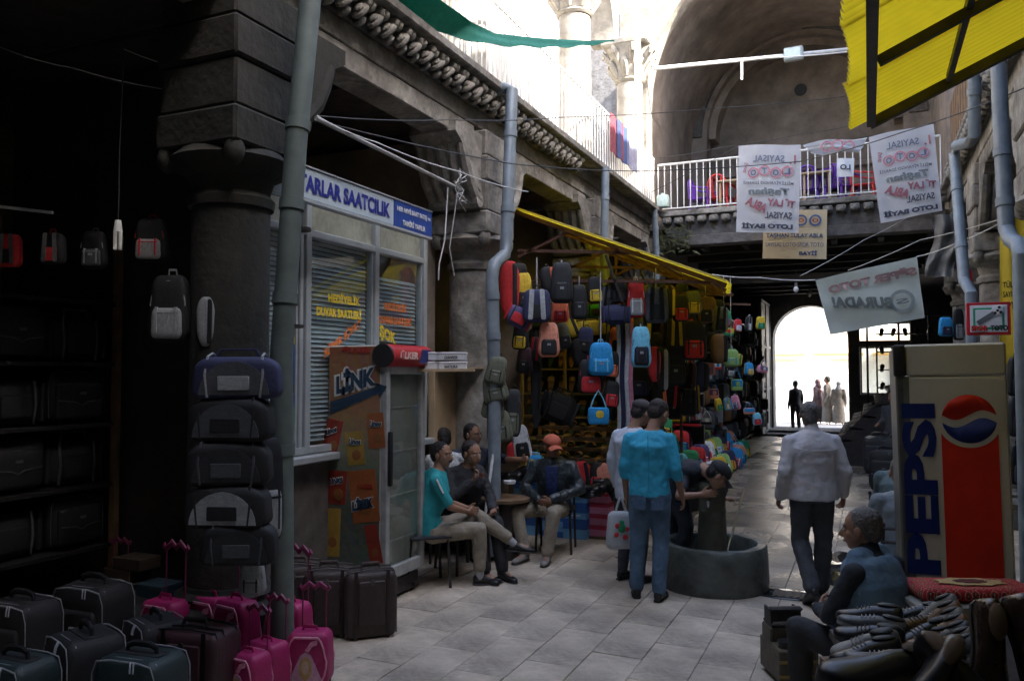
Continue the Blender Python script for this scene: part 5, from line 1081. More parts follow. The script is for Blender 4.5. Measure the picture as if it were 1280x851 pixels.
# ---- bag racks further along the left side of the passage
rk = thing('luggage_rack', 'dark luggage rack with red shelf edges along the left side of the passage', 'rack', (-3.5, 15, 0))
redm = M('red_shelf_edge', (.42, .02, .03), .5)
for z in (1.0, 1.55, 2.1, 2.6): wobj('shelf', box(-4.6, 14.3, z, -2.75, 14.75, z+.03), steel, rk); wobj('shelf_edge', box(-4.6, 14.27, z-.005, -2.72, 14.298, z+.035), redm, rk)
wobj('back_panel', box(-4.7, 14.8, 0, -2.75, 14.84, 3.2), darkwall, rk)
for x in (-4.55, -3.6, -2.78): wobj('upright', box(x, 14.76, 0, x+.03, 14.8, 3.1), steel, rk)
for r_, z in enumerate((1.03, 1.58, 2.13, 2.63)):
    for i in range(5):
        x = -4.2+i*.34; cc = [(BK, BK, BK), (BK2, BK, BK), (BK, GY, LG), (BK, BK, GY)][(i+r_) % 4]
        if (r_, i) == (0, 3): cc = (YE, RD, BK)
        if (r_, i) == (0, 4): cc = (GY, GY, LG)
        if (r_, i) == (1, 4): cc = (BK, PKL, SK)
        lab = {(0, 3): 'yellow sports bag with a red front on the lowest red edged shelf', (0, 4): 'grey sports bag at the end of the lowest red edged shelf', (1, 4): 'black bag with pink trim at the end of the second red edged shelf'}.get((r_, i), 'black travel bag, %s from the left on the %s red edged shelf' % (ORD[i], ['lowest', 'second', 'third', 'top'][r_]))
        bag('duffel' if (i+r_) % 3 else 'suitcase', (x, 14.5, z), (.32, .26, .36), random.uniform(-.15, .15), cc, lab, 'travel bags on the red edged rack', name='travel_bag', simple=True)
# hedge of bags that line the passage up to the gate
cl = [(BK, GY, LG), (GY, BK, LG), (BK, BK, GY), (BK2, LG, BK), (LG, GY, BK), (BRN, BK, GY), (GY, GY, BK)]
for k in range(72):
    row = k % 6; y = 16.2+(k//6)*.88+random.uniform(-.15, .15); z = .35+row*.47
    bag(['backpack', 'duffel', 'long_bag', 'backpack'][k % 4], (-2.95+random.uniform(-.08, .1)-.03*row, y, z), (.36, .26, .42), PI/2+random.uniform(-.4, .4), cl[(k*5+row) % 7],
        '%s bag, %s along the %s row of bags lining the passage' % (['black and grey', 'grey and black', 'black', 'pale and dark', 'light grey', 'brownish', 'all grey'][(k*5+row) % 7], ORD[k//6], ['lowest', 'second', 'third', 'fourth', 'fifth', 'highest'][row]), 'bags lining the passage wall', name='hung_bag', simple=True)
wobj('bag_grille', [box(-3.2, 15.4, .1, -3.16, 26.4, .14)]+[box(-3.2, 15.4+i*1.1, 0, -3.16, 15.44+i*1.1, 3.3) for i in range(11)]+[box(-3.2, 15.4, z, -3.16, 26.4, z+.03) for z in (.8, 1.3, 1.8, 2.3, 2.8, 3.26)], steel, label='long steel grille that carries the wall of bags in the passage', cat='rack')
# coloured pile of school bags on the ground
pc_ = [(GR, YE, BK), (BL, RD, WH), (YE, GR, BK), (RD, BL, BK), (SAL, BL, BK), (LGN, WH, BL), (PUR, PKL, BK), (LB, WH, NV), (NV, YE, RD), (WH, RD, GR)]
pn = ['green and yellow', 'blue and red', 'yellow and green', 'red and blue', 'salmon and blue', 'lime and white', 'purple and pink', 'light blue and white', 'navy and yellow', 'white and red']
rows = [(-2.38, 0, 'front row'), (-2.66, .28, 'second row'), (-2.98, .55, 'third row'), (-3.3, .8, 'back row')]
for r_, (x, z, rn) in enumerate(rows):
    for i in range(11 if r_ < 3 else 9):
        y = 12.3+i*.66+r_*.1+random.uniform(-.08, .08)-(.5 if r_ > 1 else 0)
        q = (i*3+r_*7) % 10
        bag('backpack', (x-.025*i, y, z*(1-.02*i)), (.34, .26, .42), .5+random.uniform(-.6, .6), pc_[q], '%s school bag, %s in the %s of the bright pile' % (pn[q], ORD[i], rn), 'bright school bags piled along the passage', tilt=random.uniform(-.25, .25), rx=random.uniform(-.3, .05), name='school_bag')
wobj('bag_platform', [box(-3.6, 12.1, 0, -2.62, 14.9, .26), box(-3.6, 12.1, .26, -2.9, 14.9, .53), box(-3.6, 12.1, .53, -3.2, 14.9, .78), box(-3.85, 14.91, 0, -2.8, 19.8, .26), box(-3.85, 14.91, .26, -3.15, 19.6, .53), box(-3.85, 14.91, .53, -3.5, 19.4, .78)], wood, label='stepped wooden platform under the bright pile of school bags', cat='platform')
c = gp(900, 655); bag('suitcase', (-2.35, 11.2, 0), (.4, .24, .62), .9, (BK, BK, GY), 'black wheeled suitcase standing alone behind the bending man', None, name='suitcase', cat='suitcase')
for k in range(5): sbox((-2.75+.02*k, 10.2+.35*k, 0), .3, .3, .5, M('brown_carton', (.30, .2, .11), .8), bxr if k % 2 else MC['brown_carton'], ['brown carton nearest the fountain, partly behind the bending man', 'second brown carton behind the bending man', 'third brown carton along the bag stall edge', 'fourth brown carton along the bag stall edge', 'brown carton farthest along the bag stall edge'][k], 'brown cartons on the ground')
# ---- right side of the passage : shoe shelves, travel bags
rs_ = thing('shoe_stand', 'stepped dark shoe stand on the right side of the passage before the gateway', 'stand', (-.1, 20, 0))
for k in range(5): wobj('tier', box(-.62+k*.25, 18.2, .5+k*.25, -.36+k*.25, 24.5, .54+k*.25), steel, rs_)
wobj('side_board', prism([(-.62, 0), (.7, 0), (.7, 1.6), (.4, 1.6), (-.62, .5)], .04, (0, 18.2, 0), (1, 0, 0), (0, 0, 1)), steel, rs_)
sn = ['grey', 'white', 'black', 'brown', 'tan']; sm_ = [grl, whl, gloss, brl, tan]
for k in range(5):
    for i in range(16):
        q = (i*3+k) % 5; shoe((-.48+k*.25, 18.35+i*.37+random.uniform(-.04, .04), .54+k*.25), (0, 0, PI/2+random.uniform(-.3, .3)), sm_[q], '%s shoe, %s from the near end of the %s tier by the gateway' % (sn[q], ORD[i], ['lowest', 'second', 'middle', 'fourth', 'highest'][k]), 'shoes on the stand by the gateway', 1.05)
dk = thing('counter_shelf', 'dark shop shelving with shoes and an added glazed opening behind, right of the gateway', 'shelving', (.8, 24, 0))
for z in (1.0, 1.5, 2.0, 2.5, 3.0, 3.5): wobj('shelf', box(.2, 24.6, z, 2.3, 25.0, z+.03), steel, dk)
for x in (-.05, .75, 1.5): wobj('upright', box(x, 24.56, 0, x+.06, 24.6, 3.7), steel, dk)
wobj('yellow_crate', box(1.0, 24.4, 2.1, 1.5, 24.56, 2.5), YE, dk)
for r_, z in enumerate((1.03, 1.53, 2.03, 2.53, 3.03)):
    for i in range(5): shoe((.35+i*.3, 24.7, z+.02), (R(30), 0, PI+random.uniform(-.2, .2)), sm_[(i+r_) % 5], '%s shoe, %s from the left on the %s shelf right of the gateway' % (sn[(i+r_) % 5], ORD[i], ['lowest', 'second', 'third', 'fourth', 'top'][r_]), 'shoes on the shelving right of the gateway', 1.3)
g = [((.25, 14.4, 0), (.5, .3, .7), (BK, BK, GY), 'suitcase', 'black suitcase at the foot of the right passage row'), ((.55, 13.7, 0), (.5, .3, .62), (MAR, MAR, GY), 'suitcase', 'maroon suitcase beside the jacketed men'), ((.35, 12.6, 0), (.4, .26, .5), (BK, BK2, BK), 'backpack', 'black rucksack on the ground behind the walking man'), ((.75, 12.9, .05), (.4, .26, .55), (NV, NV, BL), 'backpack', 'navy rucksack with blue top beside the black one'), ((.55, 12.3, .42), (.5, .3, .3), (BL, NV, BK), 'duffel', 'blue sports bag lying on the rucksacks'), ((.95, 13.5, .6), (.5, .3, .4), (BK, BK, BK), 'duffel', 'black sports bag on top of the maroon suitcase'), ((.45, 15.6, 0), (.5, .4, .8), (BK, BK2, GY), 'suitcase', 'large black suitcase further back in the right row'), ((.15, 16.8, 0), (.5, .3, .75), (BK2, BK, GY), 'suitcase', 'dark grey suitcase in the right row near the shoe stand')]
for l, s_, cc, kd, lab in g: bag(kd, l, s_, random.uniform(-.5, .2), cc, lab, 'travel bags along the right side', name='travel_bag')
for k, (px, py, w_, h_, cc) in enumerate(((1198, 405, 14, 40, (BK, LG, BK)), (1182, 408, 18, 24, (BL, NV, BK)), (1271, 470, 24, 50, (BK, BK2, BK)), (1272, 520, 26, 50, (BK2, BK, BK)), (1273, 580, 26, 50, (BK, GY, BK)), (1212, 350, 8, 26, (RD, RD, BK)))):
    H('backpack', px, py, w_, h_, 9.0 if px < 1220 else 6.4, cc, ['black and pale bag hung left of the light box sign', 'blue bag hung behind the cola cooler top', 'black bag hung highest right of the cola cooler', 'dark grey bag hung midway right of the cola cooler', 'black and grey bag hung lowest right of the cola cooler', 'small red bag hung on the right stone capital'][k], group=None)
# ---- dark shop at the left
ds = thing('luggage_shelving', 'dark shelving full of black cases in the unlit shop at the far left', 'shelving', (-6.2, 3.3, 0))
for x in (-7.0, -6.25): pass
for z in (.5, 1.0, 1.5, 2.0, 2.5): wobj('shelf', box(-7.3, 1.6, z, -5.8, 4.85, z+.03), black, ds)
for y in (1.62, 2.7, 3.75, 4.8): wobj('upright', box(-5.84, y, 0, -5.78, y+.05, 3.1), wood, ds)
k = 0
for r_, z in enumerate((.53, 1.03, 1.53, 2.03)):
    for i in range(6):
        bag('suitcase' if (i+r_) % 2 else 'duffel', (-6.05, 1.9+i*.53, z), (.5, .34, .44), PI/2+random.uniform(-.1, .1), (BK, BK, GY), 'black case, %s from the near end of the %s shelf of the unlit shop' % (ORD[i], ['lowest', 'second', 'third', 'top'][r_]), 'black cases on the unlit shelves', name='travel_bag', simple=(i % 2 == 0))
HL = lambda *a, **k: hang(*a, group=None, **k)
HL('backstraps', 12, 312, 34, 44, 5.6, (RD, LG, BK), 'red and grey striped bag hung at the left photo edge')
HL('backstraps', 66, 310, 36, 42, 5.6, (BK, LG, RD), 'dark bag with pale straps and red edge, second from the left edge')
HL('backpack', 118, 312, 34, 48, 5.8, (BK, GY, LG), 'dim dark bag hung left of the bare lamp')
HL('backpack', 190, 300, 44, 56, 5.7, (BK, LG, RD), 'black bag with pale and red panels hung high in the dark shop')
HL('long_bag', 258, 402, 24, 62, 5.4, (LG, BK, BK), 'pale bag panel hung next to the near stone column')
HL('backpack', 214, 385, 54, 86, 5.5, (BK, LG, LG), 'black rucksack with grey pockets hung left of the near column')
wobj('hanging_rail', cyl(at(-20, 256, 5.6), at(66, 266, 5.6), .012), cordw, label='pale rail at the left photo edge above the striped bag', cat='rail')
lp = thing('hanging_lamp', 'bare long energy lamp hanging on a cable in the dark shop', 'lamp', at(147, 310, 5.4)); c = at(147, 312, 5.4)
wobj('lamp_tube', [tube([c+Vector((math.cos(a)*.022, math.sin(a)*.022, .0)), c+Vector((math.cos(a)*.022, math.sin(a)*.022, .12))], .012, 6) for a in (0, 1.57, 3.14, 4.71)], M('lamp_white', (.7, .7, .66), .3), lp)
wobj('lamp_base', cyl(c+Vector((0, 0, .12)), c+Vector((0, 0, .20)), .03, .02), white, lp); wobj('lamp_cable', tube([c+Vector((0, 0, .2)), c+Vector((.0, 0, .7)), c+Vector((.02, 0, 1.3))], .005, 5), cordb, lp)
for k, (px, py, w_, h_, cc) in enumerate(((298, 468, 106, 62, (NV, GY, LG)), (290, 520, 104, 62, (BK, GY, BK)), (288, 575, 102, 62, (BK, BK2, GY)), (286, 628, 104, 60, (BK, LG, BK)), (300, 675, 92, 58, (BK, BK2, GY)))):
    HL('arched_duffel', px, py, w_, h_, 4.75-.02*k, cc, ['navy sports bag with grey arched front, topmost of the tower by the near column', 'black sports bag with grey arch, second in the tower by the near column', 'plain black sports bag, third in the tower by the near column', 'black sports bag with pale panel, fourth in the tower by the near column', 'black sports bag lowest in the tower by the near column'][k], d_=.42, rz=.06*(-1)**k)
HL('backpack', 335, 610, 40, 130, 4.9, (BK, LG, BK), 'tall black bag with a pale curved side beside the drainpipe', rz=.8)
HL('backpack', 316, 722, 34, 40, 4.9, (LG, LG, BK), 'small grey round topped bag on the ground under the tower')
def cse(kind, px, ptop, h_, w_, d_, rz, cols, label, group, name, z0=0):
    dep = (CH-h_)*FP/(ptop-465); c = at(px, ptop, dep); return bag(kind, (c.x, c.y, z0), (w_, d_, h_), TH+rz, cols, label, group, name=name, cat='suitcase')
Gs = 'black suitcases on the ground at the left'
cse('suitcase', 28, 742, .58, .40, .30, -.35, (BK, BK, TR), 'black suitcase at the left photo edge in the middle row', Gs, 'suitcase')
cse('suitcase', 118, 722, .60, .44, .30, -.35, (BK, BK, TR), 'black suitcase standing rearmost, with a silver trimmed front pocket', Gs, 'suitcase')
cse('suitcase', 108, 782, .56, .36, .34, -.75, (BK, BK, TR), 'black suitcase in the middle row turned aside, silver piping showing', Gs, 'suitcase')
cse('suitcase', 20, 812, .54, .36, .28, -.35, (fab(.015, .03, .03, .5), BK, TR), 'black green suitcase in the bottom left photo corner', Gs, 'suitcase')
cse('suitcase', 178, 806, .52, .40, .30, -.3, (fab(.015, .03, .03, .5), BK, TR), 'black green suitcase nearest the camera with its zip pulls up', Gs, 'suitcase')
cse('suitcase', 195, 765, .52, .34, .30, -.8, (BK, BK, TR), 'black suitcase left of the maroon one, piping shining', Gs, 'suitcase')
cse('soft_case', 248, 770, .52, .42, .28, -.25, (MAR, BK, BK), 'maroon suitcase with a black strap beside the pink trolleys', None, 'suitcase')
Gp = 'pink child trolleys'
PKS = (PK, PKL, fab(.55, .32, .45), fab(.22, .03, .09, .4), SK, fab(.45, .3, .12), BK)
for px, pt, h_, w_, rz, lab in ((388, 780, .36, .27, -.05, 'pink child trolley standing frontmost right, with a pale picture patch'), (334, 793, .34, .25, -.5, 'pink child trolley in the middle of the front three'), (310, 806, .33, .25, -.45, 'pink child trolley leftmost of the front three'), (362, 744, .46, .30, -.5, 'pink child trolley just behind the frontmost one'), (296, 742, .50, .30, -.55, 'pink child trolley behind, its handle raised beside the drainpipe'), (264, 738, .48, .30, -.5, 'pink child trolley second from the left in the rear row'), (207, 742, .48, .30, -.4, 'pink child trolley leftmost, partly behind the black suitcases'), (140, 716, .38, .26, -.3, 'pink child trolley mostly hidden behind the rearmost black suitcase')):
    cse('trolley', px, pt, h_, w_, .20, rz, PKS, lab, Gp, 'trolley_case')
Gb = 'brown cases beside the drinks cooler'
for px, pt, h_, w_, d_, rz, lab in ((462, 702, .52, .38, .24, .35, 'dark brown strapped case standing frontmost before the cooler'), (412, 700, .52, .36, .30, .1, 'dark brown case in the middle behind the frontmost one'), (372, 694, .54, .36, .30, .1, 'dark case leftmost of the three by the cooler')):
    cse('soft_case', px, pt, h_, w_, d_, rz, (BR, fab(.08, .06, .055), fab(.1, .09, .085)), lab, Gb, 'suitcase')
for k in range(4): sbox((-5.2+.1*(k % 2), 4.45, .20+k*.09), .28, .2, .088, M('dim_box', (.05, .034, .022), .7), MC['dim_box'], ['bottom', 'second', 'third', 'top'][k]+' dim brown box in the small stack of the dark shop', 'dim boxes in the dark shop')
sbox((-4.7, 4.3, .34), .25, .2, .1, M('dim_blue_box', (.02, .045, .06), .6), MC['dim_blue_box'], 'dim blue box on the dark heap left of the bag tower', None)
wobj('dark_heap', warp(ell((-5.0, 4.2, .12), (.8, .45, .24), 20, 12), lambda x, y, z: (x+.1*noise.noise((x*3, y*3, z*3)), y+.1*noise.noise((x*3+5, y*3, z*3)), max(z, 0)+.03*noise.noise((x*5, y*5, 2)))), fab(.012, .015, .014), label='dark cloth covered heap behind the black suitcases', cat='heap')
# ---- right foreground : bench, kilim cushion, shoes, polish box
bn = thing('wooden_bench', 'low wooden bench with a pale top in the right foreground', 'bench', (.75, 4.3, 0))
A = at(1148, 757, 4.2); zb_ = A.z
def lb(x0, y0, z0, x1, y1, z1): return mv(box(x0, y0, z0, x1, y1, z1, .004), T(A.x, A.y, 0) @ RZ(TH-.05))
wobj('bench_top', lb(0, -.02, zb_-.03, 1.1, .5, zb_), M('pale_bench_top', (.32, .31, .28), .5, dirt=.2), bn); wobj('bench_rail', lb(.02, .0, zb_-.1, 1.08, .03, zb_-.032), wood_l, bn)
for x in (.03, .5, 1.0): wobj('leg', lb(x, .02, 0, x+.05, .07, zb_-.1), wood_l, bn)
def kilim():
    m = M('kilim', (.45, .03, .05), .9, var=.2, scale=30, bump=.5, bscale=120); t = m.node_tree; N = t.nodes; L = t.links; b = N['Principled BSDF']
    tc = N.new('ShaderNodeTexCoord'); mp = N.new('ShaderNodeMapping'); mp.inputs['Scale'].default_value = (22, 34, 1); L.new(tc.outputs['Object'], mp.inputs[0])
    v = N.new('ShaderNodeTexVoronoi'); v.distance = 'MANHATTAN'; v.inputs['Scale'].default_value = 1.0; v.inputs['Randomness'].default_value = .35; L.new(mp.outputs[0], v.inputs['Vector'])
    r = N.new('ShaderNodeValToRGB'); r.color_ramp.interpolation = 'CONSTANT'; e = r.color_ramp.elements; e[0].position = 0; e[0].color = (.42, .30, .14, 1); e[1].position = .22; e[1].color = (.02, .02, .03, 1)
    for p, c in ((.34, (.42, .02, .04, 1)), (.55, (.5, .35, .18, 1)), (.62, (.40, .02, .04, 1))): x = e.new(p); x.color = c
    L.new(v.outputs['Distance'], r.inputs[0]); L.new(r.outputs[0], b.inputs['Base Color']); return m
km = kilim()
cu = thing('kilim_cushion', 'red patterned kilim cushion lying on the bench before the cola cooler', 'cushion', (A.x+.36*math.cos(TH)-.16*math.sin(TH), A.y+.36*math.sin(TH)+.16*math.cos(TH), zb_)); cu.rotation_euler = (0, 0, TH-.05)
g = rbox((0, 0, .036), (.62, .28, .072), .035, 4); lobj('cover', warp(g, lambda x, y, z: (x, y, z+.012*math.cos(x*4)*math.cos(y*5))), km, cu)
oc = [(.20*math.cos(a)*(1 if i % 2 else .8), .085*math.sin(a)*(1 if i % 2 else .8)) for i, a in enumerate([2*PI*i/16 for i in range(16)])]
lobj('medallion', prism(oc, .003, (0, 0, .085), (1, 0, 0), (0, 1, 0)), M('kilim_gold', (.45, .32, .15), .9, var=.4, scale=60), cu)
lobj('medallion_centre', prism([(x*.45, y*.5) for x, y in oc], .003, (0, 0, .089), (1, 0, 0), (0, 1, 0)), M('kilim_dark', (.12, .03, .03), .9, var=.5, scale=60), cu)
pb = thing('shoe_polish_box', 'old shoe polish box with a handle and two round tins standing on the paving', 'box', gp(985, 845))
pb.rotation_euler = (0, 0, TH+.05); oldw = M('painted_old_wood', (.10, .08, .05), .5, var=.5, scale=12, dirt=.6)
lobj('case', [rbox((0, 0, .12), (.24, .34, .20), .008, 0), rbox((0, .08, .26), (.22, .16, .10), .01, 0)], oldw, pb); lobj('footrest', [box(-.10, .0, .31, .10, .16, .33, .005), box(-.1, .02, .34, .1, .05, .42, .004), box(-.10, .02, .30, -.085, .14, .42, .003), box(.085, .02, .30, .10, .14, .42, .003), rbox((0, .03, .42), (.22, .05, .03), .012, 1)], steel, pb)
for s in (-1, 1): lobj('polish_tin', [cyl((s*.055, -.10, .22), (s*.055, -.10, .255), .045, n=18), cyl((s*.055, -.10, .255), (s*.055, -.10, .262), .047, n=18)], gloss, pb)
for z in (.05, .14): lobj('brass_strip', box(-.121, -.172, z, .121, -.168, z+.02), M('worn_brass', (.35, .25, .08), .4, metal=.5), pb)
lobj('side_pocket', rbox((.15, .05, .12), (.06, .22, .18), .008, 0), oldw, pb)
# foreground heap of shoes on a sloping rack, right under the camera
fr = thing('shoe_stall_rack', 'sloping dark rack that carries the heap of shoes in the right foreground', 'rack', at(1180, 840, 2.6))
c = at(1180, 900, 2.7); wobj('sloping_board', mv(box(-.17, -.5, -.03, .9, .55, 0), T(c.x, c.y, .76) @ RZ(TH) @ RX(R(18))), steel, fr)
for x in (-.24, .8): wobj('leg', mv(box(x, -.3, 0, x+.05, -.25, .62), T(c.x, c.y, 0) @ RZ(TH)), wood, fr); wobj('leg', mv(box(x, .4, 0, x+.05, .45, .85), T(c.x, c.y, 0) @ RZ(TH)), wood, fr)
mc = [(grl, 'grey'), (whl, 'white'), (gloss, 'glossy black'), (brl, 'brown'), (tan, 'tan')]
for k in range(9):
    for j in range(2):
        px = 1068+j*66+k*3; py = 752+k*12; c = at(px+random.uniform(-8, 8)+12, py+26, 3.15-k*.08); q = [2, 0, 2, 1, 2, 0, 1, 3, 2][k] if j == 0 else [2, 3, 2, 4, 2, 3, 2, 0, 2][k]
        shoe(c, (R(-4)+random.uniform(-.25, .25), R(6)+random.uniform(-.5, .5), TH+R(72)+random.uniform(-.3, .3)), mc[q][0], '%s shoe %s of the rack, %s from the bench' % (mc[q][1], ['toe out at the left edge', 'in the second row'][j], ['first', 'second', 'third', 'fourth', 'fifth', 'sixth', 'seventh', 'eighth', 'ninth'][k]), 'shoes laid on the foreground rack', .86, whl if q in (0, 1) else black)
for k in range(7):
    c = at(1172+k*4, 772+k*9, 3.1-k*.06); shoe(c, (R(-30), R(10), TH+R(60)), [whl, tan, whl, tan, grl, brl, grl][k], '%s shoe heel up in the slanting row under the cushion' % ['white', 'tan', 'off-white', 'light tan', 'grey', 'brown', 'dark grey'][k], 'shoes slanting in a row', .72, whl)
def boot(px, py, dep, s, rot, label, m=brl):
    t = thing('leather_shoe', label, 'shoe', at(px, py, dep)); t.rotation_euler = rot; t.scale = (s, s, s)
    link('upper', SU, t, m); link('sole', SS, t, black); link('opening', SO, t, M('shoe_lining', (.10, .065, .04), .8))
boot(1232, 815, 2.15, .98, (R(-70), R(-6), TH+R(172)), 'large dark brown shoe standing on its toe in the right foreground', M('dark_polished_leather', (.03, .018, .012), .25, var=.4, scale=20))
boot(1283, 812, 2.1, .98, (R(-66), R(5), TH+R(185)), 'dark brown shoe cut by the right photo edge', MC['dark_polished_leather'])
boot(1165, 850, 2.1, .9, (R(-45), R(-30), TH+R(150)), 'blurred black shoe at the bottom photo edge', gloss)
boot(1200, 858, 2.1, 1.0, (R(-30), R(20), TH+R(200)), 'black shoe below the large brown one', gloss)
boot(1105, 856, 2.2, 1.3, (R(5), R(-10), TH+R(95)), 'black shoe at the bottom edge left of the heap', gloss)
# ================================================================== people
def V3(*a): return Vector(a)
def loft(sts, n=20):
    """sts: (centre, side vector, front vector, rx, ry)"""
    rs = []
    for c, u, v, a, b in sts: rs.append(ring(Vector(c), Vector(u).normalized(), Vector(v).normalized(), a, b, n))
    return skin(rs)
def cap(p, q, r1, r2, n=12):    # round-ended tapered limb
    p = Vector(p); q = Vector(q); d = (q-p); L_ = d.length
    if L_ < 1e-5: return ell(p, (r1, r1, r1), n, 8)
    d /= L_; u, v = basis(d); rs = []
    for k in range(4): a = PI/2*(1-(k+.3)/4.3); rs.append(ring(p-d*r1*math.sin(a), u, v, r1*math.cos(a), r1*math.cos(a), n))
    rs.append(ring(p, u, v, r1, r1, n)); rs.append(ring(q, u, v, r2, r2, n))
    for k in range(3, -1, -1): a = PI/2*(1-(k+.3)/4.3); rs.append(ring(q+d*r2*math.sin(a), u, v, r2*math.cos(a), r2*math.cos(a), n))
    return skin(rs)
def hand(wr, d, thumb, curl=.45, L=1.0, spread=.06):
    """wr wrist, d direction to fingers, thumb = direction on the thumb side"""
    d = Vector(d).normalized(); s = Vector(thumb); s = (s-d*s.dot(d)).normalized(); n = s.cross(d)   # palm normal (closing side = -n or n by hand)
    g = [loft([(wr, s, n, .026*L, .020*L), (wr+d*.03*L, s, n, .034*L, .017*L), (wr+d*.085*L, s, n, .041*L, .014*L), (wr+d*.098*L, s, n, .038*L, .010*L)], 14)]
    fl = [.072, .080, .075, .058]
    for k in range(4):
        o = (.030-.0205*k)*L; b = wr+d*(.088*L-.004*abs(k-1.3)*L)+s*o; dd = (d+s*(spread*(1.5-k))).normalized(); ax = s; tot = 0
        for j, (fr, r_) in enumerate(((.45, .0092), (.32, .0085), (.23, .0075))):
            tot += curl*(.6 if j == 0 else .9)+.06*k*(j > 0); f = dd*math.cos(tot)+n*HS*math.sin(tot); e = b+f*fl[k]*fr*L
            g.append(cap(b, e, r_*L, r_*.92*L, 8)); b = e
    b = wr+d*.025*L+s*.024*L; f = (d*.65+s*.75+n*HS*.25).normalized(); e = b+f*.042*L; g.append(cap(b, e, .014*L, .011*L, 8))
    f2 = (d*.9+s*.25+n*HS*.35).normalized(); g.append(cap(e, e+f2*.034*L, .0105*L, .009*L, 8))
    return g
HS = 1
SKIN = M('skin_tan', (.33, .185, .12), .55, var=.12, scale=9, bump=.08, bscale=60, spec=.35); SKIN2 = M('skin_brown', (.24, .125, .08), .55, var=.12, scale=9, bump=.08, bscale=60, spec=.35)
hair_b = M('black_hair', (.012, .010, .010), .55, var=.4, scale=60, bump=.6, bscale=120); hair_g = M('grey_hair', (.14, .13, .125), .7, var=.4, scale=60, bump=.6, bscale=140); hair_d = M('dark_brown_hair', (.03, .022, .018), .6, var=.4, scale=60, bump=.6, bscale=120)
eyem = M('eye_white', (.6, .56, .5), .3, var=.05, bump=0); irism = M('iris_dark', (.01, .008, .006), .15, var=.05, bump=0); lipm = M('lip', (.24, .09, .07), .5)
def person(label, loc, rz, J, wear, look=(0, 0), skinm=SKIN, hair=hair_b, hs=1.0, vox=.0075, curl=(.45, .45), thumb=(None, None), facial=None, capm=None, moust=False, sleeves=1.0, group=None, far=False, scale=1.0, foot=None, hdir=(None, None), headscarf=None, torso=1.0):
    global HS
    D = dict(pel=(0, 0, .93), wa=(0, 0, 1.08), ch=(0, -.01, 1.30), nk=(0, -.015, 1.46), hd=(0, .015, 1.60),
             shR=(.170, -.01, 1.395), elR=(.215, -.04, 1.12), wrR=(.225, .05, .87), shL=(-.170, -.01, 1.395), elL=(-.215, -.04, 1.12), wrL=(-.225, .05, .87),
             hiR=(.09, 0, .90), knR=(.105, .03, .49), anR=(.11, -.02, .09), hiL=(-.09, 0, .90), knL=(-.105, .03, .49), anL=(-.11, -.02, .09))
    D.update(J); D = {k: Vector(v) for k, v in D.items()}
    t = thing('person', label, 'person', loc, group, scale=(scale,)*3); t.rotation_euler = (0, 0, rz)
    up = (D['ch']-D['wa']).normalized(); D['shR'] = D['shR']-up*.022; D['shL'] = D['shL']-up*.022; side = (D['shR']-D['shL']).normalized(); hside = (D['hiR']-D['hiL']).normalized()
    fr = lambda u, s: u.cross(s).normalized()
    f_ch = fr(up, side); up2 = (D['wa']-D['pel']).normalized(); f_pe = fr(up2, hside); upn = (D['nk']-D['ch']).normalized()
    tw = torso
    def tor(e, lo=0.0, neck=True, hem=0):      # torso hull, inflated by e
        m = (side+hside)/2
        st = []
        if hem: st.append((D['pel']-up2*hem, hside, f_pe, (.162+e)*tw, (.115+e)*tw))
        st += [(D['pel']+up2*.0, hside, f_pe, (.158+e)*tw, (.112+e)*tw), (D['wa'], m, fr(up, m), (.142+e)*tw, (.102+e)*tw), (D['wa'].lerp(D['ch'], .6)+f_ch*.01, side, f_ch, (.155+e)*tw, (.112+e)*tw), (D['ch']+up*.02, side, f_ch, (.160+e)*tw, (.112+e)), (D['ch'].lerp(D['nk'], .62), side, f_ch, .118+e, .085+e), (D['nk'], side, f_ch, .075+e*.6, .065+e*.6)]
        g = [loft(st)]
        for s in 'RL': g.append(cap(D['nk'].lerp(D['sh'+s], .35)-upn*.03, D['sh'+s], .050+e*.5, .042+e*.35))
        return g
    def arm(s, e, frac=2.0, r=(.050, .040, .033, .026)):
        a, b, c = D['sh'+s], D['el'+s], D['wr'+s]; g = []
        if frac >= 1: g.append(cap(a, b, r[0]+e, r[1]+e)); g.append(cap(b, b.lerp(c, min(1, frac-1)), r[1]*.98+e, r[1]+(r[3]-r[1])*min(1, frac-1)+e)) if frac > 1 else None
        else: g.append(cap(a, a.lerp(b, frac), r[0]+e, r[0]+(r[1]-r[0])*frac+e))
        return [x for x in g if x]
    def leg(s, e, frac=2.0):
        a, b, c = D['hi'+s], D['kn'+s], D['an'+s]; b2 = b.lerp(c, frac-1) if frac < 2 else c
        return [cap(a, b, .082+e, .054+e), cap(b, b.lerp(c, .35), .054+e, .053+e), cap(b.lerp(c, .35), b2, .053+e, .037+e*1.25)]
    # head frame
    yaw, pit = look; hm = Matrix.Translation(D['hd']) @ RZ(yaw) @ RX(pit) @ Matrix.Scale(1.07, 4); nb_ = D['nk'].lerp(D['hd'], .0)
    def hp(g): return mv(g, hm)
    g = tor(-.012)
    for s in 'RL': g += arm(s, -.002) + leg(s, -.012)
    hc = hm @ Vector((0, -.015, -.03)); g.append(cap(D['nk']-upn*.05, hc, .058, .052))
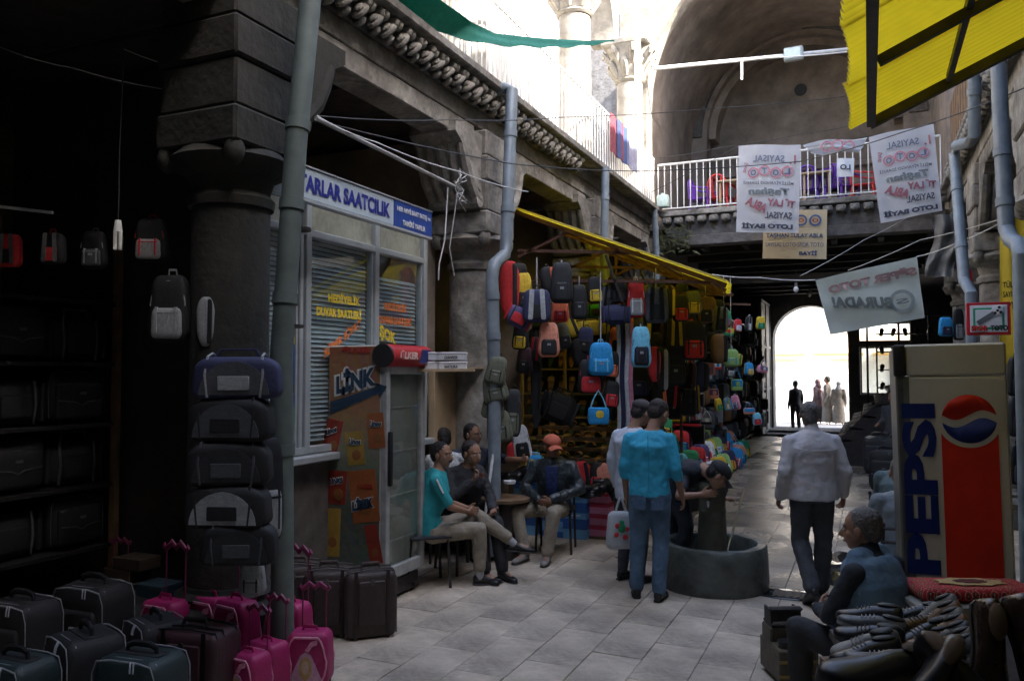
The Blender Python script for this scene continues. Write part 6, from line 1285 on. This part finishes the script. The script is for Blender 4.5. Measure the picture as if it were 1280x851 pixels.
    g += [hp(ell((0, -.012, .028), (.074, .092, .082), 20, 14)), hp(ell((0, .028, -.030), (.059, .062, .070), 18, 12)), hp(ell((0, .058, -.078), (.026, .022, .022))), hp(ell((0, .030, -.062), (.048, .045, .035))),
          hp(cap((0, .082, .012), (0, .108, -.022), .009, .0125)), hp(cap((0, .09, -.030), (0, .108, -.026), .012, .011)), hp(cap((-.036, .070, .026), (.036, .070, .026), .012, .012)),
          hp(cap((-.017, .083, -.054), (.017, .083, -.054), .0075, .0075)), hp(ell((-.042, .052, -.018), (.018, .02, .02))), hp(ell((.042, .052, -.018), (.018, .02, .02)))]
    if not headscarf: g += [hp(ell((s*.078, -.004, -.008), (.010, .019, .032), 10, 8)) for s in (-1, 1)]
    for i, s in enumerate('RL'):
        d = (D['wr'+s]-D['el'+s]).normalized() if hdir[i] is None else Vector(hdir[i]); th = Vector(thumb[i]) if thumb[i] is not None else Vector((0, 1, .1))
        if abs(th.normalized().dot(d)) > .95: th = Vector((-1 if s == 'R' else 1, 0, 0))
        HS = 1 if s == 'R' else -1
        if far: g.append(cap(D['wr'+s], D['wr'+s]+d*.13, .03, .025))
        else: g += hand(D['wr'+s], d, th, curl[i], hs)
    fd = {}
    for i, s in enumerate('RL'):
        f = Vector((0, 1, 0)) if not foot or foot[i] is None else Vector(foot[i]); f.normalize(); fd[s] = f
        g += [cap(D['an'+s]+Vector((0, 0, -.03)), D['an'+s]+f*.13+Vector((0, 0, -.045)), .034, .025)]
    bm_ = remesh(join(*g), vox, 2)
    link('body', bm_, t, skinm)
    # hair / cap
    if hair and not headscarf:
        g = [hp(ell((0, -.022, .042), (.0795, .090, .078), 20, 12)), hp(ell((0, -.050, .00), (.070, .058, .075), 16, 10)), hp(ell((-.068, -.01, .02), (.013, .03, .035))), hp(ell((.068, -.01, .02), (.013, .03, .035)))]
        link('hair', remesh(join(*g), .006, 1, .012, .015, 0), t, hair)
    if capm:
        dome = ell((0, -.012, .052), (.088, .103, .072), 22, 12); dome = warp(dome, lambda x, y, z: (x, y, max(z, .035)))
        vis = sheet(lambda u, v: (-.07+.14*u, .070+.095*v*(1-(2*u-1)**2*.45), .040-.035*(2*u-1)**2-.02*v), 10, 6, .005)
        link('cap', mesh('cap', hp(join(dome, vis, cap((0, -.012, .12), (0, -.012, .126), .01, .008))), 60), t, capm)
    if headscarf:
        g = [hp(ell((0, -.022, .022), (.088, .098, .100), 20, 12)), cap(hm @ Vector((0, -.03, -.05)), D['nk']-up*.02, .085, .13)]
        link('headscarf', remesh(join(*g), .014, 3, .02, .08), t, headscarf)
    if not far:
        for s in (-1, 1):
            e = link('eye', mesh('eye', hp(ell((s*.031, .0795, .004), (.0125, .007, .0065), 10, 7))), t, eyem); link('iris', mesh('iris', hp(ell((s*.031, .0855, .004), (.0055, .003, .0055), 8, 6))), e, irism)
            link('eyebrow', mesh('eyebrow', hp(cap((s*.015, .0855, .026), (s*.046, .074, .027), .0045, .0035, 6))), t, hair_d if hair is None else hair)
        link('lips', mesh('lips', hp(ell((0, .0905, -.055), (.021, .006, .006), 12, 7))), t, lipm)
        if moust: link('moustache', remesh(join(hp(cap((-.028, .088, -.044), (0, .098, -.039), .006, .009, 8)), hp(cap((.028, .088, -.044), (0, .098, -.039), .006, .009, 8))), .004, 1), t, hair)
    # clothing
    cv = max(vox*1.5, .011)
    for w_ in wear:
        kd, m = w_[0], w_[1]; o = w_[2] if len(w_) > 2 else {}
        e = o.get('e', .012); fd_ = o.get('fold', .022); nm = o.get('name', kd)
        if kd == 'top':
            g = tor(e, hem=o.get('hem', .06))
            for s in 'RL':
                g += arm(s, e*.42+.003, o.get('sl', 1.93), (.050, .043, .038, .033))
            if o.get('collar'): g.append(cap(D['nk']+upn*-.01, D['nk'].lerp(hc, .35), .070, .064))
            link(nm, remesh(join(*g), cv, 6, fd_*.55, o.get('ds', .09)), t, m)
        elif kd == 'trousers':
            g = [loft([(D['pel']+up2*.05, hside, f_pe, (.148+e*.2)*tw, (.100+e*.2)*tw), (D['pel'], hside, f_pe, (.155+e*.3)*tw, (.108+e*.3)*tw), ((D['hiR']+D['hiL'])/2-up2*.03, hside, f_pe, .150+e, .105+e)])]
            for s in 'RL': g += leg(s, e, o.get('frac', 1.97))
            link(nm, remesh(join(*g), cv, 4, fd_*.6, o.get('ds', .10)), t, m)
        elif kd == 'vest':
            g = [loft([(D['pel']-up2*.02, hside, f_pe, .175+e, .128+e), (D['wa'], side, f_ch, .150+e, .112+e), (D['ch'], side, f_ch, .162+e, .120+e), (D['ch'].lerp(D['nk'], .72), side, f_ch, .125+e, .09+e), (D['nk']-upn*.01, side, f_ch, .080+e*.6, .070+e*.9)])]+[cap(D['ch'].lerp(D['nk'], .6)+side*(a*.11), D['nk']+side*(a*.10)-upn*.02, .030+e, .026+e*.8) for a in (-.95, -.45, 0, .45, .95)]
            link(nm, remesh(join(*g), cv, 3, fd_), t, m)
        elif kd == 'robe':
            g = tor(e)+[loft([(D['pel']-Vector((0, 0, .75)), hside, f_pe, .24, .2), (D['pel']-Vector((0, 0, .3)), hside, f_pe, .21, .17), (D['wa'], side, f_ch, .18, .14)])]
            for s in 'RL': g += arm(s, e+.02, 1.95)
            link(nm, remesh(join(*g), .02, 4, fd_), t, m)
        elif kd == 'shoes':
            for s in 'RL':
                f = fd[s]; a = D['an'+s]; sd = f.cross(Vector((0, 0, 1))).normalized(); n_ = sd.cross(f).normalized()
                st = [(a-f*.06-n_*.045, sd, n_, .022, .028), (a-f*.04-n_*.035, sd, n_, .036, .045), (a+f*.02-n_*.035, sd, n_, .038, .046), (a+f*.08-n_*.048, sd, n_, .042, .033), (a+f*.14-n_*.055, sd, n_, .044, .026), (a+f*.19-n_*.06, sd, n_, .034, .020), (a+f*.215-n_*.063, sd, n_, .014, .012)]
                so_ = link('shoe', remesh(loft(st, 16), .008, 2), t, m)
                link('sole', mesh('sole', join(loft([(a-f*.063-n_*.079, sd, n_, .03, .009), (a-f*.02-n_*.079, sd, n_, .039, .010), (a+f*.06-n_*.079, sd, n_, .039, .009), (a+f*.14-n_*.079, sd, n_, .046, .009), (a+f*.20-n_*.079, sd, n_, .034, .008), (a+f*.22-n_*.079, sd, n_, .012, .006)], 12))), so_, black)
        elif kd == 'socks':
            for s in 'RL': link('sock', mesh('sock', cap(D['an'+s]-Vector((0, 0, .02)), D['an'+s].lerp(D['kn'+s], .35), .042, .045)), t, m)
        elif kd == 'apron_bag': pass
        elif kd == 'belt':
            link('belt', mesh('belt', loft([(D['pel']+up2*.065, hside, f_pe, .160+e, .117+e), (D['pel']+up2*.095, hside, f_pe, .158+e, .115+e)], 28)), t, m)
        elif kd == 'stripe':
            for s in 'RL': link('sleeve_stripe', mesh('sleeve_stripe', bar(D['sh'+s]+Vector((.062 if s == 'R' else -.062, 0, .02)), D['sh'+s].lerp(D['el'+s], .45)+Vector((.058 if s == 'R' else -.058, 0, 0)), .03, .012)), t, m)
    return t, D
jean = M('blue_denim', (.085, .15, .235), .85, var=.45, scale=6, bump=.8, bscale=16); jeand = M('faded_dark_denim', (.055, .06, .068), .85, var=.4, scale=6, bump=.4, bscale=90)
turq = M('turquoise_jersey', (.035, .36, .54), .8, var=.15, scale=8, bump=.6, bscale=10); shirt_w = M('white_jersey', (.55, .60, .68), .8, var=.08, scale=8, bump=.5, bscale=10)
khaki = M('khaki_cotton', (.26, .225, .17), .85, var=.2, scale=8, bump=.3, bscale=60); dksuit = M('dark_suit', (.028, .028, .032), .8, var=.25, scale=10, bump=.25); leath = M('black_leather_jacket', (.03, .04, .045), .34, var=.3, scale=10, bump=1., bscale=14)
jackl = M('pale_grey_jacket', (.48, .47, .485), .7, var=.08, scale=6, bump=.5, bscale=8); teal = M('teal_jersey', (.02, .30, .33), .8, var=.12, bump=.3); gsuit = M('green_grey_suit', (.09, .13, .135), .85, var=.2, bump=.3); gsuit2 = M('grey_suit', (.17, .20, .22), .85, var=.2, bump=.3)
blk = M('black_cotton', (.026, .03, .038), .85, var=.3, scale=10, bump=.3); capgr = M('dark_cap', (.05, .045, .045), .8, var=.2); capor = M('faded_orange_cap', (.55, .14, .08), .8, var=.15); shoe_b = M('black_shoe_leather', (.015, .015, .016), .35, var=.3); shoe_g = M('grey_suede', (.18, .165, .15), .9, var=.2)
A_ = PI
def gl_(px, dep): # ground point below a photo column at a depth
    c = at(px, 465, dep); return (c.x, c.y, 0)
# man in turquoise, back to the camera
pbl, Dbl = person('man in turquoise shirt and blue jeans standing back turned at the fountain', gl_(811, 6.95), TH-.25,
       dict(nk=(.02, .02, 1.455), hd=(.075, .10, 1.585), elR=(.225, -.05, 1.13), wrR=(.27, .06, .89), elL=(-.215, -.02, 1.13), wrL=(-.205, .05, .86), knR=(.09, .03, .49), anR=(.075, -.03, .09), anL=(-.12, .04, .09)),
       [('top', turq, dict(e=.026, hem=.05, sl=1.25, fold=.035, name='shirt')), ('trousers', jean, dict(e=.022, fold=.03)), ('shoes', shoe_b)], look=(-.6, -.5), hair=hair_d, foot=((.2, 1, 0), (-.15, 1, 0)), curl=(.5, .3), scale=1.0, skinm=SKIN)
for s in (-1, 1): lobj('back_pocket', warp(rbox((s*.078, -.128, .845), (.115, .012, .125), .005, 0), lambda x, y, z: (x, y+.9*x*x-.10*(.86-z), z)), M('pocket_denim', (.06, .105, .17), .85, var=.4, scale=9, bump=.6), pbl)
lobj('shirt_seam', tube([(0, -.137, 1.42), (0, -.142, 1.3), (.004, -.13, 1.1), (0, -.138, .95)], .0025, 4), M('seam_turquoise', (.02, .24, .38), .8), pbl)
# white shirt and cap, holding a plastic bag
pw_, Dw = person('man in a white long sleeved shirt and dark cap holding a plastic shopping bag', gl_(789, 7.55), TH-.9,
       dict(nk=(0, .02, 1.455), hd=(.03, .11, 1.585), elL=(-.24, -.03, 1.13), wrL=(-.25, .05, .86), elR=(.2, .02, 1.13), wrR=(.16, .2, .98)),
       [('top', shirt_w, dict(e=.028, hem=.16, fold=.035, name='shirt')), ('trousers', jeand, dict(e=.014, fold=.025)), ('shoes', shoe_b)], look=(-.15, -.4), hair=hair_d, capm=capgr, curl=(.4, 1.2), scale=.985)
bp_ = thing('plastic_bag', 'white plastic shopping bag with a red and green print hanging from a hand', 'bag', gl_(776, 7.35)); cc = at(776, 662, 7.3)
def pbag(x, y, z): return (x*(1+.3*(1-z)), y*(1+.5*(1-z)), z)
g = rbox((0, 0, .17), (.25, .12, .34), .055, 4); g = warp(g, lambda x, y, z: ((x*(1.12-.75*max(0, z-.2)*2.2))+.012*noise.noise((x*9, y*9, z*9)), y*(1.2-.9*z*1.5)+.02*noise.noise((x*8, z*8, 3)), z))
bp_.location = (cc.x, cc.y, cc.z-.17); bp_.rotation_euler = (0, 0, TH)
lobj('sack', g, M('white_polythene', (.62, .66, .68), .35, var=.08, scale=10, bump=.4, trans=.3), bp_)
lobj('loop_handle', [tube([(s*.05, 0, .32), (s*.02, 0, .42), (0, 0, .46)], .012, 6) for s in (-1, 1)], M('white_polythene', (1, 1, 1)), bp_)
for (x, z, r_, m) in ((0, .2, .038, GR), (-.04, .22, .022, RD), (.045, .19, .02, RD), (.0, .25, .022, GR), (-.05, .14, .02, RD), (.03, .12, .022, RD)): lobj('printed_spot', ell((x, -.078, z), (r_, .006, r_*1.1), 10, 6), m, bp_)
# man bending over the fountain
lb_ = gl_(846, 7.8); ib = (T(*lb_) @ RZ(TH-1.15)).inverted(); wp = lambda px, py, d: ib @ at(px, py, d)
pelb = wp(843, 624, 7.9)
person('man in black shirt and cap bending over the fountain pillar', lb_, TH-1.15,
       dict(pel=pelb, wa=wp(850, 604, 7.82), ch=wp(865, 588, 7.62), nk=wp(882, 584, 7.42), hd=wp(897, 594, 7.24), shR=wp(857, 598, 7.50), elR=wp(849, 620, 7.32), wrR=wp(876, 618, 7.26), shL=wp(874, 586, 7.76), elL=wp(892, 612, 7.68), wrL=wp(898, 622, 7.6),
            hiR=pelb+Vector((.09, 0, -.04)), hiL=pelb+Vector((-.09, 0, -.04)), knR=(.11, .02, .48), anR=(.12, -.12, .09), knL=(-.11, .04, .48), anL=(-.12, -.08, .09)),
       [('top', blk, dict(e=.018, hem=.05, sl=.55, fold=.025, name='t_shirt')), ('trousers', blk, dict(e=.022, fold=.03)), ('shoes', shoe_b)], look=(-.5, -.8), hair=hair_b, capm=M('black_cap', (.02, .02, .022), .8), curl=(.15, .15), hdir=(tuple(wp(892, 616, 7.24)-wp(876, 618, 7.26)), (.3, .9, -.1)), thumb=((0, 0, 1), (1, 0, .3)), scale=1.0)
# walking man in the pale jacket
pj, Dj = person('grey haired man in a pale grey jacket walking away beside the fountain', gl_(1013, 6.95), TH+.03,
       dict(shR=(.195, -.01, 1.385), shL=(-.195, -.01, 1.385), elR=(.27, -.06, 1.11), wrR=(.29, .03, .90), elL=(-.26, -.06, 1.11), wrL=(-.265, .06, .88), hiR=(.09, 0, .88), hiL=(-.09, 0, .88), knR=(.10, .02, .49), anR=(.10, .08, .09), knL=(-.10, .04, .50), anL=(-.11, -.24, .16), hd=(0, .03, 1.59)),
       [('top', jackl, dict(e=.045, hem=.07, sl=1.97, fold=.045, ds=.14, name='jacket', collar=1)), ('trousers', jeand, dict(e=.026, fold=.035)), ('shoes', shoe_b)], look=(-.25, -.05), hair=hair_g, curl=(.7, .8), foot=((.1, 1, 0), (0, 1, -.55)), scale=.99, skinm=SKIN2, torso=1.12)
for s, l in (('R', 0), ('L', 0)): pass
o = lobj('yoke_seam', tube([(-.20, -.128, 1.315), (-.1, -.163, 1.30), (0, -.168, 1.297), (.1, -.163, 1.30), (.20, -.128, 1.315)], .004, 5), M('seam_shadow_cloth', (.36, .35, .36), .8), pj)
# seated vest man, right foreground
person('grey haired man in a denim vest sitting on a low stool', gl_(1100, 4.45), TH+.55,
       dict(pel=(0, 0, .38), wa=(0, .03, .54), ch=(0, .06, .76), nk=(0, .09, .92), hd=(0, .13, 1.04), shR=(.18, .06, .86), elR=(.23, .10, .58), wrR=(.10, .30, .55), shL=(-.18, .06, .86), elL=(-.24, .16, .60), wrL=(-.09, .34, .57),
            hiR=(.09, .02, .36), knR=(.20, .42, .46), anR=(.14, .40, .09), hiL=(-.09, .02, .36), knL=(-.22, .38, .47), anL=(-.18, .40, .09)),
       [('top', blk, dict(e=.024, hem=.0, fold=.03, name='sweater', collar=1)), ('vest', M('denim_vest', (.12, .20, .29), .85, var=.3, scale=8, bump=.4), dict(e=.046, fold=.01)), ('trousers', M('dark_grey_trousers', (.035, .036, .038), .85, var=.2), dict(e=.022, fold=.03)), ('shoes', shoe_b)], look=(.35, -.1), hair=hair_g, curl=(.6, .6), hdir=((-.9, .35, 0), (.9, .3, .0)), thumb=((0, .2, 1), (0, .2, 1)), scale=1.02, vox=.007)
st_ = thing('stool', 'low wooden stool under the man in the denim vest', 'stool', gl_(1103, 4.45)); lobj('seat', rbox((0, 0, .28), (.34, .32, .04), .01, 0), wood, st_)
for a in (-1, 1):
    for b in (-1, 1): lobj('leg', box(a*.13-.02, b*.12-.02, 0, a*.13+.02, b*.12+.02, .26), wood, st_)
# two men behind the cola cooler
SEAT = dict(pel=(0, 0, .50), wa=(0, -.01, .66), ch=(0, .02, .88), nk=(0, .04, 1.05), hd=(0, .08, 1.18), shR=(.185, .02, .99), elR=(.24, .08, .73), wrR=(.12, .30, .68), shL=(-.185, .02, .99), elL=(-.24, .08, .73), wrL=(-.12, .30, .68),
            hiR=(.09, .02, .48), knR=(.13, .44, .50), anR=(.13, .42, .09), hiL=(-.09, .02, .48), knL=(-.13, .44, .50), anL=(-.13, .42, .09))
def seat(**k): d = dict(SEAT); d.update(k); return d
person('older man in a green grey jacket sitting behind the cola cooler', gl_(1122, 7.4), TH-.9, seat(nk=(0, .08, 1.05), hd=(0, .14, 1.17)), [('top', gsuit, dict(e=.035, hem=.05, name='jacket', fold=.035)), ('trousers', dksuit, dict(e=.02)), ('shoes', shoe_b)], look=(-.2, -.2), hair=hair_g, skinm=SKIN)
person('man in a light grey jacket mostly hidden by the cola cooler', gl_(1128, 6.1), TH-.2, seat(), [('top', gsuit2, dict(e=.035, hem=.05, name='jacket', fold=.035)), ('trousers', dksuit, dict(e=.02)), ('shoes', shoe_b)], hair=hair_g)
def chair(label, c, rz, h=.46, back=.86, w=.42, m=steel, cat='chair', group=None):
    t = thing('metal_chair', label, cat, c, group); t.rotation_euler = (0, 0, rz); lobj('seat', rbox((0, 0, h), (w, .40, .03), .012, 1), blk, t)
    for a in (-1, 1):
        lobj('leg', cyl((a*w*.46, .18, 0), (a*w*.42, .16, h-.01), .014, n=8), m, t); lobj('leg', tube([(a*w*.46, -.22, 0), (a*w*.44, -.18, h), (a*w*.42, -.24, back)], .014, 7), m, t)
    for z in (.62, .72, .82): lobj('back_rail', tube([(-w*.43, -.20-(z-.46)*.12, z), (0, -.23-(z-.46)*.12, z), (w*.43, -.20-(z-.46)*.12, z)], .012, 6), m, t)
    return t
chair('black metal chair of the light grey jacketed man', gl_(1122, 6.05), TH-.2)
chair('black chair of the green grey jacketed man', gl_(1124, 7.4), TH-.9)
# ------- the tea party at the left
person('seated man in a teal polo shirt with moustache, legs crossed, beside the drinks cooler', gl_(537, 7.45), TH-1.25,
       seat(ch=(0, .06, .88), nk=(0, .09, 1.05), hd=(0, .12, 1.18), elR=(.24, .14, .74), wrR=(.10, .34, .66), elL=(-.2, .16, .74), wrL=(.02, .36, .68), knL=(.02, .46, .60), anL=(.12, .78, .36), knR=(.16, .44, .50), anR=(.16, .44, .09)),
       [('top', teal, dict(e=.02, hem=.05, sl=.85, fold=.025, name='polo_shirt')), ('stripe', white), ('trousers', khaki, dict(e=.02, fold=.03, frac=1.82)), ('socks', M('grey_sock', (.3, .31, .32), .9)), ('shoes', shoe_b)], look=(-.75, -.05), moust=True, hair=hair_b, foot=((.1, 1, 0), (.3, .9, -.1)), curl=(.5, .5), thumb=((0, .3, 1), (0, .3, 1)))
pt_, Dt = person('seated man in a dark suit raising a tea glass to his mouth', gl_(578, 7.95), TH-2.5,
       seat(ch=(0, .08, .88), nk=(0, .12, 1.04), hd=(0, .17, 1.16), elR=(.24, .18, .74), wrR=(.07, .27, .90), elL=(-.24, .14, .72), wrL=(-.10, .38, .64), knL=(-.10, .44, .52), knR=(.14, .44, .50), anR=(.05, .46, .09), anL=(-.13, .50, .09)),
       [('top', dksuit, dict(e=.035, hem=.06, name='jacket', fold=.035)), ('trousers', dksuit, dict(e=.022)), ('shoes', shoe_b)], look=(.15, -.15), hair=hair_d, hdir=((-.5, .25, .6), None), thumb=((0, .8, .6), None), curl=(.9, .5))
bpy.context.view_layer.update(); c = pt_.matrix_world @ (Dt['wrR']+Vector((-.5, .25, .6)).normalized()*.10+Vector((-.01, .045, -.03))); tg = thing('tea_glass', 'small tea glass held by the dark suited man', 'glass', c); lobj('glass_body', lathe((0, 0, 0), [(.016, 0), (.022, .01), (.018, .035), (.025, .07), (.023, .07), (.015, .035)], 14), glass('tea_glass_mat'), tg); lobj('tea', cyl((0, 0, .008), (0, 0, .045), .017, .019), M('tea', (.25, .05, .01), .2), tg)
person('man in a patterned white shirt with his back turned behind the tea drinkers', gl_(556, 8.5), TH+.3, seat(pel=(0, 0, .56), wa=(0, .0, .72), ch=(0, .03, .94), nk=(0, .06, 1.11), hd=(0, .12, 1.23), shR=(.185, .02, 1.05), shL=(-.185, .02, 1.05), elR=(.24, .1, .79), elL=(-.24, .1, .79)), [('top', M('white_patterned_shirt', (.45, .48, .5), .85, var=.45, scale=26, bump=.2), dict(e=.026, hem=.05, fold=.03, name='shirt', collar=1)), ('trousers', dksuit, dict(e=.02)), ('shoes', shoe_b)], hair=hair_b, look=(.5, -.2))
person('man in dark navy clothes leaning with an outstretched arm on a white cane', gl_(588, 8.8), TH-2.7,
       seat(pel=(0, 0, .58), wa=(0, 0, .74), ch=(0, .02, .97), nk=(0, .03, 1.14), hd=(0, .07, 1.27), shR=(.185, .02, 1.08), shL=(-.185, .02, 1.08), elL=(-.33, .22, 1.00), wrL=(-.42, .42, 1.02), elR=(.22, .1, .82), wrR=(.1, .3, .8)),
       [('top', M('navy_vest', (.03, .04, .07), .85, var=.2), dict(e=.026, hem=.05, sl=.9, fold=.03, name='shirt')), ('trousers', dksuit, dict(e=.02)), ('shoes', shoe_b)], hair=hair_b, look=(.5, -.1), curl=(.5, 1.0), thumb=(None, (.2, .2, 1)))
wobj('white_cane', cyl(at(606, 648, 8.15), at(617, 562, 8.35), .016, n=10), M('white_stick', (.6, .62, .62), .4), label='white walking cane under the outstretched hand by the tea table', cat='cane')
chair('folding chair with crossed black legs under the man in teal', gl_(534, 7.45), TH-1.25, back=.5)
chair('dark chair of the suited tea drinker', gl_(580, 8.0), TH-2.5, back=.7)
chair('dark chair of the man in the patterned shirt', gl_(556, 8.5), TH+.3, h=.52, back=.8)
chair('dark chair of the man with the cane', gl_(588, 8.85), TH-2.7, h=.54, back=.8)
# man in the orange cap
poc, Doc = person('seated man in an orange cap and black leather jacket before the shoe boxes', gl_(692, 8.75), TH+2.95,
       seat(ch=(0, .03, .86), nk=(0, .06, 1.02), hd=(0, .11, 1.15), shR=(.20, .02, .96), shL=(-.20, .02, .96), elR=(.30, .08, .70), elL=(-.30, .08, .70), wrR=(.10, .34, .60), wrL=(-.02, .36, .62), knR=(.34, .42, .50), anR=(.24, .46, .09), knL=(-.06, .47, .50), anL=(-.0, .50, .09)),
       [('top', leath, dict(e=.045, hem=.10, fold=.05, ds=.14, name='leather_jacket', collar=1)), ('trousers', khaki, dict(e=.024, fold=.03)), ('socks', black), ('shoes', shoe_g)], look=(.55, -.15), hair=hair_g, capm=capor, skinm=SKIN2, curl=(.7, .7), hdir=((-.8, .4, -.2), (.7, .4, -.2)), thumb=((0, .4, 1), (0, .4, 1)), foot=((.45, 1, 0), (.05, 1, 0)))
lobj('shirt_front', warp(rbox((0, 0, .80), (.13, .03, .30), .012, 2), lambda x, y, z: (x*(1+.5*(z-.8)), y+.178+.10*(z-.8)-1.2*x*x, z)), M('blue_check_shirt', (.02, .035, .12), .8, var=.6, scale=30, bump=.2), poc)
c = gl_(692, 8.75); 
t2 = wobj('shirt_front', mv(rbox((0, .155, .82), (.15, .03, .30), .014, 1), T(*c) @ RZ(TH-2.98)), M('blue_check_shirt', (.02, .035, .12), .8, var=.6, scale=30, bump=.2)); bpy.data.objects.remove(t2)
chair('dark chair of the man in the orange cap', gl_(694, 8.85), TH+2.95, back=.8)
# tea table, tyre-like pot
tt = thing('tea_table', 'round dark tea table on a drum base between the seated men', 'table', gl_(632, 8.5)); lobj('table_top', cyl((0, 0, .60), (0, 0, .63), .26, n=28), wood, tt); lobj('drum', cyl((0, 0, 0), (0, 0, .60), .15, .17, 20), M('dark_drum', (.04, .03, .025), .6, var=.3), tt)
wobj('ashtray', lathe(tuple(at(637, 604, 8.45)), [(.05, 0), (.06, .0), (.065, .03), (.055, .03), (.05, .01), (.01, .01)], 16), white, label='small pale ashtray on the tea table', cat='ashtray')
c = gp(627, 690); wobj('enamel_basin', lathe((c.x, c.y, 0), [(.10, 0), (.14, .02), (.17, .10), (.18, .105), (.165, .10), (.13, .03), (.01, .02)], 24), M('grey_enamel', (.4, .4, .38), .4, dirt=.4), label='upturned pale basin on the ground by the crossed feet', cat='basin')
# ------- far people
person('man in dark clothes silhouetted in the bright gateway', gl_(994, 26.3), TH+.1, {}, [('top', dksuit, dict(e=.03, hem=.06, name='coat', fold=.03)), ('trousers', dksuit, dict(e=.02)), ('shoes', shoe_b)], hair=hair_b, vox=.015, far=True, scale=.97)
RB = M('pale_robe', (.17, .11, .115), .85); RB2 = M('cream_robe', (.20, .18, .15), .85)
person('woman in a dusty pink coat and headscarf walking outside the gateway', gl_(1022, 28.5), TH+.6, {}, [('robe', RB)], hair=None, vox=.02, far=True, headscarf=M('rose_scarf', (.14, .08, .09), .85))
person('man in a cream shirt standing outside the gateway between two women', gl_(1034, 28.2), TH+.8, {}, [('robe', RB2)], hair=hair_d, vox=.02, far=True, scale=1.05)
person('woman in a white headscarf outside at the right edge of the gateway', gl_(1048, 27.9), TH-.4, {}, [('robe', RB2)], hair=None, vox=.02, far=True, headscarf=M('white_scarf', (.3, .3, .29), .85), scale=.95)
c = gl_(1116, 15.5); person('shopkeeper with dark hair sitting beyond the cola cooler among the bags', c, TH+2.2, seat(pel=(0, 0, .8), wa=(0, 0, .95), ch=(0, 0, 1.17), nk=(0, 0, 1.33), hd=(0, .02, 1.46), shR=(.185, .0, 1.28), shL=(-.185, .0, 1.28), elR=(.22, 0, 1.02), elL=(-.22, 0, 1.02), wrR=(.2, .2, .95), wrL=(-.2, .2, .95), hiR=(.09, 0, .78), hiL=(-.09, 0, .78), knR=(.1, .3, .7), knL=(-.1, .3, .7), anR=(.1, .3, .3), anL=(-.1, .3, .3)), [('top', GY, dict(name='shirt')), ('trousers', dksuit), ('shoes', shoe_b)], hair=hair_b, vox=.015, far=True)
wobj('high_stool', [cyl((c[0], c[1], 0), (c[0], c[1], .68), .03), cyl((c[0], c[1], .66), (c[0], c[1], .70), .17, n=20), cyl((c[0], c[1], 0), (c[0], c[1], .03), .2, n=20)], steel, label='high stool under the shopkeeper beyond the cola cooler', cat='stool')
S.cycles.max_bounces = 10; S.cycles.diffuse_bounces = 5; S.cycles.transparent_max_bounces = 12
